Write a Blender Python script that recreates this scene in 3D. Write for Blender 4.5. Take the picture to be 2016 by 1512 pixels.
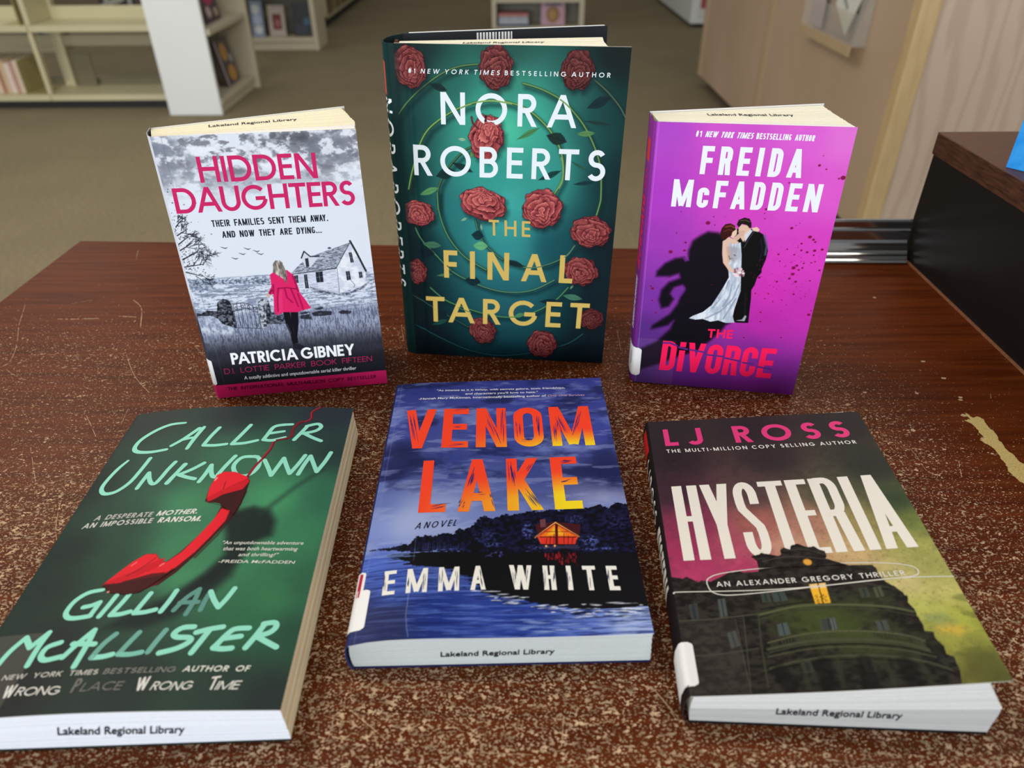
import bpy, bmesh, math, random
import numpy as np
from mathutils import Vector

for _o in list(bpy.data.objects):
    bpy.data.objects.remove(_o, do_unlink=True)
SC = bpy.context.scene
COL = SC.collection
RNG = random.Random(7)
FLOOR_Z = -0.75            # the display table top is z = 0

# ------------------------------------------------------------------ camera
PITCH, ROLL, FPX, CAM_H = 0.599636, -0.0067676, 1448.07, 0.329842
cd = bpy.data.cameras.new('camera')
cam = bpy.data.objects.new('camera', cd)
COL.objects.link(cam)
cam.location = (0, 0, CAM_H)
_f = Vector((0, math.cos(PITCH), -math.sin(PITCH)))
_u = Vector((0, math.sin(PITCH), math.cos(PITCH)))
_r = Vector((1, 0, 0))
_r2 = _r * math.cos(ROLL) + _u * math.sin(ROLL)
_u2 = _u * math.cos(ROLL) - _r * math.sin(ROLL)
from mathutils import Matrix
cam.matrix_world = Matrix(((_r2.x, _u2.x, -_f.x, 0), (_r2.y, _u2.y, -_f.y, 0),
                           (_r2.z, _u2.z, -_f.z, CAM_H), (0, 0, 0, 1)))
cd.sensor_width = 36
cd.lens = FPX / 2016 * 36
cd.clip_start = 0.02
cd.clip_end = 100
cd.dof.use_dof = True
cd.dof.focus_distance = 0.50
cd.dof.aperture_fstop = 7.5
SC.camera = cam

# ------------------------------------------------------------------ light
SC.view_settings.view_transform = 'Standard'
SC.view_settings.look = 'None'
SC.view_settings.exposure = 0.0
SC.view_settings.gamma = 1
SC.view_settings.use_curve_mapping = False
W = bpy.data.worlds.new('room_light')
SC.world = W
W.use_nodes = True
_bg = W.node_tree.nodes['Background']
_bg.inputs['Color'].default_value = (1.0, 0.97, 0.92, 1)
_bg.inputs['Strength'].default_value = 0.30


def area(name, loc, target, sx, sy, power, col):
    l = bpy.data.lights.new(name, 'AREA')
    l.shape = 'RECTANGLE'
    l.size, l.size_y = sx, sy
    l.energy = power
    l.color = col
    o = bpy.data.objects.new(name, l)
    COL.objects.link(o)
    o.location = loc
    d = Vector(target) - Vector(loc)
    o.rotation_euler = d.to_track_quat('-Z', 'Y').to_euler()
    return o


WARM = (1.0, 0.93, 0.80)
COOL = (0.90, 0.95, 1.0)
# fluorescent ceiling panels (2.7 m above the carpet) and the window wall behind the photographer
for cx, cy, pw in ((-1.2, 0.9, 23), (1.3, 0.9, 11), (-1.9, 2.5, 26), (1.0, 2.6, 13), (-3.2, 4.9, 12), (0.4, 7.0, 2)):
    area('ceiling_light', (cx, cy, 1.95), (cx, cy, -1), 1.2, 0.6, pw, WARM)
area('window_daylight', (-1.6, -4.3, 0.85), (-0.5, 0.6, 0.45), 7.5, 2.0, 300, COOL)

# ------------------------------------------------------------------ helpers


def lin(c):
    c = np.asarray(c, float)
    return np.where(c <= 0.04045, c / 12.92, ((c + 0.055) / 1.055) ** 2.4)


def rgb(r, g, b):
    return tuple(float(x) for x in lin(np.array([r, g, b]) / 255.0))


def tag(o, label=None, cat=None, group=None, kind=None):
    if label: o['label'] = label
    if cat: o['category'] = cat
    if group: o['group'] = group
    if kind: o['kind'] = kind
    return o


def empty(name, loc=(0, 0, 0), rz=0.0):
    o = bpy.data.objects.new(name, None)
    COL.objects.link(o)
    o.location = loc
    o.rotation_euler = (0, 0, rz)
    o.empty_display_size = 0.02
    return o


def link_mesh(name, me, mat, parent=None):
    o = bpy.data.objects.new(name, me)
    COL.objects.link(o)
    if mat: me.materials.append(mat)
    if parent: o.parent = parent
    return o


def mesh(name, V, F, mat, parent=None, smooth=False, col=None):
    me = bpy.data.meshes.new(name)
    me.from_pydata([tuple(map(float, v)) for v in V], [], F)
    if col is not None:
        a = me.color_attributes.new('Col', 'FLOAT_COLOR', 'POINT')
        c = np.ones((len(V), 4), np.float32)
        c[:, :3] = col
        a.data.foreach_set('color', c.ravel())
    if smooth:
        me.polygons.foreach_set('use_smooth', [True] * len(me.polygons))
    me.update()
    return link_mesh(name, me, mat, parent)


class MB:
    """collects boxes, prisms and tubes into one mesh"""
    def __init__(s): s.V = []; s.F = []
    def add(s, V, F):
        n = len(s.V); s.V += [tuple(v) for v in V]; s.F += [tuple(i + n for i in f) for f in F]; return s
    def box(s, a, b):
        x0, y0, z0 = a; x1, y1, z1 = b
        return s.hexa([(x0, y0, z0), (x1, y0, z0), (x1, y1, z0), (x0, y1, z0), (x0, y0, z1), (x1, y0, z1), (x1, y1, z1), (x0, y1, z1)])
    def hexa(s, P):
        return s.add(P, [(3, 2, 1, 0), (4, 5, 6, 7), (0, 1, 5, 4), (1, 2, 6, 5), (2, 3, 7, 6), (3, 0, 4, 7)])
    def prism(s, poly, axis, a, b):
        """poly: 2-D outline, extruded along axis from a to b"""
        n = len(poly)
        def p(q, h): return (h, q[0], q[1]) if axis == 'x' else (q[0], h, q[1]) if axis == 'y' else (q[0], q[1], h)
        V = [p(q, a) for q in poly] + [p(q, b) for q in poly]
        F = [tuple(range(n - 1, -1, -1)), tuple(range(n, 2 * n))] + [(i, (i + 1) % n, n + (i + 1) % n, n + i) for i in range(n)]
        return s.add(V, F)
    def build(s, name, mat, parent=None, bevel=0.0, smooth=False):
        o = mesh(name, s.V, s.F, mat, parent, smooth)
        bm = bmesh.new(); bm.from_mesh(o.data)
        bmesh.ops.recalc_face_normals(bm, faces=bm.faces)
        bm.to_mesh(o.data); bm.free()
        if bevel:
            m = o.modifiers.new('bevel', 'BEVEL'); m.width = bevel; m.segments = 2; m.limit_method = 'ANGLE'
        return o


# ------------------------------------------------------------------ materials
def nmat(name):
    m = bpy.data.materials.new(name)
    m.use_nodes = True
    nt = m.node_tree
    b = nt.nodes['Principled BSDF']
    return m, nt, b


def plain(name, c, rough=0.5, metal=0.0, spec=0.5, noise=0.0, nscale=30, stretch=(1, 1, 1), c2=None, bump=0.0):
    m, nt, b = nmat(name)
    b.inputs['Base Color'].default_value = (*c, 1)
    b.inputs['Roughness'].default_value = rough
    b.inputs['Metallic'].default_value = metal
    b.inputs['Specular IOR Level'].default_value = spec
    if noise or c2:
        tc = nt.nodes.new('ShaderNodeTexCoord'); mp = nt.nodes.new('ShaderNodeMapping')
        mp.inputs['Scale'].default_value = stretch
        n = nt.nodes.new('ShaderNodeTexNoise'); n.inputs['Scale'].default_value = nscale
        n.inputs['Detail'].default_value = 5
        r = nt.nodes.new('ShaderNodeValToRGB')
        r.color_ramp.elements[0].position = 0.3; r.color_ramp.elements[1].position = 0.72
        k = c2 or tuple(x * (1 - noise) for x in c)
        r.color_ramp.elements[0].color = (*k, 1); r.color_ramp.elements[1].color = (*c, 1)
        L = nt.links.new
        L(tc.outputs['Object'], mp.inputs['Vector']); L(mp.outputs['Vector'], n.inputs['Vector'])
        L(n.outputs['Fac'], r.inputs['Fac']); L(r.outputs['Color'], b.inputs['Base Color'])
        if bump:
            bp = nt.nodes.new('ShaderNodeBump'); bp.inputs['Strength'].default_value = bump
            bp.inputs['Distance'].default_value = 0.002
            L(n.outputs['Fac'], bp.inputs['Height']); L(bp.outputs['Normal'], b.inputs['Normal'])
    return m


def attr_mat(name, rough, spec, grain=0.0, gscale=900):
    m, nt, b = nmat(name)
    a = nt.nodes.new('ShaderNodeAttribute'); a.attribute_name = 'Col'
    L = nt.links.new
    if grain:
        n = nt.nodes.new('ShaderNodeTexNoise'); n.inputs['Scale'].default_value = gscale; n.inputs['Detail'].default_value = 3
        tc = nt.nodes.new('ShaderNodeTexCoord'); L(tc.outputs['Object'], n.inputs['Vector'])
        mr = nt.nodes.new('ShaderNodeMapRange')
        mr.inputs['From Min'].default_value = 0.3; mr.inputs['From Max'].default_value = 0.7
        mr.inputs['To Min'].default_value = 1 - grain; mr.inputs['To Max'].default_value = 1 + grain * 0.4
        mx = nt.nodes.new('ShaderNodeVectorMath'); mx.operation = 'MULTIPLY'
        L(n.outputs['Fac'], mr.inputs['Value']); L(a.outputs['Color'], mx.inputs[0]); L(mr.outputs['Result'], mx.inputs[1])
        L(mx.outputs['Vector'], b.inputs['Base Color'])
    else:
        L(a.outputs['Color'], b.inputs['Base Color'])
    b.inputs['Roughness'].default_value = rough
    b.inputs['Specular IOR Level'].default_value = spec
    return m


M = {}
M['cover'] = attr_mat('printed_cover', 0.48, 0.10)
M['ink'] = attr_mat('printing_ink', 0.5, 0.1)
M['paper'] = attr_mat('page_edges', 0.85, 0.1, 0.03, 500)
M['label'] = plain('label_paper', (0.84, 0.84, 0.84), 0.4)
M['steel_cream'] = plain('cream_painted_steel', rgb(205, 197, 160), 0.45, noise=0.06, nscale=4)
M['steel_grey'] = plain('grey_green_painted_steel', rgb(172, 163, 132), 0.5, noise=0.08, nscale=4)
M['panel_white'] = plain('white_laminate', rgb(232, 236, 236), 0.4, noise=0.03, nscale=3)
M['kick'] = plain('black_kick_board', rgb(30, 29, 30), 0.6, noise=0.2, nscale=8)
M['cream_melamine'] = plain('cream_melamine', rgb(205, 196, 172), 0.45, noise=0.05, nscale=5)
M['grey_back'] = plain('grey_backboard', rgb(142, 140, 126), 0.6, noise=0.08, nscale=5)
M['bookend'] = plain('tan_steel', rgb(172, 158, 108), 0.4, noise=0.06, nscale=12)
M['black'] = plain('black_melamine', rgb(26, 22, 22), 0.5, spec=0.12, noise=0.15, nscale=60)
M['black_edge'] = plain('black_edge_strip', rgb(20, 16, 15), 0.5, noise=0.1, nscale=60)
M['walnut'] = plain('walnut_laminate', rgb(104, 66, 44), 0.42, spec=0.22, c2=rgb(78, 46, 30), nscale=60, stretch=(1.2, 14, 14))
M['walnut_edge'] = plain('walnut_edge_band', rgb(90, 54, 38), 0.5, spec=0.2, c2=rgb(52, 28, 20), nscale=260, stretch=(1, 0.22, 1.5))
M['chrome'] = plain('polished_aluminium', (0.58, 0.58, 0.57), 0.13, metal=1.0, noise=0.05, nscale=60)
M['counter'] = plain('tan_counter_laminate', rgb(198, 172, 149), 0.45, c2=rgb(186, 160, 134), nscale=2.2, stretch=(1, 1, 0.6))
M['maple'] = plain('maple_edge', rgb(212, 186, 140), 0.45, c2=rgb(196, 168, 122), nscale=20, stretch=(6, 6, 0.5))
M['strip'] = plain('tan_joint_strip', rgb(190, 165, 132), 0.45, noise=0.06, nscale=20)
M['pale_oak'] = None
M['paper_white'] = plain('leaflet_paper', rgb(222, 222, 214), 0.6, noise=0.05, nscale=30)
M['paper_lilac'] = plain('lilac_paper', rgb(190, 176, 182), 0.6, noise=0.05, nscale=30)
M['grey_ink'] = plain('grey_ink', rgb(150, 152, 150), 0.6, noise=0.1, nscale=60)
M['blue'] = plain('bright_blue_cover', rgb(66, 172, 246), 0.35, c2=rgb(20, 138, 228), nscale=70)
M['clear'] = None


def clear_plastic():
    m, nt, b = nmat('clear_acrylic')
    t = nt.nodes.new('ShaderNodeBsdfTransparent'); t.inputs['Color'].default_value = (0.96, 0.95, 0.93, 1)
    b.inputs['Base Color'].default_value = (0.85, 0.83, 0.80, 1); b.inputs['Roughness'].default_value = 0.15
    mx = nt.nodes.new('ShaderNodeMixShader'); mx.inputs['Fac'].default_value = 0.16
    nt.links.new(t.outputs['BSDF'], mx.inputs[1]); nt.links.new(b.outputs['BSDF'], mx.inputs[2])
    nt.links.new(mx.outputs['Shader'], nt.nodes['Material Output'].inputs['Surface'])
    return m


M['clear'] = clear_plastic()


def wood_veneer(name, c1, c2):
    """flat-sawn veneer: wavy cathedral bands running up the panel"""
    m, nt, b = nmat(name)
    tc = nt.nodes.new('ShaderNodeTexCoord'); mp = nt.nodes.new('ShaderNodeMapping')
    mp.inputs['Scale'].default_value = (1.0, 1.0, 0.16)
    w = nt.nodes.new('ShaderNodeTexWave'); w.wave_type = 'BANDS'; w.bands_direction = 'X'
    w.inputs['Scale'].default_value = 5; w.inputs['Distortion'].default_value = 14
    w.inputs['Detail'].default_value = 3; w.inputs['Detail Scale'].default_value = 1.6
    r = nt.nodes.new('ShaderNodeValToRGB')
    r.color_ramp.elements[0].color = (*c2, 1); r.color_ramp.elements[1].color = (*c1, 1)
    r.color_ramp.elements[0].position = 0.05; r.color_ramp.elements[1].position = 0.5
    L = nt.links.new
    L(tc.outputs['Object'], mp.inputs['Vector']); L(mp.outputs['Vector'], w.inputs['Vector'])
    L(w.outputs['Fac'], r.inputs['Fac']); L(r.outputs['Color'], b.inputs['Base Color'])
    b.inputs['Roughness'].default_value = 0.45
    return m


M['pale_oak'] = wood_veneer('pale_oak_veneer', rgb(206, 184, 166), rgb(194, 171, 152))


def carpet_mat():
    m, nt, b = nmat('loop_carpet')
    tc = nt.nodes.new('ShaderNodeTexCoord')
    L = nt.links.new
    mp = nt.nodes.new('ShaderNodeMapping'); mp.inputs['Scale'].default_value = (60, 260, 60)
    n = nt.nodes.new('ShaderNodeTexNoise'); n.inputs['Scale'].default_value = 1.0; n.inputs['Detail'].default_value = 4
    n2 = nt.nodes.new('ShaderNodeTexNoise'); n2.inputs['Scale'].default_value = 3.0
    r = nt.nodes.new('ShaderNodeValToRGB')
    r.color_ramp.elements[0].color = (*rgb(112, 103, 82), 1); r.color_ramp.elements[1].color = (*rgb(150, 138, 113), 1)
    r.color_ramp.elements[0].position = 0.32; r.color_ramp.elements[1].position = 0.7
    mr = nt.nodes.new('ShaderNodeMapRange'); mr.inputs['To Min'].default_value = 0.86; mr.inputs['To Max'].default_value = 1.12
    mx = nt.nodes.new('ShaderNodeVectorMath'); mx.operation = 'MULTIPLY'
    L(tc.outputs['Object'], mp.inputs['Vector']); L(mp.outputs['Vector'], n.inputs['Vector']); L(tc.outputs['Object'], n2.inputs['Vector'])
    L(n.outputs['Fac'], r.inputs['Fac']); L(n2.outputs['Fac'], mr.inputs['Value'])
    L(r.outputs['Color'], mx.inputs[0]); L(mr.outputs['Result'], mx.inputs[1]); L(mx.outputs['Vector'], b.inputs['Base Color'])
    bp = nt.nodes.new('ShaderNodeBump'); bp.inputs['Strength'].default_value = 0.5; bp.inputs['Distance'].default_value = 0.004
    L(n.outputs['Fac'], bp.inputs['Height']); L(bp.outputs['Normal'], b.inputs['Normal'])
    b.inputs['Roughness'].default_value = 1.0
    b.inputs['Specular IOR Level'].default_value = 0.05
    return m



# ------------------------------------------------------------------ the six books: real shape of every cover (millimetres)
# corners TL TR BR BL of the front cover in the book's own frame; wrap = cross-section of the spine
BOOKS = {
    'hid': dict(o=[-227.02, 465.93, 0.0], yaw=7.98, kind='s', W=128.9, H=197.4, T=25.0, cor=[[0.43, 5.75, 197.67], [128.42, 5.73, 196.88], [129.29, 0.01, 0.45], [-0.44, -0.01, -0.41]]),
    'nor': dict(o=[-80.07, 529.31, 0.0], yaw=-6.742, kind='s', W=158.2, H=239.9, T=25.0, cor=[[0.5, 9.27, 239.81], [159.74, 9.26, 239.56], [155.71, 0.02, 0.51], [-0.71, -0.02, -0.6]]),
    'div': dict(o=[94.88, 483.9, 0.0], yaw=-8.751, kind='s', W=124.1, H=200.7, T=25.0, cor=[[-0.45, 5.69, 200.12], [123.68, 5.71, 200.81], [123.85, -0.02, -0.77], [1.71, 0.02, 0.62]]),
    'cal': dict(o=[-254.08, 184.52, 0.0], yaw=1.767, kind='l', W=149.8, H=227.8, T=23.9, cor=[[0.3, 227.32, 23.93], [149.78, 228.04, 24.65], [149.77, 0.16, 24.65], [0.0, 0.0, 23.93]]),
    'ven': dict(o=[-81.76, 226.94, 0.0], yaw=1.012, kind='l', W=151.0, H=225.2, T=19.9, cor=[[1.0, 225.69, 19.93], [151.84, 227.03, 22.54], [151.07, 0.38, 22.53], [0.13, -1.31, 19.92]]),
    'hys': dict(o=[82.39, 196.86, 0.0], yaw=-2.901, kind='l', W=136.5, H=201.3, T=22.6, cor=[[0.04, 204.9, 22.61], [135.26, 198.71, 40.18], [135.73, 1.1, 40.24], [-2.18, -0.96, 22.32]]),
}
WRAP = {
    'hid': [(0, 0), (-2.2, 3), (-4.6, 10), (-5.5, 22)],
    'nor': [(0, 0), (-4, 0.6), (-8, 3), (-11, 11), (-11, 22), (-8, 31), (-3.5, 37.5)],
    'div': [(0, 0), (-2.0, 1.6), (-3.4, 6), (-4.2, 14), (-4.6, 23.4)],
    'cal': [(0, 0), (-1.6, -1.6), (-2.6, -8), (-2.4, -17), (0, -23.6)],
    'ven': [(0, 0), (-1.6, -2), (-2.4, -8), (-1.8, -15), (0, -19.5)],
    'hys': [(0, 0), (-1.2, -1.2), (-2.2, -7), (-1.8, -15), (0.4, -22)],
}


def S(b, uv):
    """point of a book's wrap-around cover: u from the spine fold, v up from the foot (mm); u < 0 runs round the spine"""
    uv = np.atleast_2d(np.asarray(uv, float))
    B = BOOKS[b]; TL, TR, BR, BL = [np.array(c, float) for c in B['cor']]
    s = (np.maximum(uv[:, 0], 0) / B['W'])[:, None]; t = (uv[:, 1] / B['H'])[:, None]
    P = (1 - s) * (1 - t) * BL + s * (1 - t) * BR + s * t * TR + (1 - s) * t * TL
    s = s[:, 0]; t = t[:, 0]
    if b == 'cal':
        P[:, 2] += 4.8 * np.sin(np.pi * np.clip(s, 0, 1) ** 0.8) * (0.75 + 0.25 * t)
    if b == 'ven':
        P[:, 2] += 4.6 * (s / 0.24) * np.exp(1 - s / 0.24) * (1 - np.clip(s, 0, 1)) * (1.0 - 0.75 * t)
    if b == 'hys':
        P[:, 2] += -1.5 * np.sin(np.pi * np.clip(s, 0, 1)) * (1 - t)
    if b == 'nor':
        P[:, 1] += 0.8 * np.exp(-((s * B['W'] - 9) / 2.2) ** 2)
    neg = uv[:, 0] < 0
    if neg.any():
        w = np.array(WRAP[b], float); L = np.r_[0, np.cumsum(np.hypot(*np.diff(w, axis=0).T))]
        d = -uv[neg, 0]
        a = np.interp(d, L, w[:, 0]); c = np.interp(d, L, w[:, 1])
        P[neg, 0] += a
        P[neg, 1 if B['kind'] == 's' else 2] += c
    return P


def wraplen(b):
    w = np.array(WRAP[b], float)
    return float(np.hypot(*np.diff(w, axis=0).T).sum())


def Nrm(b, uv):
    uv = np.atleast_2d(np.asarray(uv, float))
    e = 0.2
    du = S(b, uv + [e, 0]) - S(b, uv - [e, 0]); dv = S(b, uv + [0, e]) - S(b, uv - [0, e])
    n = np.cross(du, dv)
    return n / np.linalg.norm(n, axis=1)[:, None]


def Soff(b, uv, h):
    return S(b, uv) + Nrm(b, uv) * (np.asarray(h, float).reshape(-1, 1) if np.ndim(h) else h)



# ------------------------------------------------------------------ painting of printed artwork on a fine grid of vertices
def vnoise(x, y, seed=0):
    xi = np.floor(x).astype(np.int64); yi = np.floor(y).astype(np.int64)
    fx = x - xi; fy = y - yi
    fx = fx * fx * (3 - 2 * fx); fy = fy * fy * (3 - 2 * fy)
    def h(a, b):
        n = (a * 374761393 + b * 668265263 + seed * 1442695041) & 0x7fffffff
        n = ((n ^ (n >> 13)) * 1274126177) & 0x7fffffff
        return ((n ^ (n >> 16)) & 0xffff) / 65535.0
    return (h(xi, yi) * (1 - fx) + h(xi + 1, yi) * fx) * (1 - fy) + (h(xi, yi + 1) * (1 - fx) + h(xi + 1, yi + 1) * fx) * fy


def fbm(x, y, seed=0, oct=4):
    s = 0; a = 0.5; t = 0
    for k in range(oct):
        s = s + a * vnoise(x * 2 ** k, y * 2 ** k, seed + k * 17); t += a; a *= 0.55
    return s / t


def sm(a, b, x):
    t = np.clip((x - a) / (b - a), 0, 1)
    return t * t * (3 - 2 * t)


def col255(c): return np.array(c, float) / 255.0


class Paint:
    """colours (sRGB 0..1) over u, v in millimetres"""
    def __init__(s, u0, u1, v0, v1, pitch):
        s.nu = int(math.ceil((u1 - u0) / pitch)) + 1; s.nv = int(math.ceil((v1 - v0) / pitch)) + 1
        s.u = np.linspace(u0, u1, s.nu); s.v = np.linspace(v0, v1, s.nv)
        s.U, s.Vv = np.meshgrid(s.u, s.v)
        s.C = np.zeros((s.nv, s.nu, 3))
        s.clipmask = None
    def fill(s, c): s.C[:] = col255(c)
    def mix(s, mask, c, sl=None):
        C = s.C if sl is None else s.C[sl]
        c = c if isinstance(c, np.ndarray) and c.ndim == 3 else col255(c)
        C[:] = C * (1 - mask[..., None]) + c * mask[..., None]
    def win(s, x0, x1, y0, y1):
        i0, i1 = np.searchsorted(s.u, [x0, x1]); j0, j1 = np.searchsorted(s.v, [y0, y1])
        return (slice(max(j0 - 1, 0), min(j1 + 1, s.nv)), slice(max(i0 - 1, 0), min(i1 + 1, s.nu)))
    def gradpts(s, pts, power=2.0):
        """smooth blend of colours given at points: [(u, v, (r, g, b)), ...]"""
        w = 0; c = 0
        for (u, v, k) in pts:
            d = 1.0 / ((s.U - u) ** 2 + (s.Vv - v) ** 2 + 60) ** (power / 2)
            w = w + d; c = c + d[..., None] * col255(k)
        s.C[:] = c / w[..., None]
    def poly(s, P, c, soft=0.25, a=1.0, wob=0.0, wsc=1.0, tex=None, seed=3):
        P = np.array(P, float)[:, :2]; m = soft * 2 + wob * 2 + 0.6
        sl = s.win(P[:, 0].min() - m, P[:, 0].max() + m, P[:, 1].min() - m, P[:, 1].max() + m)
        X = s.U[sl]; Y = s.Vv[sl]
        if X.size == 0: return
        d = np.full(X.shape, 1e18); ins = np.zeros(X.shape, bool)
        n = len(P)
        for i in range(n):
            x0, y0 = P[i]; x1, y1 = P[(i + 1) % n]
            ex, ey = x1 - x0, y1 - y0
            L = ex * ex + ey * ey + 1e-12
            t = np.clip(((X - x0) * ex + (Y - y0) * ey) / L, 0, 1)
            d = np.minimum(d, (X - x0 - t * ex) ** 2 + (Y - y0 - t * ey) ** 2)
            if abs(ey) > 1e-12:
                cr = ((y0 > Y) != (y1 > Y)) & (X < ex * (Y - y0) / ey + x0)
                ins ^= cr
        d = np.sqrt(d); d = np.where(ins, d, -d)
        if wob: d = d + wob * 2 * (fbm(X * wsc, Y * wsc, seed) - 0.5)
        mask = sm(-soft, soft, d) * a
        if tex is not None:
            lo, hi, sx, sy = tex
            f = sm(0.3, 0.7, fbm(X * sx, Y * sy, seed + 5))[..., None]
            s.mix(mask, col255(lo) * (1 - f) + col255(hi) * f, sl)
        else:
            s.mix(mask, c, sl)
    def line(s, P, w, c, soft=0.2, a=1.0):
        """polyline; a third value per point scales the width"""
        P = [tuple(p) for p in P]
        W_ = np.array([p[2] if len(p) > 2 else 1.0 for p in P]) * w / 2
        Q = np.array([p[:2] for p in P], float); m = W_.max() + soft * 2 + 0.5
        sl = s.win(Q[:, 0].min() - m, Q[:, 0].max() + m, Q[:, 1].min() - m, Q[:, 1].max() + m)
        X = s.U[sl]; Y = s.Vv[sl]
        if X.size == 0: return
        d = np.full(X.shape, -1e9)
        for i in range(len(Q) - 1):
            x0, y0 = Q[i]; ex, ey = Q[i + 1] - Q[i]; L = ex * ex + ey * ey + 1e-12
            t = np.clip(((X - x0) * ex + (Y - y0) * ey) / L, 0, 1)
            d = np.maximum(d, W_[i] * (1 - t) + W_[i + 1] * t - np.hypot(X - x0 - t * ex, Y - y0 - t * ey))
        s.mix(sm(-soft, soft, d) * a, c, sl)
    def blob(s, cx, cy, rx, ry, c, soft=0.3, a=1.0, rot=0.0):
        R = max(rx, ry) * (1 + soft) + 0.5
        sl = s.win(cx - R, cx + R, cy - R, cy + R)
        X = s.U[sl] - cx; Y = s.Vv[sl] - cy
        if X.size == 0: return
        k, q = math.cos(rot), math.sin(rot)
        d = np.hypot((X * k + Y * q) / rx, (-X * q + Y * k) / ry)
        s.mix((1 - sm(1 - soft, 1 + soft, d)) * a, c, sl)
    def cloud(s, c, lo, hi, sx, sy, seed, a=1.0, region=None):
        f = sm(lo, hi, fbm(s.U * sx, s.Vv * sy, seed, 5)) * a
        if region is not None: f = f * region
        s.mix(f, c)


def bez(P, n=10):
    """smooth curve through points (Catmull-Rom)"""
    P = [tuple(p) for p in P]
    Q = [P[0]] + P + [P[-1]]
    out = []
    for i in range(1, len(Q) - 2):
        p0, p1, p2, p3 = [np.array(q[:2], float) for q in Q[i - 1:i + 3]]
        w1 = Q[i][2] if len(Q[i]) > 2 else 1.0; w2 = Q[i + 1][2] if len(Q[i + 1]) > 2 else 1.0
        for k in range(n):
            t = k / n
            q = 0.5 * (2 * p1 + (p2 - p0) * t + (2 * p0 - 5 * p1 + 4 * p2 - p3) * t * t + (-p0 + 3 * p1 - 3 * p2 + p3) * t ** 3)
            out.append((q[0], q[1], w1 * (1 - t) + w2 * t))
    out.append((Q[-2][0], Q[-2][1], Q[-2][2] if len(Q[-2]) > 2 else 1.0))
    return out


def painted_sheet(name, b, pt, parent, thick=0.5, back=(238, 236, 228), mat='cover'):
    """the painted grid bent to the book's shape, with a plain inner face and edges"""
    nu, nv = pt.nu, pt.nv
    uv = np.stack([pt.U.ravel(), pt.Vv.ravel()], 1)
    P = S(b, uv)
    col = np.maximum(lin(np.clip(pt.C.reshape(-1, 3), 0, 1)) - 0.006, 0.0015)
    iu = np.unique(np.linspace(0, nu - 1, 16).astype(int)); iv = np.unique(np.linspace(0, nv - 1, 10).astype(int))
    bu, bv = np.meshgrid(pt.u[iu], pt.v[iv])
    uvb = np.stack([bu.ravel(), bv.ravel()], 1)
    Pb = S(b, uvb) - Nrm(b, uvb) * thick
    V = np.vstack([P, Pb]) / 1000.0
    idx = np.arange(nu * nv).reshape(nv, nu)
    F = np.stack([idx[:-1, :-1], idx[:-1, 1:], idx[1:, 1:], idx[1:, :-1]], -1).reshape(-1, 4)
    n0 = nu * nv; mu, mv = len(iu), len(iv)
    ib = (np.arange(mu * mv).reshape(mv, mu) + n0)
    Fb = np.stack([ib[:-1, :-1], ib[1:, :-1], ib[1:, 1:], ib[:-1, 1:]], -1).reshape(-1, 4)
    E = []
    for a in range(mu - 1):
        E.append((idx[0, iu[a]], ib[0, a], ib[0, a + 1], idx[0, iu[a + 1]]))
        E.append((idx[-1, iu[a + 1]], ib[-1, a + 1], ib[-1, a], idx[-1, iu[a]]))
    for a in range(mv - 1):
        E.append((idx[iv[a + 1], 0], ib[a + 1, 0], ib[a, 0], idx[iv[a], 0]))
        E.append((idx[iv[a], -1], ib[a, -1], ib[a + 1, -1], idx[iv[a + 1], -1]))
    F = np.vstack([F, Fb, np.array(E)])
    me = bpy.data.meshes.new(name)
    me.vertices.add(len(V)); me.vertices.foreach_set('co', V.astype(np.float32).ravel())
    me.loops.add(F.size); me.loops.foreach_set('vertex_index', F.astype(np.int32).ravel())
    me.polygons.add(len(F)); me.polygons.foreach_set('loop_start', np.arange(0, F.size, 4, dtype=np.int32))
    try: me.polygons.foreach_set('loop_total', np.full(len(F), 4, np.int32))
    except Exception: pass
    me.update(calc_edges=True)
    a = me.color_attributes.new('Col', 'FLOAT_COLOR', 'POINT')
    c = np.ones((len(V), 4), np.float32); c[:n0, :3] = col; c[n0:, :3] = lin(col255(back))
    a.data.foreach_set('color', c.ravel())
    sm_ = np.zeros(len(F), bool); sm_[:(nu - 1) * (nv - 1)] = True
    me.polygons.foreach_set('use_smooth', sm_)
    me.validate()
    return link_mesh(name, me, M[mat], parent)


# ------------------------------------------------------------------ lettering drawn with a pen of constant width
def arc(cx, cy, rx, ry, a0, a1, n=18):
    return ('A', cx, cy, rx, ry, a0, a1, n)


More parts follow.
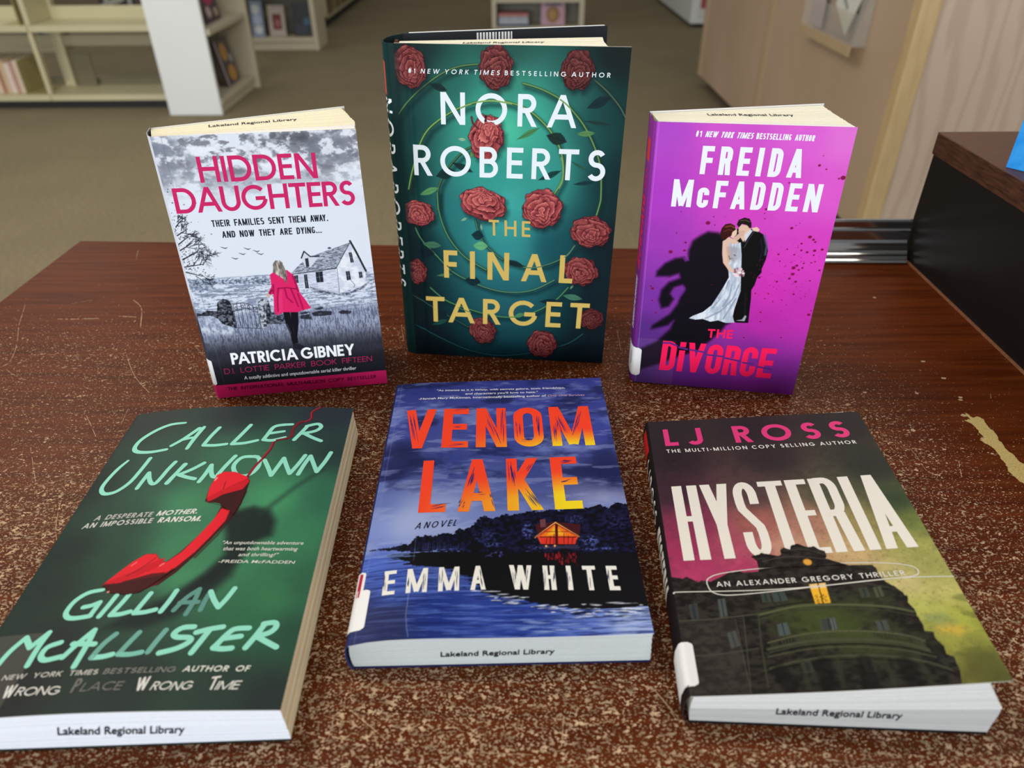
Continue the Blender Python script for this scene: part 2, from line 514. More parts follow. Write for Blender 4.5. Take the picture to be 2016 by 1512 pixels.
GL = {
    'A': (.92, [('d', (0, 0), (.5, 1)), ('d', (1, 0), (.5, 1)), ('l', (.2, .30), (.8, .30))]),
    'B': (.60, [('v', 0, 0, 1), ('p', [(0, 1), arc(.50, .77, .42, .23, 90, -90), (0, .54)]), ('p', [(0, .54), arc(.52, .27, .48, .27, 90, -90), (0, 0)])]),
    'C': (.86, [('p', [arc(.58, .5, .58, .5, 46, 314, 30)])]),
    'D': (.80, [('v', 0, 0, 1), ('p', [(0, 1), arc(.42, .5, .58, .5, 90, -90, 24), (0, 0)])]),
    'E': (.52, [('v', 0, 0, 1), ('h', 1, 0, 1), ('h', .52, 0, .94), ('h', 0, 0, 1)]),
    'F': (.50, [('v', 0, 0, 1), ('h', 1, 0, 1), ('h', .50, 0, .94)]),
    'G': (.98, [('p', [arc(.5, .5, .5, .5, 42, 350, 32)]), ('l', (.55, .46), (1.0, .46))]),
    'H': (.74, [('v', 0, 0, 1), ('v', 1, 0, 1), ('h', .53, 0, 1)]),
    'I': (0, [('v', .5, 0, 1)]),
    'J': (.42, [('p', [(1, 1.08), arc(.40, .26, .60, .26, 0, -150)])]),
    'K': (.66, [('v', 0, 0, 1), ('d', (.03, .40), (.93, 1)), ('d', (1.02, 0), (.28, .58))]),
    'L': (.48, [('v', 0, 0, 1), ('h', 0, 0, 1)]),
    'M': (.94, [('v', 0, 0, 1), ('v', 1, 0, 1), ('d', (.02, 1), (.5, .04)), ('d', (.98, 1), (.5, .04))]),
    'N': (.78, [('v', 0, 0, 1), ('v', 1, 0, 1), ('d', (.02, 1), (.98, 0))]),
    'O': (1.0, [('p', [arc(.5, .5, .5, .5, 0, 360, 44)])]),
    'P': (.58, [('v', 0, 0, 1), ('p', [(0, 1), arc(.48, .74, .52, .26, 90, -90), (0, .48)])]),
    'Q': (1.0, [('p', [arc(.5, .5, .5, .5, 0, 360, 44)]), ('d', (.55, .35), (1, 0))]),
    'R': (.60, [('v', 0, 0, 1), ('p', [(0, 1), arc(.48, .75, .46, .25, 90, -90), (0, .5)]), ('d', (1.02, 0), (.42, .5))]),
    'S': (.58, [('p', [arc(.5, .76, .45, .24, 30, 262, 22), arc(.5, .26, .5, .26, 82, -150, 22)])]),
    'T': (.64, [('h', 1, 0, 1), ('v', .5, 0, 1)]),
    'U': (.72, [('p', [(0, 1.08), arc(.5, .36, .5, .36, 180, 360, 24), (1, 1.08)])]),
    'V': (.88, [('d', (0, 1), (.5, 0)), ('d', (1, 1), (.5, 0))]),
    'W': (1.25, [('d', (0, 1), (.27, 0)), ('d', (.5, 1), (.27, 0)), ('d', (.5, 1), (.73, 0)), ('d', (1, 1), (.73, 0))]),
    'X': (.74, [('d', (0, 1), (1, 0)), ('d', (0, 0), (1, 1))]),
    'Y': (.78, [('d', (0, 1), (.5, .42)), ('d', (1, 1), (.5, .42)), ('v', .5, 0, .46)]),
    'Z': (.62, [('h', 1, 0, 1), ('h', 0, 0, 1), ('d', (.04, 0), (.96, 1))]),
    'c': (.56, [('p', [arc(.54, .34, .54, .34, 46, 314, 24)])]),
    'i': (0, [('v', .5, 0, .72), ('v', .5, .84, 1)]),
    '1': (.26, [('v', 1, 0, 1), ('l', (0, .80), (.9, 1))]),
    '#': (.62, [('d', (.12, 0), (.42, 1)), ('d', (.60, 0), (.90, 1)), ('h', .66, .05, 1), ('h', .32, 0, .95)]),
    '.': (0, [('v', .5, 0, -1)]),
    '-': (.32, [('h', .42, 0, 1)]),
}
# narrow poster alphabet: straight sides, tight corners
NARROW = {
    'S': (.5, [('p', [(1, .70), arc(.5, .84, .5, .16, 0, 180, 14), (0, .72), (.06, .63), (.5, .5), (.94, .37), (1, .28), arc(.5, .16, .5, .16, 0, -180, 14), (0, .30)])]),
    'O': (.5, [('p', [(1, .5), arc(.5, .80, .5, .20, 0, 180, 14), arc(.5, .20, .5, .20, 180, 360, 14), (1, .5)])]),
    'C': (.5, [('p', [(1, .66), arc(.5, .82, .5, .18, 0, 180, 14), arc(.5, .18, .5, .18, 180, 360, 14), (1, .34)])]),
    'G': (.5, [('p', [(1, .68), arc(.5, .82, .5, .18, 0, 180, 14), arc(.5, .18, .5, .18, 180, 360, 14), (1, .46)]), ('l', (.5, .46), (1, .46))]),
    'D': (.5, [('v', 0, 0, 1), ('p', [(0, 1), arc(.5, .80, .5, .20, 90, 0, 8), arc(.5, .20, .5, .20, 0, -90, 8), (0, 0)])]),
    'R': (.5, [('v', 0, 0, 1), ('p', [(0, 1), arc(.55, .86, .45, .14, 90, 0, 8), arc(.55, .64, .45, .14, 0, -90, 8), (0, .5)]), ('d', (1.0, 0), (.80, .50))]),
    'B': (.5, [('v', 0, 0, 1), ('p', [(0, 1), arc(.55, .86, .40, .14, 90, 0, 8), arc(.55, .66, .40, .14, 0, -90, 8), (0, .52)]), ('p', [(0, .52), arc(.55, .38, .45, .14, 90, 0, 8), arc(.55, .14, .45, .14, 0, -90, 8), (0, 0)])]),
    'U': (.5, [('p', [(0, 1.08), arc(.5, .20, .5, .20, 180, 360, 14), (1, 1.08)])]),
    'A': (.54, [('d', (0, 0), (.5, 1)), ('d', (1, 0), (.5, 1)), ('l', (.2, .22), (.8, .22))]),
    'c': (.42, [('p', [(1, .46), arc(.5, .56, .5, .12, 0, 180, 12), arc(.5, .12, .5, .12, 180, 360, 12), (1, .24)])]),
}
KERN = {('A', 'T'): -.16, ('T', 'A'): -.16, ('A', 'V'): -.18, ('V', 'A'): -.18, ('P', 'A'): -.14, ('L', 'T'): -.12, ('F', 'A'): -.1,
        ('A', 'Y'): -.16, ('Y', 'A'): -.14, ('W', 'A'): -.14, ('A', 'W'): -.14, ('R', 'T'): -.04, ('T', 'O'): -.05, ('D', 'A'): -.05, ('A', 'U'): -.04}


def clip_poly(P, lo, hi):
    for s, lim in ((1, lo), (-1, -hi)):
        out = []
        for i in range(len(P)):
            a, c = P[i], P[(i + 1) % len(P)]
            da, dc = s * a[1] - lim, s * c[1] - lim
            if da >= 0: out.append(a)
            if (da >= 0) != (dc >= 0):
                t = da / (da - dc); out.append((a[0] + (c[0] - a[0]) * t, a[1] + (c[1] - a[1]) * t))
        P = out
        if len(P) < 3: return []
    return P


DEBUG = False


class Ink:
    """flat printed shapes, collected in a surface's (u, v) millimetres with one colour per point"""
    def __init__(s): s.V = []; s.F = []; s.H = []; s.K = []; s.k = 0
    def poly(s, pts, c, layer=None):
        n = len(s.V)
        s.V += [tuple(p[:2]) for p in pts]; s.F.append(tuple(range(n, n + len(pts))))
        s.H += [0.10 + 0.0012 * (s.k if layer is None else layer)] * len(pts)
        s.K += [c(p) if callable(c) else c for p in pts]
    def next(s): s.k += 1
    def ribbon(s, pts, w, c, xf=lambda p: p, clip=None, caps=False, seg=3.0):
        """pts in letter space; xf maps letter space to (u, v)"""
        s.next()
        Q = []
        ws = [(p[2] if len(p) > 2 else 1.0) * w / 2 for p in pts]
        R = [np.array(p[:2], float) for p in pts]
        P2 = [R[0]]; W2 = [ws[0]]
        for i in range(1, len(R)):
            L = np.linalg.norm(R[i] - R[i - 1]); k = max(1, int(math.ceil(L / seg)))
            for j in range(1, k + 1):
                P2.append(R[i - 1] + (R[i] - R[i - 1]) * j / k); W2.append(ws[i - 1] + (ws[i] - ws[i - 1]) * j / k)
        n = len(P2)
        closed = n > 3 and np.linalg.norm(P2[0] - P2[-1]) < 1e-6
        Lf, Rt = [], []
        for i in range(n):
            if closed and i in (0, n - 1): a, c2 = P2[-2], P2[1]
            else: a, c2 = P2[max(i - 1, 0)], P2[min(i + 1, n - 1)]
            b0 = P2[i]
            d1 = b0 - a if (i > 0 or closed) else c2 - b0
            d2 = c2 - b0 if (i < n - 1 or closed) else b0 - a
            d1 = d1 / (np.linalg.norm(d1) + 1e-9); d2 = d2 / (np.linalg.norm(d2) + 1e-9)
            t = d1 + d2; t = t / (np.linalg.norm(t) + 1e-9)
            nn = np.array([-t[1], t[0]]); k = 1.0 / max(0.5, abs(nn @ np.array([-d1[1], d1[0]])))
            Lf.append(b0 + nn * W2[i] * k); Rt.append(b0 - nn * W2[i] * k)
        cc = (lambda q: c(q)) if callable(c) else c
        for i in range(n - 1):
            q = [tuple(Rt[i]), tuple(Rt[i + 1]), tuple(Lf[i + 1]), tuple(Lf[i])]
            if clip: q = clip_poly(q, *clip)
            if len(q) >= 3: s.poly([xf(p) for p in q], cc)
        if caps:
            for e, d in ((0, P2[0] - P2[1]), (n - 1, P2[-1] - P2[-2])):
                a0 = math.atan2(d[1], d[0])
                q = [P2[e] + W2[e] * np.array([math.cos(a0 + t), math.sin(a0 + t)]) for t in np.linspace(-1.57, 1.57, 7)]
                s.poly([xf(tuple(p)) for p in q], cc)
    def text(s, txt, L, R, T, c, t=0.15, tr=0.2, geo=2.0, widths=None, space=0.45, slant=None, hmul=1.0, eq=None, narrow=False, tf=None, jitter=0.0):
        """txt from baseline start L to end R; T = top-left of the capitals; t pen width and tr tracking in cap heights"""
        L = np.array(L[:2], float); R = np.array(R[:2], float); T = np.array(T[:2], float)
        e1 = R - L; Wd = np.linalg.norm(e1); e1 /= Wd
        e2 = T - L; Hh = np.linalg.norm(e2); e2 /= Hh
        e2 = e2
        tw = tf * Wd if tf else t * Hh
        def wd(ch): return (widths or {}).get(ch, (eq if (eq and GL[ch][0]) else GL[ch][0]))
        rigid = 0.0; flex = 0.0
        for i, ch in enumerate(txt):
            if ch == ' ': flex += space * Hh
            elif wd(ch) == 0: rigid += tw * (1.15 if ch in 'Ii.' else 1)
            else: flex += wd(ch) * Hh
            if i < len(txt) - 1 and ch != ' ' and txt[i + 1] != ' ':
                rigid += tr * Hh
                flex += (0 if narrow else 1) * KERN.get((ch, txt[i + 1]), 0) * Hh
        ws = (Wd - rigid) / flex if flex > 0 else 1.0
        if DEBUG: print('TEXT', txt, 'W %.1f H %.1f pen %.2f ws %.2f' % (Wd, Hh, tw, ws))
        x = 0.0
        rr = random.Random(len(txt) * 7 + int(Wd * 10))
        for i, ch in enumerate(txt):
            if ch == ' ':
                x += space * Hh * ws; continue
            w = wd(ch) * Hh * ws if wd(ch) else tw * (1.15 if ch in 'Ii.' else 1)
            dy = rr.uniform(-jitter, jitter) * Hh
            sl = slant(i) if callable(slant) else (slant or 0.0)
            xf = lambda p, x=x, dy=dy, sl=sl: tuple(L + e1 * (x + p[0] + sl * p[1]) + e2 * (p[1] + dy))
            s.glyph(ch, w, Hh, tw, 2.0 if narrow else geo, c(i) if (callable(c) and getattr(c, 'per', 0)) else c, xf, hmul, narrow)
            x += w
            if i < len(txt) - 1 and txt[i + 1] != ' ':
                x += tr * Hh + (0 if narrow else 1) * KERN.get((ch, txt[i + 1]), 0) * Hh * ws
        return ws
    def glyph(s, ch, w, H, t, geo, c, xf, hmul, narrow=False):
        ht = t * hmul
        ix = lambda a: t / 2 + a * (w - t)
        iy = lambda a: ht / 2 + a * (H - ht)
        cl = (lambda p: c(xf(p))) if callable(c) else c
        col = c
        for st in (NARROW.get(ch) if narrow and ch in NARROW else GL[ch])[1]:
            if st[0] == 'v':
                x = ix(st[1]) if w > t * 1.3 else w / 2
                y0, y1 = st[2] * H, (st[3] * H if st[3] >= 0 else t * 1.1)
                s.ribbon([(x, y0), (x, y1)], t, col, xf)
            elif st[0] == 'h':
                y = iy(st[1]); s.ribbon([(st[2] * w, y), (st[3] * w, y)], ht, col, xf)
            elif st[0] == 'l':
                s.ribbon([(ix(st[1][0]), iy(st[1][1])), (ix(st[2][0]), iy(st[2][1]))], ht, col, xf)
            elif st[0] == 'd':
                a = np.array([ix(st[1][0]), st[1][1] * H]); b = np.array([ix(st[2][0]), st[2][1] * H])
                d = (b - a) / (np.linalg.norm(b - a) + 1e-9)
                s.ribbon([tuple(a - d * t * 0.9 * (st[1][1] in (0, 1))), tuple(b + d * t * 0.9 * (st[2][1] in (0, 1)))], t * (0.96), col, xf, clip=(0, H))
            elif st[0] == 'p':
                pts = []
                for q in st[1]:
                    if q[0] == 'A':
                        _, cx, cy, rx, ry, a0, a1, n = q
                        for k in range(n + 1):
                            a = math.radians(a0 + (a1 - a0) * k / n); ca, sa = math.cos(a), math.sin(a)
                            e = 2.0 / geo
                            px = math.copysign(abs(ca) ** e, ca); py = math.copysign(abs(sa) ** e, sa)
                            pts.append((ix(cx + rx * px), iy(cy + ry * py)))
                    else:
                        yy = iy(q[1]) if q[1] <= 1 else H
                        pts.append((ix(q[0]), yy))
                s.ribbon(pts, (t + ht) / 2, col, xf, seg=2.0)
    def small(s, txt, L, R, T, c, bold=0.0, shear=0.0):
        """running text in the built-in typeface, fitted between L and R with capitals as tall as |T - L|"""
        L = np.array(L[:2], float); R = np.array(R[:2], float); T = np.array(T[:2], float)
        V, F, capH = font_mesh(txt, bold)
        if not len(V): return
        e1 = R - L; Wd = np.linalg.norm(e1); e1 /= Wd
        e2 = T - L; Hh = np.linalg.norm(e2); e2 /= Hh
        x0, x1 = V[:, 0].min(), V[:, 0].max()
        s.next(); n = len(s.V)
        for p in V:
            y = p[1] / capH * Hh
            s.V.append(tuple(L + e1 * ((p[0] - x0) / (x1 - x0) * Wd + shear * y) + e2 * y))
            s.H.append(0.10 + 0.0012 * s.k); s.K.append(c)
        s.F += [tuple(i + n for i in f) for f in F]
    def build(s, name, parent, place, up=0.0, mat='ink'):
        uv = np.array(s.V); P = place(uv, np.array(s.H) + up) / 1000.0
        c = np.array([lin(col255(k)) for k in s.K])
        return mesh(name, P, s.F, M[mat], parent, col=np.maximum(c - 0.004, 0.0015))
    def on(s, name, parent, b, up=0.0):
        return s.build(name, parent, lambda uv, h: Soff(b, uv, h), up)


_FM = {}


def font_mesh(txt, bold=0.0):
    def conv(t):
        cu = bpy.data.curves.new('line', 'FONT'); cu.body = t; cu.size = 1.0; cu.resolution_u = 3; cu.offset = bold
        o = bpy.data.objects.new('line', cu); COL.objects.link(o)
        dg = bpy.context.evaluated_depsgraph_get(); dg.update()
        me = o.evaluated_get(dg).to_mesh()
        V = np.array([v.co[:2] for v in me.vertices]); F = [tuple(p.vertices) for p in me.polygons]
        o.evaluated_get(dg).to_mesh_clear()
        bpy.data.objects.remove(o); bpy.data.curves.remove(cu)
        return V, F
    if 'H' not in _FM: _FM['H'] = conv('H')[0][:, 1].max()
    V, F = conv(txt)
    return V, F, _FM['H']


# ------------------------------------------------------------------ page blocks
def page_quads(V, F, K, pts, c):
    n = len(V); V += pts; F.append(tuple(range(n, n + len(pts)))); K += [c] * len(pts)


def page_block_lying(b, parent, name, n, xr, y0, y1, tint, seed, x0=0.8, fore=None):
    """a stack of thin leaves under the cover; the leaves' edges differ a little, as cut and handled paper does"""
    r = random.Random(seed); V, F, K = [], [], []
    B = BOOKS[b]
    us = np.linspace(0, 1, 14)
    def zt(x, y):
        return S(b, np.stack([np.clip(x, 0, None), y], 1))[:, 2] - 0.7
    for k in range(n):
        f0, f1 = k / n, (k + 1) / n
        xe = xr(f0) + r.uniform(-.22, .22); ya = y0 + r.uniform(-.10, .10); yb = y1 + r.uniform(-.1, .1)
        xa = x0 + 1.0 * (2 * abs((f0 + f1) / 2 - .5)) ** 2 - 1.2
        xs = xa + (xe - xa) * us
        rows = []
        for y, sgn in ((ya, 0), (yb, 1)):
            top = zt(xs, np.full_like(xs, y))
            rows.append([(xs, y, 0.6 + (top - 0.6) * f0), (xs, y, 0.6 + (top - 0.6) * f1)])
        sh = r.uniform(-5, 3) + (24 if (b == 'hys' and f0 > .46) else 0)  # lifted upper leaves of this block painted brighter, as if catching light
        cn = [lin(col255(np.array(t) + sh)) for t in tint]
        P = lambda q, i: (q[0][i], q[1], q[2][i])
        for i in range(len(us) - 1):
            lo, hi = rows[0]
            page_quads(V, F, K, [P(lo, i), P(lo, i + 1), P(hi, i + 1), P(hi, i)], cn[0])
            lo2, hi2 = rows[1]
            page_quads(V, F, K, [P(lo2, i + 1), P(lo2, i), P(hi2, i), P(hi2, i + 1)], cn[0])
            page_quads(V, F, K, [P(hi, i), P(hi, i + 1), P(hi2, i + 1), P(hi2, i)], cn[2])
        page_quads(V, F, K, [P(rows[0][0], -1), P(rows[1][0], -1), P(rows[1][1], -1), P(rows[0][1], -1)], cn[1])
        page_quads(V, F, K, [P(rows[1][0], 0), P(rows[0][0], 0), P(rows[0][1], 0), P(rows[1][1], 0)], cn[1])
    return mesh(name, np.array(V) / 1000, F, M['paper'], parent, col=np.array(K))


def page_block_fan(b, parent, name, n, spine0, spine1, fore, zt, zb, lean, tint, seed):
    """leaves fanned between the two covers of a book standing open on its foot"""
    r = random.Random(seed); V, F, K = [], [], []
    fx = np.array(fore, float); L = np.r_[0, np.cumsum(np.hypot(*np.diff(fx, axis=0).T))]; L /= L[-1]
    def pt(a, side, rr):
        if side == 0: return np.array(spine0) * (1 - a) + np.array(spine1) * a
        return np.array([np.interp(a, L, fx[:, 0]) + rr, np.interp(a, L, fx[:, 1])])
    cx = BOOKS[b]['cor']; shx = cx[3][0] - cx[0][0]
    def at(q, z): return (q[0] + shx * (1 - z / zt) * (1 - q[0] / BOOKS[b]['W']), q[1] - lean * (1 - z / zt), z)
    for k in range(n):
        a0, a1 = k / n, (k + 1) / n - 0.0008
        rr = r.uniform(-.25, .25); z1 = zt + r.uniform(-.12, .12)
        A, Bq, C_, D = pt(a0, 0, 0), pt(a0, 1, rr), pt(a1, 1, rr), pt(a1, 0, 0)
        sh = r.uniform(-4, 3)
        c = lin(np.clip(col255(np.array(tint[0] if a0 < 0.14 else tint[1]) + sh), 0, 1)); ce = lin(col255(np.array(tint[2]) + sh))
        top = [at(q, z1) for q in (A, Bq, C_, D)]; bot = [at(q, zb) for q in (A, Bq, C_, D)]
        page_quads(V, F, K, top, c)
        page_quads(V, F, K, bot[::-1], c)
        for i in range(4):
            j = (i + 1) % 4
            page_quads(V, F, K, [bot[i], bot[j], top[j], top[i]], ce)
    return mesh(name, np.array(V) / 1000, F, M['paper'], parent, col=np.array(K))


def stamp_text(parent, place, L, R, T, c=(40, 40, 52)):
    """the owner's ink stamp on the page edges"""
    k = Ink()
    k.small('Lakeland Regional Library', L, R, T, c, bold=0.012)
    return k.build('library_stamp', parent, place)


def patch(name, b, u0, u1, v0, v1, r, h, mat, parent, col=None, nu=14, nv=24):
    """a rounded label bent over cover and spine"""
    V = []; F = []
    us = np.linspace(u0, u1, nu); vs = np.linspace(v0, v1, nv)
    pts = []
    for v in vs:
        dv = min(v - v0, v1 - v)
        cut = r - math.sqrt(max(0.0, r * r - (r - dv) ** 2)) if dv < r else 0.0
        for u in us:
            t = (u - u0) / (u1 - u0)
            pts.append((u0 + t * (u1 - cut - u0), v))
    P = Soff(b, np.array(pts), h) / 1000
    F = [(j * nu + i, j * nu + i + 1, (j + 1) * nu + i + 1, (j + 1) * nu + i) for j in range(nv - 1) for i in range(nu - 1)]
    return mesh(name, P, F, M[mat] if isinstance(mat, str) else mat, parent, smooth=True)


def spine_and_back(b, root, paint_spine, back_col, back_pts, back_name='back_cover'):
    Lw = wraplen(b)
    pt = Paint(-Lw, 0.0, 0, BOOKS[b]['H'], 0.5)
    paint_spine(pt)
    sp = painted_sheet('spine', b, pt, root, thick=0.45)
    return sp


def overlay(name, b, pt, poly, h, parent, wob=0.0):
    """the part of a cover picture that is printed over the lettering"""
    m = Paint.__new__(Paint); m.u, m.v, m.U, m.Vv, m.nu, m.nv = pt.u, pt.v, pt.U, pt.Vv, pt.nu, pt.nv
    m.C = np.zeros(pt.C.shape); m.poly(poly, (255, 255, 255), .2, 1, wob, .8)
    keep = m.C[..., 0] > .5
    fk = keep[:-1, :-1] & keep[1:, :-1] & keep[:-1, 1:] & keep[1:, 1:]
    idx = np.arange(pt.nu * pt.nv).reshape(pt.nv, pt.nu)
    F = np.stack([idx[:-1, :-1][fk], idx[:-1, 1:][fk], idx[1:, 1:][fk], idx[1:, :-1][fk]], 1)
    used = np.unique(F); mp = np.full(pt.nu * pt.nv, -1); mp[used] = np.arange(len(used))
    uv = np.stack([pt.U.ravel(), pt.Vv.ravel()], 1)[used]
    c = np.maximum(lin(np.clip(pt.C.reshape(-1, 3)[used], 0, 1)) - .006, .0015)
    return mesh(name, Soff(b, uv, h) / 1000, [tuple(int(x) for x in f) for f in mp[F]], M['cover'], parent, True, col=c)



# ================================================================== BOOK: HIDDEN DAUGHTERS (standing, left)
def book_root(b, label):
    B = BOOKS[b]
    r = empty('book', [v / 1000 for v in B['o']], math.radians(B['yaw']))
    r.location.z = 0.0004
    return tag(r, label, 'book')


def standing_back(b, root, col, x1, y1, thick=0.5, lean=5.7, H=None, inner=(240, 238, 230)):
    """splayed back cover of a standing book, leaning like the front"""
    B = BOOKS[b]; H = H or B['H']; w = WRAP[b][-1]
    bl = np.array([w[0], w[1]]); d = np.array([x1, y1 - lean]) - bl; d /= np.linalg.norm(d); nn = np.array([-d[1], d[0]])
    e = np.array([x1, y1 - lean])
    q = [bl, e, e + nn * thick, bl + nn * thick]
    x_top = B['cor'][0][0]; x_foot = B['cor'][3][0]
    V = [(p[0] + (x_foot if i in (0, 3) else 0), p[1], 0.0) for i, p in enumerate(q)] + [(p[0] + (x_top if i in (0, 3) else 0), p[1] + lean, H) for i, p in enumerate(q)]
    F = [(3, 2, 1, 0), (4, 5, 6, 7), (0, 1, 5, 4), (1, 2, 6, 5), (2, 3, 7, 6), (3, 0, 4, 7)]
    Vd = []; Fd = []; K = []
    for i, f in enumerate(F):
        c = lin(col255(inner if i == 2 else col)); page_quads(Vd, Fd, K, [V[j] for j in f], c)
    return mesh('back_cover', np.array(Vd) / 1000, Fd, M['ink'], root, col=np.array(K))


def art_hidden(p):
    r = random.Random(3)
    U, Vv = p.U, p.Vv
    H = BOOKS['hid']['H']
    p.fill((226, 233, 244))
    vy = Vv / H
    p.mix(sm(0.52, 0.42, vy) * 0.35, (200, 212, 232))
    top = sm(0.72, 0.97, vy)
    f = fbm(U * 0.06, Vv * 0.10, 11, 6)
    p.mix(sm(0.46, 0.64, f) * top * 0.95, (122, 126, 138))
    p.mix(sm(0.50, 0.62, fbm(U * 0.16, Vv * 0.26, 15, 5)) * sm(.76, .95, vy) * .7, (96, 98, 108))
    p.mix(sm(0.60, 0.78, fbm(U * 0.06 + 4, Vv * 0.10, 5, 5)) * sm(0.78, 0.98, vy), (78, 80, 90))
    for (q, rx, ry, c, a) in (([(9.8,181.6)][0], 17, 13, (140, 146, 160), .8), ([(116.2,185.1)][0], 22, 13, (122, 128, 142), .85), ([(86.9,194.4)][0], 12, 4, (84, 86, 94), .8), ([(3.0,191.4)][0], 9, 14, (128, 134, 148), .7)):
        p.mix((1 - sm(0.5, 1.25, np.hypot((U - q[0]) / rx, (Vv - q[1]) / ry) + 0.9 * (fbm(U * .16, Vv * .16, 8) - .5))) * a, c)
    p.mix(sm(0.50, 0.66, fbm(U * 0.13, Vv * 0.18, 21, 5)) * top * .9, (238, 242, 250))
    # far fields
    hz = [(3.2,99.3),(116.3,94.8)]
    h0 = hz[0][1]
    fld = sm(h0 + 1, h0 - 1, Vv)
    streak = fbm(U * 0.10, Vv * 0.9, 31, 5)
    p.mix(fld, (218, 226, 242))
    p.mix(fld * sm(0.50, 0.66, streak) * .75, (120, 132, 156))
    p.mix(fld * sm(.56, .66, fbm(U * .5, Vv * 1.3, 35, 4)) * .6, (96, 106, 130))
    p.poly([(-0.1,99.6),(11.8,99.4),(28.6,97.6),(39.0,97.6),(54.7,97.4),(54.6,92.5),(27.9,94.1),(10.7,94.4),(0.3,94.2)], None, .6, .85, 1.2, .5, ((70, 82, 104), (190, 202, 222), .9, 1.2))
    p.poly([(0.0,94.7),(8.3,95.1),(15.6,93.0),(18.3,89.9),(1.1,90.3)], None, 1.0, .8, 1, .5, ((96, 108, 132), (190, 200, 220), .8, .6))
    p.line([(1.1,93.7),(18.1,88.9),(31.8,87.8),(52.7,86.7)], 1.0, (110, 122, 148), .6, .6)
    # near grass
    g = [(1.5,72.8),(70.1,62.7)]
    gm = sm(g[0][1] + 3, g[0][1] - 8, Vv + 5 * (fbm(U * .12, Vv * .12, 41) - .5))
    fib = fbm(U * 1.6, Vv * 0.30, 51, 4)
    p.mix(gm * .85, (150, 160, 186))
    p.mix(gm * sm(0.40, 0.68, fib) * .8, (84, 90, 112))
    p.mix(gm * sm(0.62, 0.8, fbm(U * 1.9, Vv * .35, 57)) * .7, (206, 212, 228))
    d0 = [(11.6,58.5),(6.8,36.4)]
    p.mix(sm(d0[0][1], d0[1][1], Vv) * (0.88 + .1 * fib), (44, 45, 54))
    d1 = [(7.3,29.8)][0]
    p.mix(sm(d1[1] + 6, d1[1] - 4, Vv) * .8, (34, 35, 42))
    # pale bank by the wall
    p.poly([(0.5,64.7),(6.9,69.7),(15.3,67.5),(23.9,57.4),(19.5,53.5),(0.4,56.3)], None, 1.5, .75, 1, .3, ((140, 150, 176), (220, 228, 242), .6, .4))
    # dry-stone wall
    p.poly([(-0.8,73.5),(3.2,72.6),(8.1,75.0),(14.8,73.7),(13.5,67.6),(10.6,70.5),(-0.8,70.7)], None, .3, 1, .6, .9, ((30, 32, 40), (92, 98, 112), .6, .8))
    p.poly([(51.4,70.1),(60.9,67.7),(70.2,63.8),(69.4,58.6),(59.5,59.4),(49.7,60.3)], None, .4, .95, .6, .8, ((38, 40, 50), (120, 128, 146), .7, 1.2))
    for q in ([(71.4,65.2),(78.8,66.2),(79.9,61.3),(71.9,62.6)], [(80.2,66.6),(85.5,68.2),(95.4,66.8),(94.0,63.8),(81.2,64.1)], [(99.4,66.0),(103.7,67.4),(109.2,65.7),(107.8,63.7),(101.4,64.2)], [(83.1,70.5),(88.7,71.1),(89.3,69.4),(83.8,69.1)], [(70.7,66.9),(75.6,68.5),(79.1,67.7),(76.1,66.2)]):
        p.poly(q, (44, 46, 56), .3, .95, .4, 1.0)
    for k in range(70):
        q = [(71.1,63.7),(129.0,61.8),(108.7,77.2),(126.5,80.9)]
        x = r.uniform(q[0][0], q[1][0]); y = r.uniform(q[0][1] - 2, q[2][1] + 6)
        p.line([(x, y), (x + r.uniform(1, 5), y + r.uniform(-.3, .3))], r.uniform(.3, .8), (112, 124, 150), .3, .6)
    # gate pillars and gate
    p.poly([(16.1,80.6),(20.4,83.3),(24.4,81.5),(25.6,76.8),(25.5,67.6),(25.1,58.8),(16.2,63.3),(12.9,68.7)], None, .3, 1, .3, 1, ((28, 29, 36), (116, 122, 136), .7, .8))
    p.poly([(43.9,79.9),(48.1,81.0),(51.7,80.3),(51.7,70.6),(49.2,60.4),(43.1,56.7),(43.0,68.2)], None, .3, 1, .3, 1, ((60, 64, 76), (196, 202, 214), .8, .8))
    p.poly([(49.7,77.9),(52.1,74.6),(49.7,60.3),(46.4,59.6)], None, .4, .8, .3, 1, ((22, 23, 30), (90, 94, 108), .8, .8))
    for q in ([(26.3,77.8),(30.0,78.7),(33.6,79.2),(37.7,77.6),(39.9,75.1),(42.6,74.2)], [(25.4,72.8),(29.8,73.6),(33.6,74.6),(37.0,73.8),(39.3,71.8),(42.2,70.7)], [(24.8,59.6),(34.0,58.3),(42.3,57.0)]):
        p.line(q, .42, (42, 44, 54), .15)
    for k in range(7):
        a, c = [(26.4,77.8),(42.6,74.2)], [(25.5,59.8),(42.3,57.2)]
        t = k / 6
        p.line([(a[0][0] * (1 - t) + a[1][0] * t, a[0][1] * (1 - t) + a[1][1] * t + (2.2 if 0 < k < 6 else 1)), (c[0][0] * (1 - t) + c[1][0] * t, c[0][1] * (1 - t) + c[1][1] * t)], .36, (46, 48, 58), .12)
    for q in [(27.9,75.1),(32.6,76.2),(36.8,75.4),(40.9,73.5)]:
        p.blob(q[0], q[1], 1.0, 1.2, (50, 52, 62), .3); p.blob(q[0], q[1], .55, .7, (205, 212, 228), .3)
    # house
    p.poly([(72.0,98.6),(103.4,101.4),(102.3,80.9),(81.9,86.2),(72.5,85.9)], None, .2, 1, 0, 1, ((186, 194, 214), (224, 230, 242), .3, 1.4))
    p.poly([(102.5,101.1),(115.4,121.0),(123.4,97.4),(121.9,86.8),(103.0,81.1)], None, .2, 1, 0, 1, ((206, 214, 230), (238, 242, 250), .25, .4))
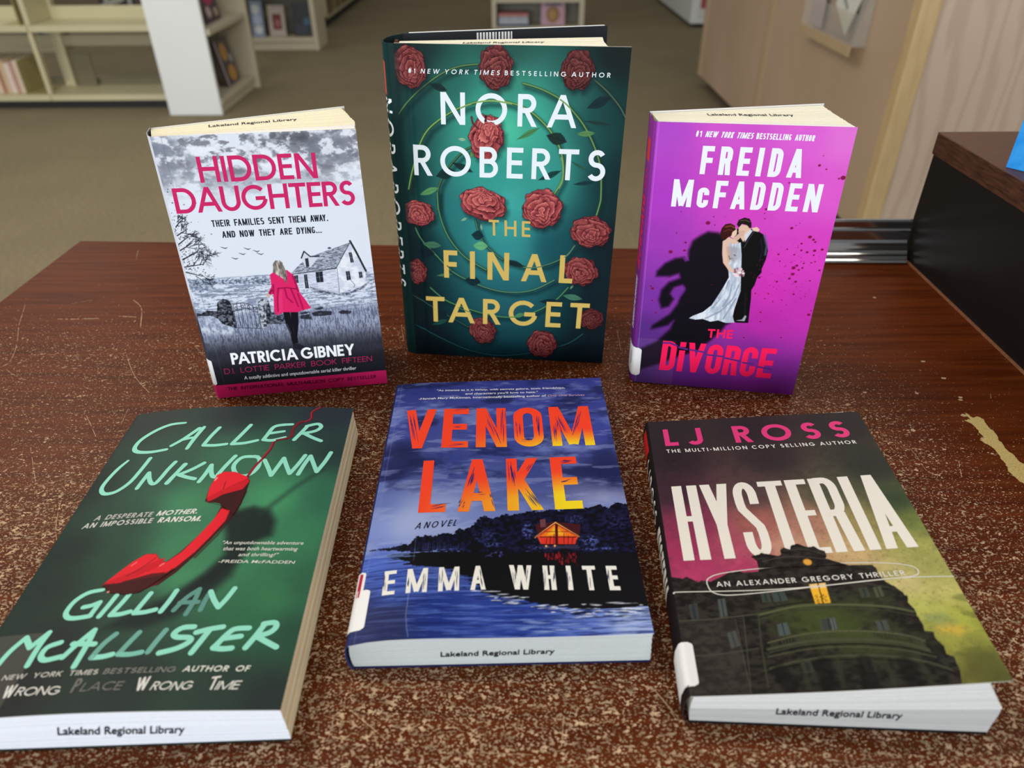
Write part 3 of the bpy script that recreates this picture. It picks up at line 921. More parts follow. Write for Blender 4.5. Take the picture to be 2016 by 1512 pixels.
    p.poly([(70.9,99.3),(76.9,104.7),(82.0,109.0),(92.2,112.9),(115.5,119.8),(109.5,110.9),(102.9,101.1),(84.1,99.9)], None, .2, 1, 0, 1, ((98, 104, 120), (190, 198, 214), .7, 2.4))
    p.line([(115.2,120.8),(118.5,112.2),(123.5,97.2)], 1.4, (40, 44, 54), .15)
    p.line([(71.5,98.5),(90.3,99.9),(103.0,100.9)], .7, (54, 58, 70), .2)
    p.line([(102.8,100.9),(115.4,120.4)], .5, (74, 78, 92), .2)
    p.line([(103.5,100.6),(102.5,81.1)], .4, (120, 126, 146), .25)
    p.poly([(79.8,110.3),(82.5,115.0),(86.0,110.8),(91.8,110.0),(85.3,103.1),(81.6,103.2)], (214, 220, 234), .2)
    p.line([(79.9,110.3),(82.5,115.2),(86.2,111.0),(92.4,111.1)], .9, (40, 44, 54), .15)
    p.poly([(82.3,109.7),(84.6,110.1),(84.4,103.4),(82.1,103.2)], (50, 54, 66), .2)
    p.blob(*[(100.3,116.5)][0], 1.2, .7, (70, 74, 88), .3)
    for q in ([(72.5,97.2),(75.4,97.6),(75.0,91.7),(73.2,91.5)], [(79.6,97.5),(81.8,97.7),(81.5,86.6),(79.0,87.0)], [(88.0,99.0),(93.0,99.3),(92.5,90.8),(87.6,90.8)], [(109.2,97.9),(111.9,98.1),(112.1,91.3),(109.2,90.9)], [(118.2,96.8),(120.6,97.0),(120.7,92.4),(118.3,92.0)], [(113.2,112.2),(115.2,112.4),(115.8,104.5),(113.6,104.4)]):
        p.poly(q, (40, 44, 54), .18)
        a, c, d, e = q
        p.line([((a[0] + c[0]) / 2, (a[1] + c[1]) / 2), ((d[0] + e[0]) / 2, (d[1] + e[1]) / 2)], .3, (150, 156, 172), .15, .8)
        p.line([((a[0] + e[0]) / 2, (a[1] + e[1]) / 2), ((c[0] + d[0]) / 2, (c[1] + d[1]) / 2)], .3, (150, 156, 172), .15, .8)
    p.poly([(82.2,87.9),(91.5,84.4),(102.8,80.7),(109.2,81.0),(120.7,86.4),(123.6,87.7),(120.4,83.4),(105.2,79.0),(87.6,82.4)], None, .5, .8, .6, .8, ((50, 54, 66), (150, 156, 174), .8, .8))
    p.line([(111.8,91.1),(114.4,86.9),(113.3,85.0)], .35, (60, 64, 76), .15)
    # bare tree at the left edge
    def twig(x, y, a, L, w, d):
        x2 = x + math.cos(a) * L; y2 = y + math.sin(a) * L
        p.line([(x, y, 1), (x2, y2, .6)], w, (40, 42, 52), .15, .9)
        if d:
            for k in range(r.choice((2, 3, 3))):
                twig(x + (x2 - x) * r.uniform(.35, 1), y + (y2 - y) * r.uniform(.35, 1), a + r.uniform(-.9, .9), L * r.uniform(.5, .78), w * .66, d - 1)
    for (q, a, L) in zip([(0.0,109.1),(0.1,114.7),(-0.0,121.2),(0.2,125.7),(-0.0,105.3),(0.8,132.0),(1.6,138.2)], (.1, .4, .5, .6, -.35, .5, .8), (22, 20, 17, 15, 18, 12, 9)):
        twig(q[0], q[1], a, L * .62, .9, 4)
    for k in range(240):
        q = [(-0.0,121.2)][0]
        x = q[0] + abs(r.gauss(0, 9)) - 2; y = q[1] + r.gauss(0, 17)
        p.blob(x, y, r.uniform(.2, .55), r.uniform(.2, .5), (50, 52, 62), .4, .75)
    # birds
    for q in [(29.7,121.2),(35.2,113.0),(40.8,116.0),(44.9,119.5),(50.6,117.4),(52.8,115.2)]:
        p.line([(q[0] - 2.4, q[1] + 1.0, .5), (q[0] - .6, q[1] + .1, 1.2), (q[0] + .4, q[1] - .3, 1.3), (q[0] + 2.0, q[1] + .3, .5)], .55, (70, 74, 90), .15)
    # the woman in the pink coat
    blk = (26, 25, 32)
    p.poly([(60.2,69.8),(65.0,69.4),(65.1,59.0),(65.0,48.3),(65.1,42.6),(62.6,42.0),(62.2,50.7),(60.4,59.4)], blk, .25)
    p.poly([(65.4,69.4),(70.9,68.9),(69.6,58.6),(67.0,48.1),(66.8,42.9),(64.5,42.2),(65.1,52.6),(64.9,61.1)], blk, .25)
    p.poly([(62.8,43.1),(67.6,41.9),(74.2,36.5),(69.4,35.8),(62.3,38.1)], (30, 30, 38), .8, .8)
    p.line([(61.3,59.3),(63.0,50.6)], .4, (120, 126, 140), .3, .6)
    pk = (226, 42, 106)
    p.poly([(56.2,99.2),(59.8,101.7),(68.6,102.0),(72.3,97.9),(74.0,89.2),(74.6,83.8),(77.2,78.7),(80.6,70.8),(73.1,69.2),(71.2,68.3),(61.0,69.1),(55.2,66.9),(54.0,70.4),(56.0,84.4),(52.6,83.1),(52.7,85.5),(55.7,90.4)], pk, .25)
    p.poly([(58.8,85.0),(62.6,87.4),(60.2,69.8),(55.8,68.1)], (236, 58, 120), .6, .8)
    for q in ([(64.5,87.6),(65.0,80.7),(68.2,76.4)], [(68.8,87.4),(70.5,79.2),(71.7,73.0)], [(60.0,88.1),(58.0,79.2),(56.8,70.1)], [(73.0,83.1),(74.2,75.9),(74.9,70.2)], [(56.0,84.4),(57.1,91.3)], [(71.8,97.1),(72.9,90.1),(73.5,85.1)]):
        p.line(q, 1.1, (150, 18, 70), .5, .8)
    p.line([(59.9,88.3),(66.3,88.4),(72.7,86.9)], .8, (138, 16, 62), .3, .9)
    p.line([(53.0,84.3),(55.4,87.3)], 1.2, (120, 14, 56), .3, .8)
    p.blob(*[(52.3,83.3)][0], 1.3, 1.6, (206, 176, 164), .3)
    p.poly([(59.3,106.7),(61.7,109.6),(64.7,109.8),(66.6,107.6),(67.3,103.7),(68.1,99.3),(66.5,91.8),(64.7,95.7),(60.3,99.5),(58.7,101.4)], None, .3, 1, .2, 1, ((104, 98, 94), (214, 206, 194), 1.1, .2))
    p.line([(65.3,108.2),(67.4,100.4),(66.3,92.6)], .8, (74, 70, 70), .4, .7)
    # pink band along the foot
    p.poly([(-2.2,11.4),(132.3,12.1),(132.6,-4.3),(-5.4,-3.1)], (206, 38, 102), .15)
    # crease beside the spine
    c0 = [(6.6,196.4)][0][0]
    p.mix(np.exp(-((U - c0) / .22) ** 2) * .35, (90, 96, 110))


def book_hidden():
    b = 'hid'
    root = book_root(b, 'standing paperback with pink capitals over a woman in a pink coat before a grey farmhouse')
    B = BOOKS[b]
    pt = Paint(0, B['W'], 0, B['H'], .34); art_hidden(pt)
    fc = painted_sheet('front_cover', b, pt, root)
    sp = Paint(-wraplen(b), 0, 0, B['H'], .5); sp.fill((216, 222, 234))
    sp.mix(sm(90, 60, sp.Vv), (60, 62, 72)); sp.mix(sm(12.5, 11.5, sp.Vv), (206, 38, 102))
    painted_sheet('spine', b, sp, root, back=(96, 98, 108))
    standing_back(b, root, (60, 62, 74), 118.5, 65)
    pb = page_block_fan(b, root, 'page_block', 30, (0.6, 8), (-4.6, 27.4), [(127.6, 7.6), (127.4, 23), (122, 44), (116.5, 63)], 196.6, 0.8, 5.7,
                        ((252, 252, 255), (255, 248, 222), (236, 222, 190)), 5)
    st = [(32.2,26.1,196.8),(88.4,34.3,196.8),(31.2,30.0,196.8)]
    stamp_text(pb, lambda uv, h: np.stack([uv[:, 0], uv[:, 1], 196.75 + h], 1), st[0], st[1], (st[2][0], st[0][1] + 5.5))
    k = Ink(); PK = (208, 40, 104)
    k.text('HIDDEN', *[(24.3,167.0),(100.1,166.4),(24.7,183.9)], PK, t=.155, tr=.10)
    k.text('DAUGHTERS', *[(4.3,147.1),(122.4,146.7),(4.9,164.2)], PK, t=.155, tr=.055)
    k.on('title_lettering', fc, b)
    k = Ink()
    k.text('THEIR FAMILIES SENT THEM AWAY.', *[(25.0,136.7),(102.4,136.4),(25.0,141.4)], (34, 38, 50), t=.16, tr=.12, geo=3, eq=.46, widths={'M': .66, 'W': .78, 'A': .54, 'N': .52}, space=.62)
    k.text('AND NOW THEY ARE DYING...', *[(30.0,128.6),(96.7,128.1),(30.2,133.3)], (34, 38, 50), t=.16, tr=.12, geo=3, eq=.46, widths={'M': .66, 'W': .78, 'A': .54, 'N': .52}, space=.62)
    k.on('tagline_lettering', fc, b)
    k = Ink()
    k.text('PATRICIA GIBNEY', *[(15.8,28.7),(107.1,28.3),(16.1,38.6)], (246, 248, 252), t=.19, tr=.07, space=.25)
    k.on('author_lettering', fc, b)
    k = Ink()
    k.text('D.I. LOTTIE PARKER BOOK FIFTEEN', *[(8.7,20.9),(119.3,21.6),(9.0,25.6)], (178, 44, 92), t=.10, tr=.14, space=.8)
    k.small('A totally addictive and unputdownable serial killer thriller', *[(22.0,14.7),(106.4,15.1),(22.2,17.7)], (236, 238, 244), bold=.006)
    k.text('THE INTERNATIONAL MULTI-MILLION COPY BESTSELLER', *[(8.0,6.1),(120.5,5.7),(8.2,9.1)], (78, 22, 48), t=.16, tr=.13, space=.8)
    k.on('series_lettering', fc, b)
    q = [(-2.5,11.9),(0.2,34.3)]
    patch('call_number_label', b, -5.2, 1.6, q[0][1], q[1][1], 1.5, .25, 'label', root)


book_hidden()


# ================================================================== BOOK: hardcover with roses (standing, centre)
def rose(p, cx, cy, rx, ry, seed, tone=1.0, rot=0.0, bud=False):
    """one printed rose: wavy outline, petals wound round an off-centre heart"""
    r = random.Random(seed)
    k, q = math.cos(rot), math.sin(rot)
    out = []
    n = 44
    for i in range(n):
        a = i / n * 2 * math.pi
        m = 1 + .05 * math.sin(a * 6 + seed) + .04 * math.sin(a * 11 + 2 * seed) + r.uniform(-.035, .035)
        x, y = rx * m * math.cos(a), ry * m * math.sin(a)
        out.append((cx + x * k - y * q, cy + x * q + y * k))
    p.poly([(o[0] + 1.6, o[1] - 2.6) for o in out], (12, 28, 32), 3.2, .65)
    R = max(rx, ry) * 1.25
    sl = p.win(cx - R, cx + R, cy - R, cy + R)
    X = p.U[sl] - cx; Y = p.Vv[sl] - cy
    x = (X * k + Y * q) / rx; y = (-X * q + Y * k) / ry
    hx, hy = (0.05, -.30) if not bud else (0.0, .42)
    dx, dy = x - hx, y - hy
    th = np.arctan2(dy, dx)
    # distance from the heart, measured so that the outline is always 1
    bq = hx * np.cos(th) + hy * np.sin(th)
    edge = -bq + np.sqrt(np.maximum(bq * bq + 1 - hx * hx - hy * hy, .01))
    rad = np.hypot(dx, dy) / edge
    w1 = fbm(x * 2.2 + seed, y * 2.2, seed, 4) - .5
    w2 = fbm(x * 4.0, y * 4.0 + seed, seed + 3, 3) - .5
    rings = 4.6
    t = rad * rings + .30 * np.sin(3 * th + seed + rad * 5) + 1.5 * w1 + .5 * w2
    lay = np.floor(t); f = t - lay
    per = 3 + np.clip(lay, 0, 5)
    g = (th / (2 * math.pi) * per + lay * .41 + .9 * w1 + seed * .17) % 1.0
    b = .30 + .62 * f ** .8
    b = b * (1 - .75 * np.exp(-(f / .10) ** 2)) + .20 * np.exp(-((f - .93) / .07) ** 2)
    b = b * (1 - .6 * np.exp(-(np.minimum(g, 1 - g) / .05) ** 2))
    b = b * (1.10 - .32 * np.clip(rad, 0, 1.1)) + .12 * (-x * .5 + y * .5) + .35 * w2
    b = np.clip(b, 0, 1)[..., None]
    dk, md, lt = col255((48, 15, 22)), col255((146, 60, 64)), col255((214, 122, 114))
    c = np.where(b < .5, dk + (md - dk) * (b / .5), md + (lt - md) * ((b - .5) / .5)) * tone
    m = Paint.__new__(Paint); m.u, m.v, m.U, m.Vv, m.nu, m.nv = p.u, p.v, p.U, p.Vv, p.nu, p.nv
    m.C = np.zeros(p.C.shape); m.poly(out, (255, 255, 255), .3)
    p.mix(m.C[sl][..., 0], np.clip(c, 0, 1), sl)
    p.line(out + out[:1], .5, (40, 16, 22), .3, .55)


def art_roses(p):
    U, Vv = p.U, p.Vv
    pts = []
    for q, c in zip([(76.9,186.3),(57.8,195.0),(91.1,195.8),(67.1,147.4),(101.9,153.5),(9.2,193.7),(142.4,197.0),(12.1,233.6),(76.6,236.4),(148.2,235.9),(0.9,145.3),(155.8,150.3),(76.8,215.1),(39.3,214.3),(123.0,212.5)],
                    ((78, 196, 160), (58, 158, 136), (60, 166, 144), (52, 152, 140), (56, 150, 138), (36, 92, 88), (34, 92, 90), (34, 66, 66), (42, 92, 84), (28, 54, 56), (32, 84, 82), (30, 74, 78), (56, 140, 120), (42, 110, 98), (46, 116, 106))):
        pts.append((q[0], q[1], c))
    for q, c in zip([(77.2,134.6),(77.3,114.7),(41.1,124.0),(114.0,99.9),(77.5,92.9),(2.5,95.4),(150.0,101.4),(-0.8,48.6),(153.7,56.1),(77.6,64.3),(77.9,27.9),(7.8,4.5),(78.0,-0.4),(146.4,6.1),(78.9,40.3)],
                    ((64, 168, 158), (56, 150, 146), (44, 122, 122), (30, 88, 96), (52, 138, 138), (24, 62, 68), (24, 58, 68), (24, 58, 66), (24, 60, 72), (40, 108, 116), (36, 94, 106), (24, 50, 60), (30, 70, 84), (22, 50, 62), (40, 104, 112))):
        pts.append((q[0], q[1], c))
    p.gradpts(pts, 3.4)
    ce = [(77.0,176.9)][0]
    rr = np.hypot((U - ce[0]) / 80, (Vv - ce[1]) / np.where(Vv > ce[1], 88, 175))
    p.C *= (1.0 - .42 * sm(.45, 1.15, rr))[..., None] * (0.97 + .06 * fbm(U * .08, Vv * .08, 3)[..., None])
    stems = [([(3.6,140.8),(7.6,155.4),(14.0,173.3),(21.6,184.9),(34.7,194.5),(48.4,201.2),(62.7,204.4),(76.8,204.0),(91.0,199.4),(103.5,189.7),(112.6,177.9),(117.6,163.7),(117.2,151.0),(111.3,138.8)], (112, 156, 84)),
             ([(87.9,216.2),(100.0,212.9),(114.1,206.2),(123.8,197.5),(131.9,187.7),(139.5,173.9),(144.4,159.7),(146.2,139.9),(145.5,132.8),(143.7,124.5)], (96, 140, 82)),
             ([(-4.3,188.0),(6.0,201.1),(18.3,212.1),(32.0,221.2),(44.4,226.1),(57.4,227.8)], (78, 116, 76)),
             ([(135.2,219.7),(144.9,212.1),(153.9,202.6),(158.4,195.6)], (66, 92, 76)),
             ([(24.5,125.5),(25.4,138.0),(27.6,146.2),(34.2,157.4),(45.6,169.4),(53.5,173.5)], (66, 104, 72)),
             ([(25.2,139.0),(25.6,125.6),(29.1,111.8),(35.0,100.0),(45.4,88.2),(61.4,78.6)], (74, 128, 92)),
             ([(53.5,119.2),(55.4,110.7),(59.5,101.0),(66.9,93.6),(77.5,86.2),(93.6,82.3),(109.4,85.3),(122.7,92.5),(129.5,101.6)], (66, 112, 92)),
             ([(6.7,110.9),(10.4,102.2),(21.7,89.5),(34.1,76.3),(50.3,67.7),(66.7,62.0),(83.1,60.4),(99.4,63.5),(115.2,72.4)], (74, 122, 96)),
             ([(15.8,61.4),(27.6,51.2),(44.2,44.7),(66.6,39.1),(83.4,38.7),(99.9,43.8),(116.0,54.3),(126.2,66.5)], (70, 122, 88)),
             ([(-1.4,55.9),(12.7,46.8),(28.1,37.8),(46.0,27.5)], (44, 76, 72)),
             ([(1.2,27.7),(20.3,17.2),(43.2,6.8),(66.4,2.2),(89.5,4.2),(112.2,10.7),(128.9,16.7),(140.6,26.2)], (34, 70, 76))]
    sh = [(q, c) for q, c in stems]
    for q, c in sh:
        p.line([(x + 2.2, y - 2.6) for x, y in q], 3.0, (14, 38, 40), 2.4, .6)
    for q, c in stems:
        P = bez(q, 8)
        p.line(P, 1.8, tuple(int(x * .42) for x in c), .3, .95)
        p.line([(x - .15, y + .15, w) for x, y, w in P], .9, tuple(min(255, int(x * 1.15)) for x in c), .25, .95)
    def leaf(a, b2, w, c, al=.9):
        a = np.array(a[:2]); b2 = np.array(b2[:2]); d = b2 - a; n = np.array([-d[1], d[0]]) / (np.linalg.norm(d) + 1e-9)
        P = [tuple(a)] + [tuple(a + d * t + n * w * math.sin(math.pi * t) * (1 + .12 * math.sin(t * 25))) for t in (.2, .4, .6, .8)] + [tuple(b2)] + [tuple(a + d * t - n * w * math.sin(math.pi * t)) for t in (.8, .6, .4, .2)]
        p.poly(P, c, .35, al)
        p.line([tuple(a), tuple(b2)], .3, tuple(int(x * .6) for x in c), .2, al * .8)
    lv = [([(23.2,214.9),(35.4,210.7)], 2.4, (22, 40, 42)), ([(104.8,182.4),(119.3,178.1)], 4.4, (24, 42, 40)), ([(24.8,151.1),(39.1,155.5)], 4.2, (22, 44, 46)), ([(37.3,161.4),(52.2,154.9)], 2.6, (20, 44, 46)),
          ([(131.9,201.2),(147.9,208.7)], 3.4, (22, 42, 46)), ([(100.0,150.5),(116.4,157.9)], 2.2, (20, 56, 54)), ([(130.7,192.7),(149.5,190.4)], 1.6, (30, 58, 54)), ([(84.2,179.0),(99.8,187.3)], 1.9, (72, 128, 74)),
          ([(125.6,183.8),(138.7,184.6)], 2.0, (92, 140, 84)), ([(11.6,136.9),(26.4,142.6)], 2.4, (96, 156, 96)), ([(41.9,178.4),(47.7,177.6)], 1.0, (168, 200, 160)), ([(50.9,165.7),(53.5,170.6)], 1.6, (110, 170, 84)),
          ([(123.8,164.4),(134.8,158.4)], 1.4, (44, 90, 76)), ([(125.7,148.3),(140.3,150.3)], 1.6, (22, 54, 60)), ([(51.0,98.5),(62.9,98.4)], 3.6, (104, 178, 120)), ([(11.3,98.4),(26.4,97.3)], 2.8, (70, 118, 88)),
          ([(7.6,92.0),(20.6,90.6)], 4.2, (16, 36, 42)), ([(50.1,107.2),(59.6,106.5)], 4.0, (16, 44, 50)), ([(43.8,69.8),(56.9,68.0)], 4.0, (16, 40, 48)), ([(122.2,59.9),(138.0,57.1)], 2.6, (74, 124, 98)),
          ([(104.0,53.7),(121.4,53.9)], 2.6, (16, 40, 48)), ([(74.3,87.7),(91.4,82.8)], 2.4, (20, 40, 44)), ([(20.8,72.2),(34.1,74.0)], 1.2, (84, 128, 84)), ([(15.1,28.4),(29.1,33.5)], 2.0, (36, 78, 66)), ([(83.4,38.7),(92.2,42.2)], 1.8, (80, 142, 96)),
          ([(19.2,41.0),(28.1,37.8)], 3.4, (16, 38, 44)), ([(42.0,117.7),(47.3,120.5)], .9, (150, 190, 150)), ([(57.6,116.1),(58.1,110.8)], .8, (150, 190, 150)), ([(116.5,134.4),(121.4,136.6)], .8, (70, 130, 100)), ([(127.8,65.5),(130.3,69.1)], .8, (150, 190, 140))]
    for q, w, c in lv: leaf(q[0], q[1], w, c)
    RS = [([(10.0,225.4),(21.5,225.7),(9.0,211.8)], 11, .72, .2, 0), ([(69.2,226.1),(80.5,226.3),(69.1,211.8)], 12, .66, 0, 0), ([(124.0,225.4),(134.8,225.6),(124.8,212.5)], 13, .55, -.15, 0), ([(62.4,179.9),(74.5,180.2),(62.3,164.1)], 14, .98, -.2, 1),
          ([(9.5,122.6),(22.1,123.3),(8.9,112.9)], 15, .95, -.15, 0), ([(59.4,131.4),(77.2,132.0),(59.2,119.4)], 16, .98, -.2, 1), ([(103.7,129.3),(118.3,129.9),(104.2,114.4)], 17, .96, -.3, 0), ([(140.5,112.8),(155.6,113.4),(141.3,100.8)], 18, .82, -.1, 0),
          ([(5.3,75.0),(13.5,75.4),(4.6,64.5)], 19, .74, .1, 0), ([(134.9,80.7),(148.3,81.3),(135.6,69.1)], 20, .76, -.2, 0), ([(57.6,25.3),(68.3,25.9),(57.5,13.0)], 21, .66, .3, 0), ([(107.3,15.3),(119.4,15.9),(107.7,2.9)], 22, .66, .2, 0), ([(146.2,40.1),(156.0,40.6),(146.9,30.9)], 23, .52, 0, 0)]
    for q, sd, tone, rot, bud in RS:
        rose(p, q[0][0], q[0][1], abs(q[1][0] - q[0][0]), abs(q[0][1] - q[2][1]), sd, tone * 1.06, rot, bool(bud))
    p.line([(52.0,193.5),(52.9,189.4),(56.7,185.8)], 1.4, (92, 40, 46), .4)
    p.line([(62.1,194.2),(61.4,191.0)], 1.6, (60, 24, 32), .4)
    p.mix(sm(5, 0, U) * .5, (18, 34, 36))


def book_roses():
    b = 'nor'; B = BOOKS[b]
    root = book_root(b, 'tall standing hardcover with red roses on green and white and gold capitals')
    pt = Paint(0, B['W'], 0, B['H'], .36); art_roses(pt)
    fc = painted_sheet('front_cover', b, pt, root, thick=2.6, back=(226, 226, 220))
    sp = Paint(-wraplen(b), 0, 0, B['H'], .5)
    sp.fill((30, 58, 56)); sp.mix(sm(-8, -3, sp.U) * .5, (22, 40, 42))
    sp.poly([(-22, 228), (-8.5, 228), (-8.5, 206), (-22, 206)], (196, 74, 62), .3)
    spo = painted_sheet('spine', b, sp, root, thick=1.0, back=(30, 48, 48))
    k = Ink()
    # author's name running down the spine, tops of the letters towards the front cover
    k.text('NORA ROBERTS', (-18, 204), (-18, 60), (-4.5, 204), (238, 244, 246), t=.13, tr=.34)
    k.on('spine_lettering', spo, b)
    bc = standing_back(b, root, (30, 52, 54), 143.5, 93.2, thick=2.6, lean=9.3, H=239.8, inner=(40, 44, 48))
    pb = page_block_fan(b, root, 'page_block', 26, (1.5, 13.5), (-2.5, 38.5), [(152, 13.2), (147.5, 19.5), (143.5, 34), (141, 52), (140, 66)], 236.4, 3.0, 9.2,
                        ((254, 253, 246), (254, 250, 232), (236, 224, 196)), 9)
    st = [(44.0,31.2,236.6),(100.2,39.4,236.6)]
    stamp_text(pb, lambda uv, h: np.stack([uv[:, 0], uv[:, 1], 236.62 + h], 1), st[0], st[1], (st[0][0], st[0][1] + 5))
    # head band at the top of the spine
    hb = MB()
    for i in range(9):
        a = i / 8
        x0 = 1.0 + (-3.2 - 1.0) * a; y0 = 14 + 23 * a
        hb.box((x0 - 2.2, y0, 234), (x0 - .2, y0 + 2.3, 237.4 + .5 * (i % 2)))
    V = np.array(hb.V) / 1000; hb.V = [tuple(v) for v in V]
    hb.build('head_band', plain('head_band_cloth', rgb(96, 44, 40), .8, noise=.3, nscale=900), root)
    # white barcode printed on the back flap, seen over the pages
    w = WRAP[b][-1]; p0 = np.array([w[0], w[1]]); p1 = np.array([143.5, 93.2 - 9.3]); d = (p1 - p0) / np.linalg.norm(p1 - p0)
    k = Ink(); r = random.Random(5)
    for i in range(12):
        x = 55 + i * 2.3; ww = r.uniform(1.0, 1.5)
        k.next(); k.poly([(x, 228), (x + ww, 228), (x + ww, 238.6), (x, 238.6)], (236, 236, 236))
    def on_flap(uv, h):
        q = p0[None] + uv[:, :1] * d[None]
        n = np.array([d[1], -d[0]])
        q = q + n[None] * h[:, None]
        return np.stack([q[:, 0], q[:, 1] + 9.3 * uv[:, 1] / 239.8, uv[:, 1]], 1)
    k.build('barcode', bc, on_flap, .15)
    # white edge of the plastic jacket sleeve
    e = MB()
    n = np.array([d[1], -d[0]])
    for s0, s1 in ((6, 152),):
        a = p0 + d * s0 - n * .6; c = p0 + d * min(s1, np.linalg.norm(p1 - p0)) - n * .6
        q = [a, c, c - n * 1.6, a - n * 1.6]
        e.hexa([(x[0] / 1000, (x[1] + 9.3) / 1000, .23985) for x in q] + [(x[0] / 1000, (x[1] + 9.3) / 1000, .2403) for x in q])
    e.build('sleeve_edge', M['label'], bc)
    WH = (232, 242, 246); GD = (208, 180, 96)
    k = Ink()
    it = lambda i: 0.2 if 3 <= i < 17 else 0.0
    k.text('#1 NEW YORK TIMES BESTSELLING AUTHOR', *[(8.9,221.4),(145.9,221.1),(9.0,224.4)], WH, t=.17, tr=.62, space=1.0, slant=it)
    k.on('tagline_lettering', fc, b)
    k = Ink()
    k.text('NORA', *[(30.3,188.1),(125.2,187.8),(30.6,209.7)], WH, t=.155, tr=.34)
    k.text('ROBERTS', *[(8.5,151.4),(147.6,151.2),(8.8,173.4)], WH, t=.155, tr=.29)
    k.on('author_lettering', fc, b)
    k = Ink()
    k.text('THE', *[(63.7,107.3),(95.3,107.1),(63.5,119.6)], GD, t=.15, tr=.34)
    k.text('FINAL', *[(27.4,70.9),(129.0,70.4),(27.7,93.9)], GD, t=.17, tr=.42)
    k.text('TARGET', *[(10.9,31.4),(143.8,31.2),(11.4,53.9)], GD, t=.165, tr=.30)
    k.on('title_lettering', fc, b)
    # flowers and stems printed across the letters
    def stem(q, w, c):
        k = Ink(); k.ribbon([x[:2] + (1,) for x in bez(q, 6)], w, c); k.on('rose_stem', fc, b, .07)
    stem([(44.5,199.3),(48.4,201.0),(52.2,202.4)], 1.1, (126, 164, 96)); stem([(56.0,203.5),(62.7,204.4),(69.3,204.5),(80.6,203.0)], 1.1, (130, 172, 100))
    stem([(115.9,167.5),(117.6,160.8),(117.5,151.0),(115.0,145.0)], 1.3, (116, 158, 92)); stem([(113.1,206.6),(117.0,204.0),(120.9,200.5)], 1.0, (120, 160, 96))
    stem([(121.7,91.9),(124.7,94.0),(129.5,101.6)], .7, (78, 124, 98)); stem([(37.5,45.0),(44.2,42.5),(48.6,41.3)], .7, (70, 120, 84)); stem([(78.9,38.3),(84.5,39.0),(90.0,40.9)], .9, (70, 128, 86)); stem([(30.0,81.3),(34.2,76.5)], .8, (60, 90, 70)); stem([(90.4,82.2),(98.9,82.3),(106.2,84.0)], .8, (74, 120, 96))
    overlay('rosebud_over_lettering', b, pt, [(51.9,194.9),(54.4,192.2),(56.7,188.1),(57.7,185.8),(60.6,188.7),(61.4,194.0),(63.1,194.1),(63.3,191.0),(67.8,190.5),(70.7,187.1),(73.1,182.5),(74.6,174.5),(49.6,173.8),(48.6,180.0),(50.1,185.6),(52.1,188.5)], .35, fc)


book_roses()



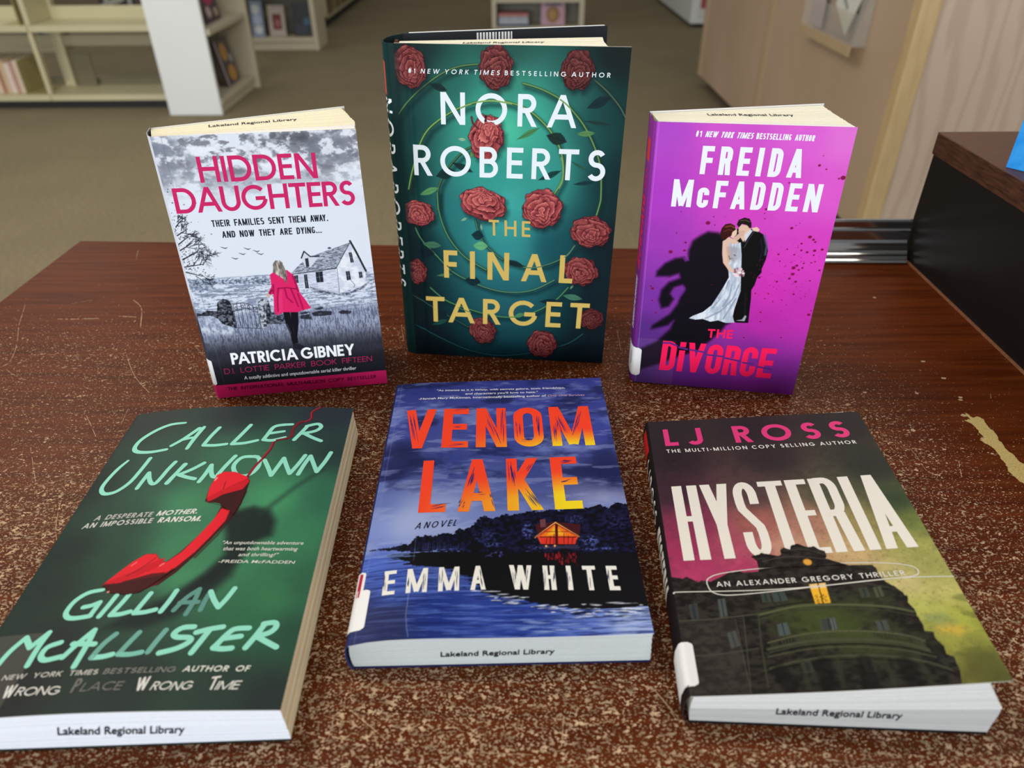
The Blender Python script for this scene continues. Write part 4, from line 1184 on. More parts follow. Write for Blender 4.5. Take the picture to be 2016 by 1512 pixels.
# ================================================================== BOOK: purple paperback with a bride and groom (standing, right)
def art_divorce(p):
    r = random.Random(11); U, Vv = p.U, p.Vv
    P = []
    for q, c in zip([(4.2,193.2),(45.2,198.4),(92.4,195.9),(119.5,194.4),(5.7,151.0),(50.5,161.7),(92.6,155.0),(116.5,156.1),(69.7,145.2),(4.8,114.1),(107.8,120.3)], ((178, 74, 200), (208, 86, 204), (222, 98, 212), (228, 116, 214), (176, 62, 196), (204, 74, 196), (218, 84, 204), (224, 92, 206), (212, 70, 192), (166, 62, 186), (216, 66, 192))):
        P.append((q[0], q[1], c))
    for q, c in zip([(0.9,107.2),(94.0,103.6),(118.4,109.9),(3.5,77.4),(93.2,84.0),(116.9,75.8),(1.4,45.3),(92.4,63.6),(4.2,11.6),(52.8,16.4),(88.8,31.2),(116.1,11.3),(35.1,0.6)], ((142, 58, 172), (214, 60, 188), (218, 66, 192), (124, 54, 162), (210, 52, 180), (198, 52, 176), (88, 48, 130), (186, 46, 166), (70, 38, 104), (104, 42, 128), (128, 44, 144), (118, 44, 138), (94, 42, 124))):
        P.append((q[0], q[1], c))
    p.gradpts(P, 3.0)
    p.C *= (.985 + .03 * fbm(U * .2, Vv * .2, 9)[..., None])
    K = (20, 12, 24)
    # the couple's cast shadow, part of the printed picture
    p.poly([(54.1,125.6),(48.7,127.5),(41.8,127.8),(37.0,124.6),(32.3,120.6),(30.2,112.9),(30.7,106.2),(28.5,108.0),(21.6,106.6),(14.8,102.3),(9.7,95.8),(9.5,91.8),(19.5,92.5),(25.5,95.1),(26.8,91.7),(19.0,87.7),(14.2,81.2),(13.2,72.9),(15.7,66.4),(21.0,68.3),(24.1,74.8),(20.9,78.7),(23.1,83.9),(29.2,86.4),(31.4,83.5),(28.4,77.2),(27.3,70.9),(22.6,62.2),(10.5,51.5),(9.8,48.2),(21.8,52.5),(26.0,57.1),(24.0,49.4),(14.6,37.7),(-0.1,28.5),(-2.3,17.9),(4.2,11.6),(17.5,17.6),(34.1,27.1),(45.1,31.5),(55.1,42.4),(62.2,51.6),(64.4,56.1),(69.4,59.7),(71.2,82.4),(64.3,120.6)], K, 2.0, .97)
    p.poly([(22.1,80.8),(25.8,84.1),(30.3,85.0),(31.6,81.5),(27.7,75.1),(24.0,75.8)], (112, 48, 150), 1.4, .75)
    p.poly([(26.9,106.9),(29.7,109.0),(31.4,105.8),(29.0,104.2)], (150, 60, 176), 1.0, .6)
    # groom
    p.poly([(60.2,130.5),(64.3,131.8),(69.4,131.7),(74.7,130.4),(79.3,127.9),(82.6,121.7),(84.5,116.2),(84.2,109.6),(82.6,102.4),(83.0,99.8),(80.7,96.1),(79.8,90.0),(78.2,85.7),(79.1,79.0),(79.6,70.9),(80.4,59.3),(71.3,58.8),(68.6,61.7),(67.1,74.0),(69.9,82.3),(68.2,101.9),(60.9,120.4)], (17, 15, 20), .25)
    p.line([(80.3,127.0),(83.0,119.8),(83.2,113.3)], 1.5, (92, 100, 128), .9, .8)
    p.line([(78.3,124.2),(80.7,116.0),(80.1,108.4)], .8, (48, 50, 64), .8, .7)
    p.line([(74.8,82.7),(76.2,70.6),(77.2,62.4)], .8, (44, 42, 52), .7, .7)
    p.poly([(71.0,60.6),(75.4,61.8),(77.1,65.5),(78.3,64.6),(77.5,60.5)], (196, 200, 210), .3, .8)
    p.poly([(62.1,132.3),(63.9,134.2),(68.2,133.6),(70.4,131.4),(70.4,128.2),(68.7,125.4),(66.8,121.6),(64.1,125.1),(62.4,128.7)], (228, 190, 166), .25)
    p.poly([(63.0,129.2),(66.3,129.8),(66.0,126.2),(64.3,126.5)], (190, 140, 118), .5, .6)
    p.poly([(60.5,134.1),(61.3,137.3),(64.8,139.2),(68.4,138.5),(70.1,135.5),(70.5,132.3),(69.4,131.8),(67.3,134.0),(63.8,134.7),(62.2,131.9)], (34, 26, 26), .25)
    p.line([(62.6,136.9),(65.9,137.5),(68.6,136.3)], .4, (150, 120, 100), .2, .7)
    p.poly([(66.7,127.1),(69.9,131.0),(71.8,130.1),(69.6,125.5),(68.0,121.7)], (216, 216, 224), .25)
    p.poly([(70.6,131.9),(74.2,133.0),(76.2,131.3),(75.7,129.5),(72.2,130.0)], (236, 200, 176), .3)
    p.line([(72.9,129.8),(69.9,123.6),(68.2,118.0)], .5, (70, 70, 84), .25)
    # bride
    p.poly([(60.1,120.3),(63.5,123.3),(65.2,126.1),(66.4,128.9),(64.7,129.3),(62.1,126.9),(59.5,124.0)], (214, 176, 156), .25)
    p.poly([(57.4,132.1),(60.0,132.2),(61.4,129.6),(61.5,126.8),(59.5,124.0),(57.7,124.8)], (236, 200, 176), .25)
    p.poly([(50.3,127.1),(50.8,130.8),(52.9,133.8),(56.2,134.6),(59.4,133.1),(60.4,130.4),(58.4,128.5),(58.0,125.7),(55.3,123.7),(52.0,122.6)], (60, 26, 24), .25)
    p.line([(53.2,131.8),(56.5,132.9),(59.2,131.7)], 1.0, (150, 70, 50), .5, .8); p.line([(52.8,128.6),(55.6,130.2),(58.3,129.4)], .7, (128, 56, 44), .4, .7)
    p.poly([(53.7,121.8),(56.4,124.8),(60.5,123.2),(63.8,121.5),(62.6,114.9),(60.9,109.1),(60.6,105.2),(63.1,100.6),(60.2,99.4),(56.5,105.0)], (226, 190, 168), .25)
    p.poly([(57.0,121.1),(60.6,119.4),(65.1,121.4),(67.3,111.4),(68.8,100.0),(70.9,84.4),(69.8,77.3),(68.7,70.0),(68.5,63.8),(70.4,58.7),(64.1,58.0),(58.3,59.6),(52.9,58.1),(47.1,59.9),(41.7,58.9),(36.9,59.7),(39.4,61.9),(46.4,65.7),(52.0,71.8),(56.1,81.3),(58.9,88.5),(61.0,94.6),(59.2,103.2),(60.1,110.0),(58.5,116.5)], None, .22, 1, 0, 1, ((178, 190, 206), (226, 234, 242), .5, .16))
    p.line([(54.1,120.9),(55.0,112.5),(56.6,105.9),(61.4,100.3),(66.0,98.6)], 2.6, (228, 192, 170), .4)
    p.poly([(56.0,117.3),(60.4,118.5),(64.5,116.9),(66.1,109.4),(63.9,106.4),(59.0,107.1)], (150, 140, 140), 1.4, .45)
    for q in ([(68.8,89.2),(66.5,78.0),(59.1,67.2),(48.9,60.6)], [(68.3,78.2),(64.5,67.6),(61.8,61.1)], [(61.3,91.7),(59.7,81.6),(53.2,69.8)], [(64.0,88.9),(63.6,79.8),(60.3,71.4)]):
        p.line(q, .9, (120, 134, 158), .7, .8)
    p.poly([(58.9,87.0),(61.0,84.7),(60.3,77.6),(56.7,71.1)], (212, 222, 234), .5, .7)
    for k in range(30):
        q = [(67.4,98.2),(71.3,98.4)]
        rr = abs(q[1][0] - q[0][0]); a = r.uniform(0, 6.28); d = rr * math.sqrt(r.random())
        p.blob(q[0][0] + d * math.cos(a), q[0][1] + d * math.sin(a), r.uniform(.7, 1.2), r.uniform(.7, 1.2), r.choice(((238, 222, 226), (226, 190, 200), (212, 166, 176), (244, 236, 238), (150, 110, 120))), .4)
    p.line([(58.5,110.8),(59.7,108.5),(60.9,109.1)], .6, (90, 70, 70), .3, .7); p.line([(61.8,112.0),(63.2,111.1)], .6, (60, 50, 60), .3, .7)
    # splatter
    RD = (128, 18, 66)
    for x in [(106.2,176.3,1.1),(111.0,174.0,.7),(122.6,168.9,1.9),(120.1,168.3,.8),(107.3,182.5,.5),(89.6,164.2,.7),(78.1,145.7,1.1),(41.0,134.1,1.8),(44.2,138.8,.6),(45.8,132.8,.6),(97.2,133.4,1.2),(110.4,127.8,1.5),(113.1,126.0,1.1),(114.6,124.4,.9),(105.9,122.8,.9),(97.2,118.2,.7),(106.7,117.9,.9),(120.3,119.3,1.2),(115.5,118.2,1.3),(110.8,116.8,1.1),(17.8,111.4,1.7),(27.4,113.0,1.1),(27.4,119.0,1.0),(20.6,125.6,.6),(22.0,141.1,.5),(77.6,142.8,.6),(78.4,139.0,.6),(101.8,137.2,.5),(99.7,135.3,.5)]:
        p.blob(x[0], x[1], x[2] * .85, x[2] * .7, RD, .25, .95)
    for x in [(104.4,100.0,1.5),(104.1,104.7,1.6),(105.9,106.5,1.2),(102.8,96.5,1.1),(107.5,94.4,1.1),(110.0,105.1,.9),(94.7,93.6,1.0),(82.0,95.8,1.1),(108.1,84.7,.9),(121.8,104.0,.9),(115.6,114.9,.8),(115.1,109.2,.7),(117.5,110.2,.7),(121.8,69.4,1.4),(122.8,72.9,.6),(87.7,68.7,.8),(88.9,61.1,.8),(106.0,49.2,.8),(79.2,46.9,.8),(7.7,82.0,1.4),(6.4,83.7,.8),(18.6,92.0,.9),(11.9,62.2,.9),(8.4,72.3,.7),(92.0,114.1,.9),(102.6,114.4,.8),(110.2,108.5,.8),(107.8,103.4,.9),(90.6,83.8,.7),(81.4,83.4,.7),(88.7,79.7,.6),(94.7,78.1,.6),(100.7,79.6,.6),(117.1,95.8,.7),(93.8,109.1,.7)]:
        p.blob(x[0], x[1], x[2] * .85, x[2] * .7, RD, .25, .95)
    for k in range(120):
        q = [(97.6,98.1)][0]
        p.blob(q[0] + r.gauss(0, 14), q[1] + r.gauss(0, 15), r.uniform(.12, .4), r.uniform(.12, .35), RD, .3, .8)
    # bottom band under clear tape and the fold beside the spine
    c0 = [(1.3,193.1)][0][0]
    p.mix(np.exp(-((U - c0) / .3) ** 2) * .3, (226, 170, 240))
    t = [(-3.0,40.0)][0]
    p.mix(sm(t[1], t[1] - .3, Vv) * (1 - sm(30, 30.4, U)) * .10, (180, 180, 200))


def book_divorce():
    b = 'div'; B = BOOKS[b]
    root = book_root(b, 'standing purple paperback with a bride and groom and a red title')
    pt = Paint(0, B['W'], 0, B['H'], .34); art_divorce(pt)
    fc = painted_sheet('front_cover', b, pt, root)
    Lw = wraplen(b)
    sp = Paint(-Lw, 0, 0, B['H'], .4)
    t = sp.Vv / B['H']
    sp.C[:] = col255((92, 40, 120)) * (1 - t[..., None]) + col255((150, 56, 150)) * t[..., None]
    sp.mix(sm(-7, -3, sp.U) * .4, (122, 52, 140))
    sp.poly([(-16, 188), (-5.5, 188), (-5.5, 173), (-16, 173)], (222, 64, 52), .3)
    spo = painted_sheet('spine', b, sp, root, back=(96, 40, 116))
    k = Ink(); RED = (240, 40, 74)
    k.text('THE', (-14, 168), (-14, 153), (-7, 168), RED, t=.16, tr=.2, geo=3)
    k.text('DIVORCE', (-18.5, 148), (-18.5, 94), (-6, 148), RED, t=.2, tr=.12, narrow=True, eq=.5)
    k.text('FREIDA McFADDEN', (-16, 86), (-16, 44), (-7.5, 86), (238, 236, 244), t=.18, tr=.12, narrow=True, eq=.45)
    k.on('spine_lettering', spo, b)
    standing_back(b, root, (110, 44, 130), 115, 66)
    pb = page_block_fan(b, root, 'page_block', 34, (0.8, 7.6), (-3.6, 28), [(123.4, 7.4), (123.4, 12), (118.5, 36), (117.5, 40), (113.5, 64)], 199.6, 0.8, 5.7,
                        ((254, 253, 250), (252, 248, 232), (236, 226, 200)), 15)
    st = [(33.4,26.8,199.8),(89.6,32.4,199.8)]
    stamp_text(pb, lambda uv, h: np.stack([uv[:, 0], uv[:, 1], 199.75 + h], 1), st[0], st[1], (st[0][0] - .6, st[0][1] + 5))
    WH = (240, 244, 250); RD = (252, 32, 92)
    cond = {'M': .74, 'W': .84, 'A': .54, 'N': .54, 'c': .42}
    k = Ink()
    it = lambda i: 0.2 if 3 <= i < 17 else 0.0
    k.text('#1 NEW YORK TIMES BESTSELLING AUTHOR', *[(25.5,192.0),(99.7,191.4),(25.7,195.8)], WH, t=.19, tr=.11, space=.6, slant=it, geo=3, eq=.44, widths=cond)
    k.on('tagline_lettering', fc, b)
    k = Ink()
    k.text('FREIDA', *[(30.9,167.7),(96.3,167.7),(31.0,186.3)], WH, tf=.052, tr=.22, narrow=True, eq=.44, widths=cond)
    k.text('McFADDEN', *[(14.6,144.6),(111.5,145.2),(14.8,163.6)], WH, tf=.034, tr=.19, narrow=True, eq=.44, widths=cond)
    k.on('author_lettering', fc, b)
    k = Ink()
    k.text('THE', *[(52.3,44.6),(71.0,45.2),(52.1,52.0)], RD, t=.20, tr=.17, geo=3)
    k.text('DiVORCE', *[(19.1,12.9),(104.7,13.4),(19.8,39.0)], RD, tf=.052, tr=.065, narrow=True, eq=.48, widths={'V': .56, 'O': .50})
    # the slashes that cut the title
    cut = (96, 42, 128)
    for q in ([(19.5,37.0),(25.2,37.5),(31.2,35.3)], [(31.8,34.5),(39.2,33.0)], [(40.1,33.1),(52.8,31.6)], [(52.5,29.8),(66.9,29.3)], [(67.5,28.3),(80.2,26.3)], [(81.3,25.4),(89.9,24.8)], [(93.1,22.9),(104.7,21.5)]):
        k.ribbon([x + (1,) for x in q], 1.5, cut)
    k.on('title_lettering', fc, b)
    q = [(-3.4,6.2),(-2.3,31.1)]
    patch('call_number_label', b, -17, 4.2, q[0][1], q[1][1], 2.5, .3, 'label', root)
    k = Ink()
    for u0_, a_, c_ in ((-6.6, 5, 13), (-5.0, 5, 11)):      # lines too small to read
        k.ribbon([(u0_, q[1][1] - a_, 1), (u0_, q[1][1] - a_ - c_, 1)], .5, (120, 120, 130))
    k.on('label_lettering', spo, b, .35)


book_divorce()


# ================================================================== BOOK: dark green paperback with a red telephone handset (lying, left)
def art_caller(p):
    U, Vv = p.U, p.Vv
    P = []
    for q, c in zip([(9.8,219.8),(72.3,222.9),(135.5,220.1),(147.9,180.9),(0.7,153.0),(42.7,163.5),(80.7,170.3),(117.2,135.3),(144.1,136.0),(38.3,116.4),(65.4,129.5),(134.1,105.8),(103.8,86.5),(14.9,98.2),(39.2,88.9),(75.9,97.5)], ((52, 58, 56), (46, 52, 54), (46, 54, 62), (44, 62, 60), (44, 54, 50), (54, 82, 70), (60, 108, 82), (72, 150, 104), (52, 108, 82), (48, 74, 62), (70, 136, 98), (60, 126, 90), (62, 128, 90), (40, 50, 46), (46, 72, 58), (66, 130, 94))):
        P.append((q[0], q[1], c))
    for q, c in zip([(16.4,73.8),(83.1,75.5),(133.5,63.3),(123.9,46.2),(147.4,40.9),(72.5,52.3),(33.5,38.4),(77.5,16.3),(119.2,15.7),(142.3,6.3),(28.2,14.3),(146.3,69.4)], ((42, 52, 48), (70, 138, 98), (58, 122, 84), (50, 108, 76), (44, 78, 62), (48, 74, 62), (42, 48, 46), (44, 52, 50), (46, 62, 56), (44, 52, 52), (44, 46, 46), (50, 96, 72))):
        P.append((q[0], q[1], c))
    p.gradpts(P, 3.0)
    p.C *= (.97 + .06 * fbm(U * .35, Vv * .35, 5)[..., None])
    # shadow of the handset in the printed picture
    SH = (30, 38, 38)
    p.poly([(91.8,116.9),(95.5,124.3),(105.9,128.9),(116.1,126.0),(121.3,117.1),(121.9,105.6),(114.8,101.3),(110.2,91.8),(105.2,81.4),(98.5,71.5),(91.4,64.4),(85.9,66.8),(93.5,78.9),(99.4,91.8),(96.6,105.4)], SH, 3.4, .92)
    p.poly([(92.3,76.6),(102.8,86.7),(109.5,94.6),(107.5,76.5),(98.5,62.1),(87.5,50.8),(72.2,43.6),(54.1,44.4),(62.9,53.8),(78.1,62.4)], SH, 4.0, .85)
    p.line([(111.6,122.9),(126.0,145.1),(140.5,162.5)], 3.2, (40, 62, 56), 2.6, .6)
    # cord
    p.line(bez([(127.3,227.8),(122.7,222.0),(123.0,213.6),(116.0,208.4),(113.4,201.4),(113.5,194.0),(104.9,189.9),(103.4,180.8),(100.2,170.2),(97.8,163.5),(95.7,154.2)]), 1.9, (92, 30, 40), .35)
    p.line(bez([(126.9,227.8),(122.3,222.0),(122.6,213.6),(115.5,208.8),(113.0,201.8),(113.1,194.3),(104.4,190.3),(103.0,181.2),(99.7,170.6),(97.4,163.8),(95.2,154.9)]), .8, (190, 48, 62), .35, .9)
    # handset
    R1 = (232, 34, 50); R2 = (206, 24, 40); D1 = (66, 18, 20); D2 = (96, 22, 24)
    p.poly([(76.6,132.9),(75.7,144.9),(76.8,156.1),(80.6,159.1),(87.8,158.7),(95.6,154.6),(98.2,150.9),(98.4,141.4),(98.1,130.4),(96.3,121.3),(93.7,114.0),(89.3,102.7),(84.0,90.6),(78.0,79.2),(71.4,70.8),(62.7,68.8),(51.6,68.2),(42.3,72.4),(44.7,75.9),(51.0,84.2),(56.6,92.7),(62.5,92.9),(67.5,87.2),(70.1,86.8),(75.2,93.5),(81.3,105.6),(86.1,116.9),(87.3,128.9),(85.9,130.8)], D1, .25)
    p.poly([(76.8,156.1),(80.6,159.1),(87.8,158.7),(95.6,154.6),(96.7,152.6),(85.8,143.9),(76.9,135.3),(75.7,144.9)], R1, .25)
    p.poly([(76.7,135.9),(85.8,143.9),(96.9,152.6),(98.2,149.9),(95.8,143.0),(85.2,138.3),(79.2,131.3)], R2, .35)
    p.poly([(78.4,132.1),(85.4,137.5),(94.1,141.4),(95.1,125.8),(88.4,128.9),(85.1,131.2)], (58, 16, 18), .5)
    p.poly([(87.9,127.1),(93.2,125.0),(92.9,116.9),(88.5,105.5),(83.2,93.3),(76.7,83.0),(72.9,78.7),(65.8,78.4),(54.8,74.6),(42.7,73.6),(46.8,80.1),(51.7,87.4),(57.2,92.7),(62.6,92.6),(67.7,86.5),(70.6,86.8),(76.1,93.7),(81.3,105.6),(85.9,117.7)], R1, .3)
    p.poly([(41.8,73.4),(54.7,74.7),(65.7,78.6),(72.3,79.1),(71.0,72.0),(66.6,68.6),(49.6,68.5)], D2, .4)
    p.poly([(42.0,71.8),(49.7,73.0),(60.3,75.1),(71.1,77.1),(77.1,81.9),(73.5,75.8),(68.5,71.0),(63.7,66.2),(57.6,64.9),(48.5,66.6)], D1, .35)
    p.poly([(41.8,72.6),(46.6,75.9),(54.5,80.3),(60.5,85.1),(68.5,89.9),(68.4,84.7),(59.4,77.6),(50.7,72.9)], R2, .4)
    p.line([(52.8,77.2),(59.0,83.7),(63.6,90.0)], .5, (120, 20, 28), .3, .9)
    p.line([(84.4,143.1),(84.0,149.6)], .5, (110, 18, 26), .25, .9)
    p.line([(77.1,151.1),(77.8,153.4)], .9, (255, 190, 180), .35, .9); p.line([(52.3,84.8),(54.3,87.2)], .6, (255, 150, 150), .3, .8); p.line([(67.7,84.0),(69.1,85.6)], .8, (255, 160, 150), .4, .8)
    p.blob(*[(47.1,67.6)][0], .7, .5, (255, 170, 160), .4)
    p.line([(98.4,141.4),(97.0,122.8),(91.5,105.4),(84.4,89.3)], 1.2, (48, 14, 16), .6, .6)


def book_caller():
    b = 'cal'; B = BOOKS[b]
    root = book_root(b, 'dark green paperback lying flat with a red telephone handset and mint brush letters')
    pt = Paint(0, B['W'], 0, B['H'], .36); art_caller(pt)
    # clear tape across the lower spine corner
    tp = [(25.2,44.4),(26.2,23.0),(25.0,4.6),(19.9,-15.1)]
    pt.poly([(-5, tp[0][1]), (tp[0][0], tp[0][1]), (tp[1][0], tp[1][1]), (tp[2][0] , tp[2][1]), (tp[3][0], -5), (-5, -5)], (112, 104, 98), .2, .45)
    fc = painted_sheet('front_cover', b, pt, root)
    sp = Paint(-wraplen(b), 0, 0, B['H'], .8); sp.fill((44, 52, 50))
    painted_sheet('spine', b, sp, root, back=(44, 52, 50))
    lying_back(b, root, (44, 52, 50))
    pb = page_block_lying(b, root, 'page_block', 34, lambda f: 149.4 + .9 * (1 - f), 0.7, B['H'] - .7, ((232, 237, 246), (250, 222, 160), (240, 240, 236)), 4)
    st = [(46.9,0.5,10.8),(103.2,0.5,8.7),(48.7,0.5,15.9)]
    stamp_text(pb, lambda uv, h: np.stack([uv[:, 0], 0.45 - h, uv[:, 1]], 1), (st[0][0], st[0][2]), (st[1][0], st[1][2]), (st[2][0], st[2][2] + .9))
    MINT = (150, 226, 204)
    def strokes(k, lst, w, c):
        for q in lst:
            P = bez(q, 6)
            k.ribbon([(x, y, ww) for x, y, ww in P], w, c, caps=True, seg=4)
    k = Ink()
    strokes(k, [[(39.5,211.2,.7),(29.8,210.4,1),(21.6,205.2,1.1),(14.9,196.6,1.1),(13.7,188.3,1.1),(17.5,183.6,1.1),(26.6,182.0,1),(36.3,183.4,.9)], [(38.3,186.9,.9),(44.2,193.5,1),(51.1,204.0,1.1)], [(53.9,205.0,1),(51.3,193.8,1.1),(49.8,183.0,.9)], [(44.4,192.9),(51.1,194.6,.8)],
                [(64.6,203.9),(61.7,195.4),(59.5,186.0)], [(59.6,185.6),(67.1,185.2),(74.1,186.3,.9)], [(84.7,206.2),(80.9,195.3),(77.6,186.4)], [(77.7,186.2),(85.5,187.1),(93.0,189.9,.9)],
                [(111.9,207.4,.9),(104.8,206.4),(100.3,203.9),(98.1,195.9),(96.7,190.5)], [(96.7,190.5),(102.5,190.0),(110.1,193.3,.9)], [(99.3,197.3),(108.1,199.7,.8)], [(122.3,205.8),(119.3,197.9),(116.5,191.0)], [(121.8,205.8),(128.6,208.5),(131.4,205.4),(128.4,200.8),(120.5,197.7)], [(121.7,197.8),(127.9,193.7),(133.9,190.5)]], 2.75, MINT)
    strokes(k, [[(14.5,175.3,.7),(11.0,167.9),(8.4,157.7),(8.1,150.7),(10.9,145.9),(15.1,144.7),(19.8,146.6),(24.5,153.5),(27.0,164.2),(28.8,175.5)], [(31.3,147.2),(32.2,153.6),(33.4,161.1)], [(33.4,161.1),(35.8,155.3),(38.7,150.9),(41.2,150.7),(42.9,155.7),(44.6,163.3),(46.8,170.0)], [(53.8,167.1,1.2),(51.2,159.4),(48.4,150.3,1.2)], [(65.5,167.8),(59.9,162.2),(53.2,157.6)], [(53.4,157.3),(59.3,154.7),(64.2,153.1)],
                [(67.7,150.3),(69.3,156.8),(70.7,165.7)], [(70.7,165.7),(72.4,159.4),(74.6,154.9),(77.0,154.3)], [(77.0,155.4),(79.8,164.9),(83.2,174.1)],
[(97.1,173.4),(88.1,172.7),(84.7,164.6),(89.0,156.3),(95.8,155.9),(99.9,162.8),(99.0,171.1),(95.3,173.8)],
                [(102.4,170.2),(106.1,163.3),(109.8,155.7)], [(109.8,155.7),(112.0,164.2),(114.0,172.3)], [(114.0,172.3),(117.4,164.4),(120.6,157.7)], [(120.6,157.7),(123.9,166.3),(126.7,175.4)], [(125.9,157.2),(127.8,166.5),(130.2,175.0)], [(130.2,175.0),(133.4,167.5),(136.7,159.9)], [(136.7,159.9),(140.0,169.2),(142.4,178.8)]], 2.75, MINT)
    k.on('title_lettering', fc, b)
    k = Ink(); MD = (96, 150, 140)
    strokes(k, [[(43.8,69.1,.8),(36.9,67.7),(32.1,62.8),(30.8,56.3),(32.8,52.9),(36.3,51.9),(40.7,52.2),(44.4,52.8)], [(45.6,61.1),(44.9,56.6),(44.1,52.7)], [(38.4,58.5),(42.1,59.3),(45.6,61.1)], [(52.5,64.9),(50.9,58.5),(49.0,52.1)], [(58.9,65.8),(57.6,61.0),(54.4,52.7)], [(54.4,52.7),(59.2,53.0),(63.4,54.3)], [(69.7,65.5),(67.6,58.7),(65.9,53.3)], [(65.9,53.3),(71.0,53.7),(75.8,55.1)], [(82.3,66.9),(80.8,60.1),(78.8,53.8)]], 2.75, MINT)
    strokes(k, [[(85.0,54.4),(88.6,61.9),(93.7,67.7)], [(93.7,67.7),(93.5,60.9),(91.8,51.9)], [(86.5,59.1),(95.5,59.4)], [(98.2,54.4),(98.8,60.8),(99.9,66.1)]], 2.6, MD)
    strokes(k, [[(99.9,66.1),(103.0,60.8),(106.7,56.0)], [(106.7,56.0),(109.3,61.7),(111.5,68.1)]], 2.75, MINT)
    strokes(k, [[(11.5,27.5),(13.6,35.1),(17.6,42.2)], [(17.6,42.2),(22.6,36.1)], [(22.6,36.1),(28.0,44.2)], [(28.0,44.2),(26.7,35.9),(26.5,25.9)], [(36.7,37.8),(31.4,35.5),(30.5,31.0),(33.6,28.3),(40.4,29.6)], [(41.6,29.2),(45.5,36.5),(50.3,44.0)], [(50.3,44.0),(50.4,37.0),(49.4,23.8)], [(43.2,36.6),(53.8,35.8)], [(55.6,28.3),(60.5,28.5),(64.7,29.6)]], 2.9, MINT)
    strokes(k, [[(61.9,41.1),(58.2,35.7),(55.6,28.5)], [(72.9,41.6),(70.3,36.1),(67.6,29.6)], [(85.3,42.6),(83.1,36.6),(81.1,30.3)]], 2.8, (112, 172, 158)); strokes(k, [[(67.5,29.5),(72.9,29.3),(78.1,30.3)]], 2.7, (126, 196, 178))
    strokes(k, [[(98.3,44.3),(93.0,43.8),(90.0,40.7),(91.8,38.5),(97.8,38.0),(98.8,35.8),(94.0,32.1),(86.6,29.7)], [(100.4,41.0),(105.8,42.8),(112.3,44.2)], [(106.5,42.8),(104.1,36.2),(101.6,29.5)], [(125.0,43.5),(118.5,42.9),(115.4,39.7),(112.2,34.0),(111.0,32.3)], [(111.1,32.1),(115.5,31.6),(119.7,32.0)], [(114.3,37.4),(122.3,38.7)], [(132.1,45.7),(129.3,38.7),(126.2,32.2)], [(131.6,46.0),(136.8,46.7),(137.9,43.9),(135.1,40.6),(129.3,38.7)], [(129.8,38.7),(135.4,35.5),(140.6,32.6)]], 3.0, MINT)
    k.on('author_lettering', fc, b)
    k = Ink(); W1 = (228, 228, 220); W2 = (150, 150, 144)
    dim = lambda i: W2 if 2 <= i < 10 else W1
    k.text('A DESPERATE', *[(15.6,121.9),(49.2,121.7),(15.4,125.8)], (186, 186, 180), t=.2, tr=.16, slant=.22, space=.7); k.text('MOTHER.', *[(51.8,122.0),(74.9,122.9),(51.9,126.0)], W1, t=.2, tr=.12, slant=.22)
    k.text('AN IMPOSSIBLE', *[(11.2,116.0),(51.2,116.3),(10.8,120.1)], (200, 200, 194), t=.2, tr=.15, slant=.22, space=.7); k.text('RANSOM.', *[(54.6,116.4),(78.9,116.6),(54.5,120.6)], W1, t=.2, tr=.12, slant=.22)
    k.text('NEW YORK TIMES', *[(17.9,18.8),(62.0,19.0),(17.7,21.5)], (200, 198, 190), t=.19, tr=.22, slant=.2, space=.9); k.text('BESTSELLING', *[(64.5,19.0),(97.4,19.2),(64.5,21.9)], (130, 130, 124), t=.19, tr=.2, slant=.2)
    k.text('AUTHOR OF', *[(100.6,19.3),(130.9,19.3),(100.6,22.4)], W1, t=.19, tr=.22, slant=.2, space=.9)
    k.on('tagline_lettering', fc, b)
    k = Ink()
    hw = dict(t=.14, tr=.10, jitter=.04, slant=.25)
    B1 = (226, 224, 218); B2 = (118, 116, 112)
    for w, q, c in (('W', [(22.6,9.5),(27.6,10.0),(20.9,15.7)], B1), ('RONG', [(28.4,10.2),(48.6,9.4),(27.9,14.5)], B1), ('P', [(53.6,10.1),(56.5,10.5),(52.3,17.0)], B2), ('LACE', [(57.5,10.6),(75.7,10.7),(57.4,15.0)], B2),
                    ('W', [(82.3,9.9),(87.6,10.6),(80.5,16.5)], B1), ('RONG', [(89.0,10.2),(107.3,10.1),(89.2,14.5)], B1), ('T', [(114.4,9.8),(118.4,10.4),(113.7,16.4)], B1), ('IME', [(117.9,9.9),(128.4,10.2),(118.0,14.3)], B1)):
        k.text(w, *q, c, **hw)
    k.on('other_title_lettering', fc, b)
    k = Ink(); q = (222, 222, 214)
    k.small('"An unputdownable adventure', *[(96.0,98.8),(140.3,98.9),(95.8,101.3)], q, shear=.22, bold=.008); k.small('that was both heartwarming', *[(97.7,94.3),(137.9,94.4),(97.6,96.9)], q, shear=.22, bold=.008)
    k.small('and thrilling!"', *[(107.2,90.1),(128.2,90.1),(107.1,92.5)], q, shear=.22, bold=.008); k.small('-FREIDA McFADDEN', *[(97.8,85.4),(138.3,85.0),(97.7,87.5)], q, shear=.22, bold=.008)
    k.on('quote_lettering', fc, b)
    overlay('handset_over_lettering', b, pt, [(76.6,132.9),(75.7,144.9),(76.8,156.1),(80.6,159.1),(87.8,158.7),(95.6,154.6),(98.2,150.9),(98.4,141.4),(98.1,130.4),(96.3,121.3),(87.3,128.9)], .3, fc)
    overlay('handset_end_over_lettering', b, pt, [(42.0,71.8),(47.5,78.3),(77.1,81.9),(68.5,71.0),(63.7,66.2),(57.6,64.9),(48.5,66.6)], .3, fc)
    k = Ink()
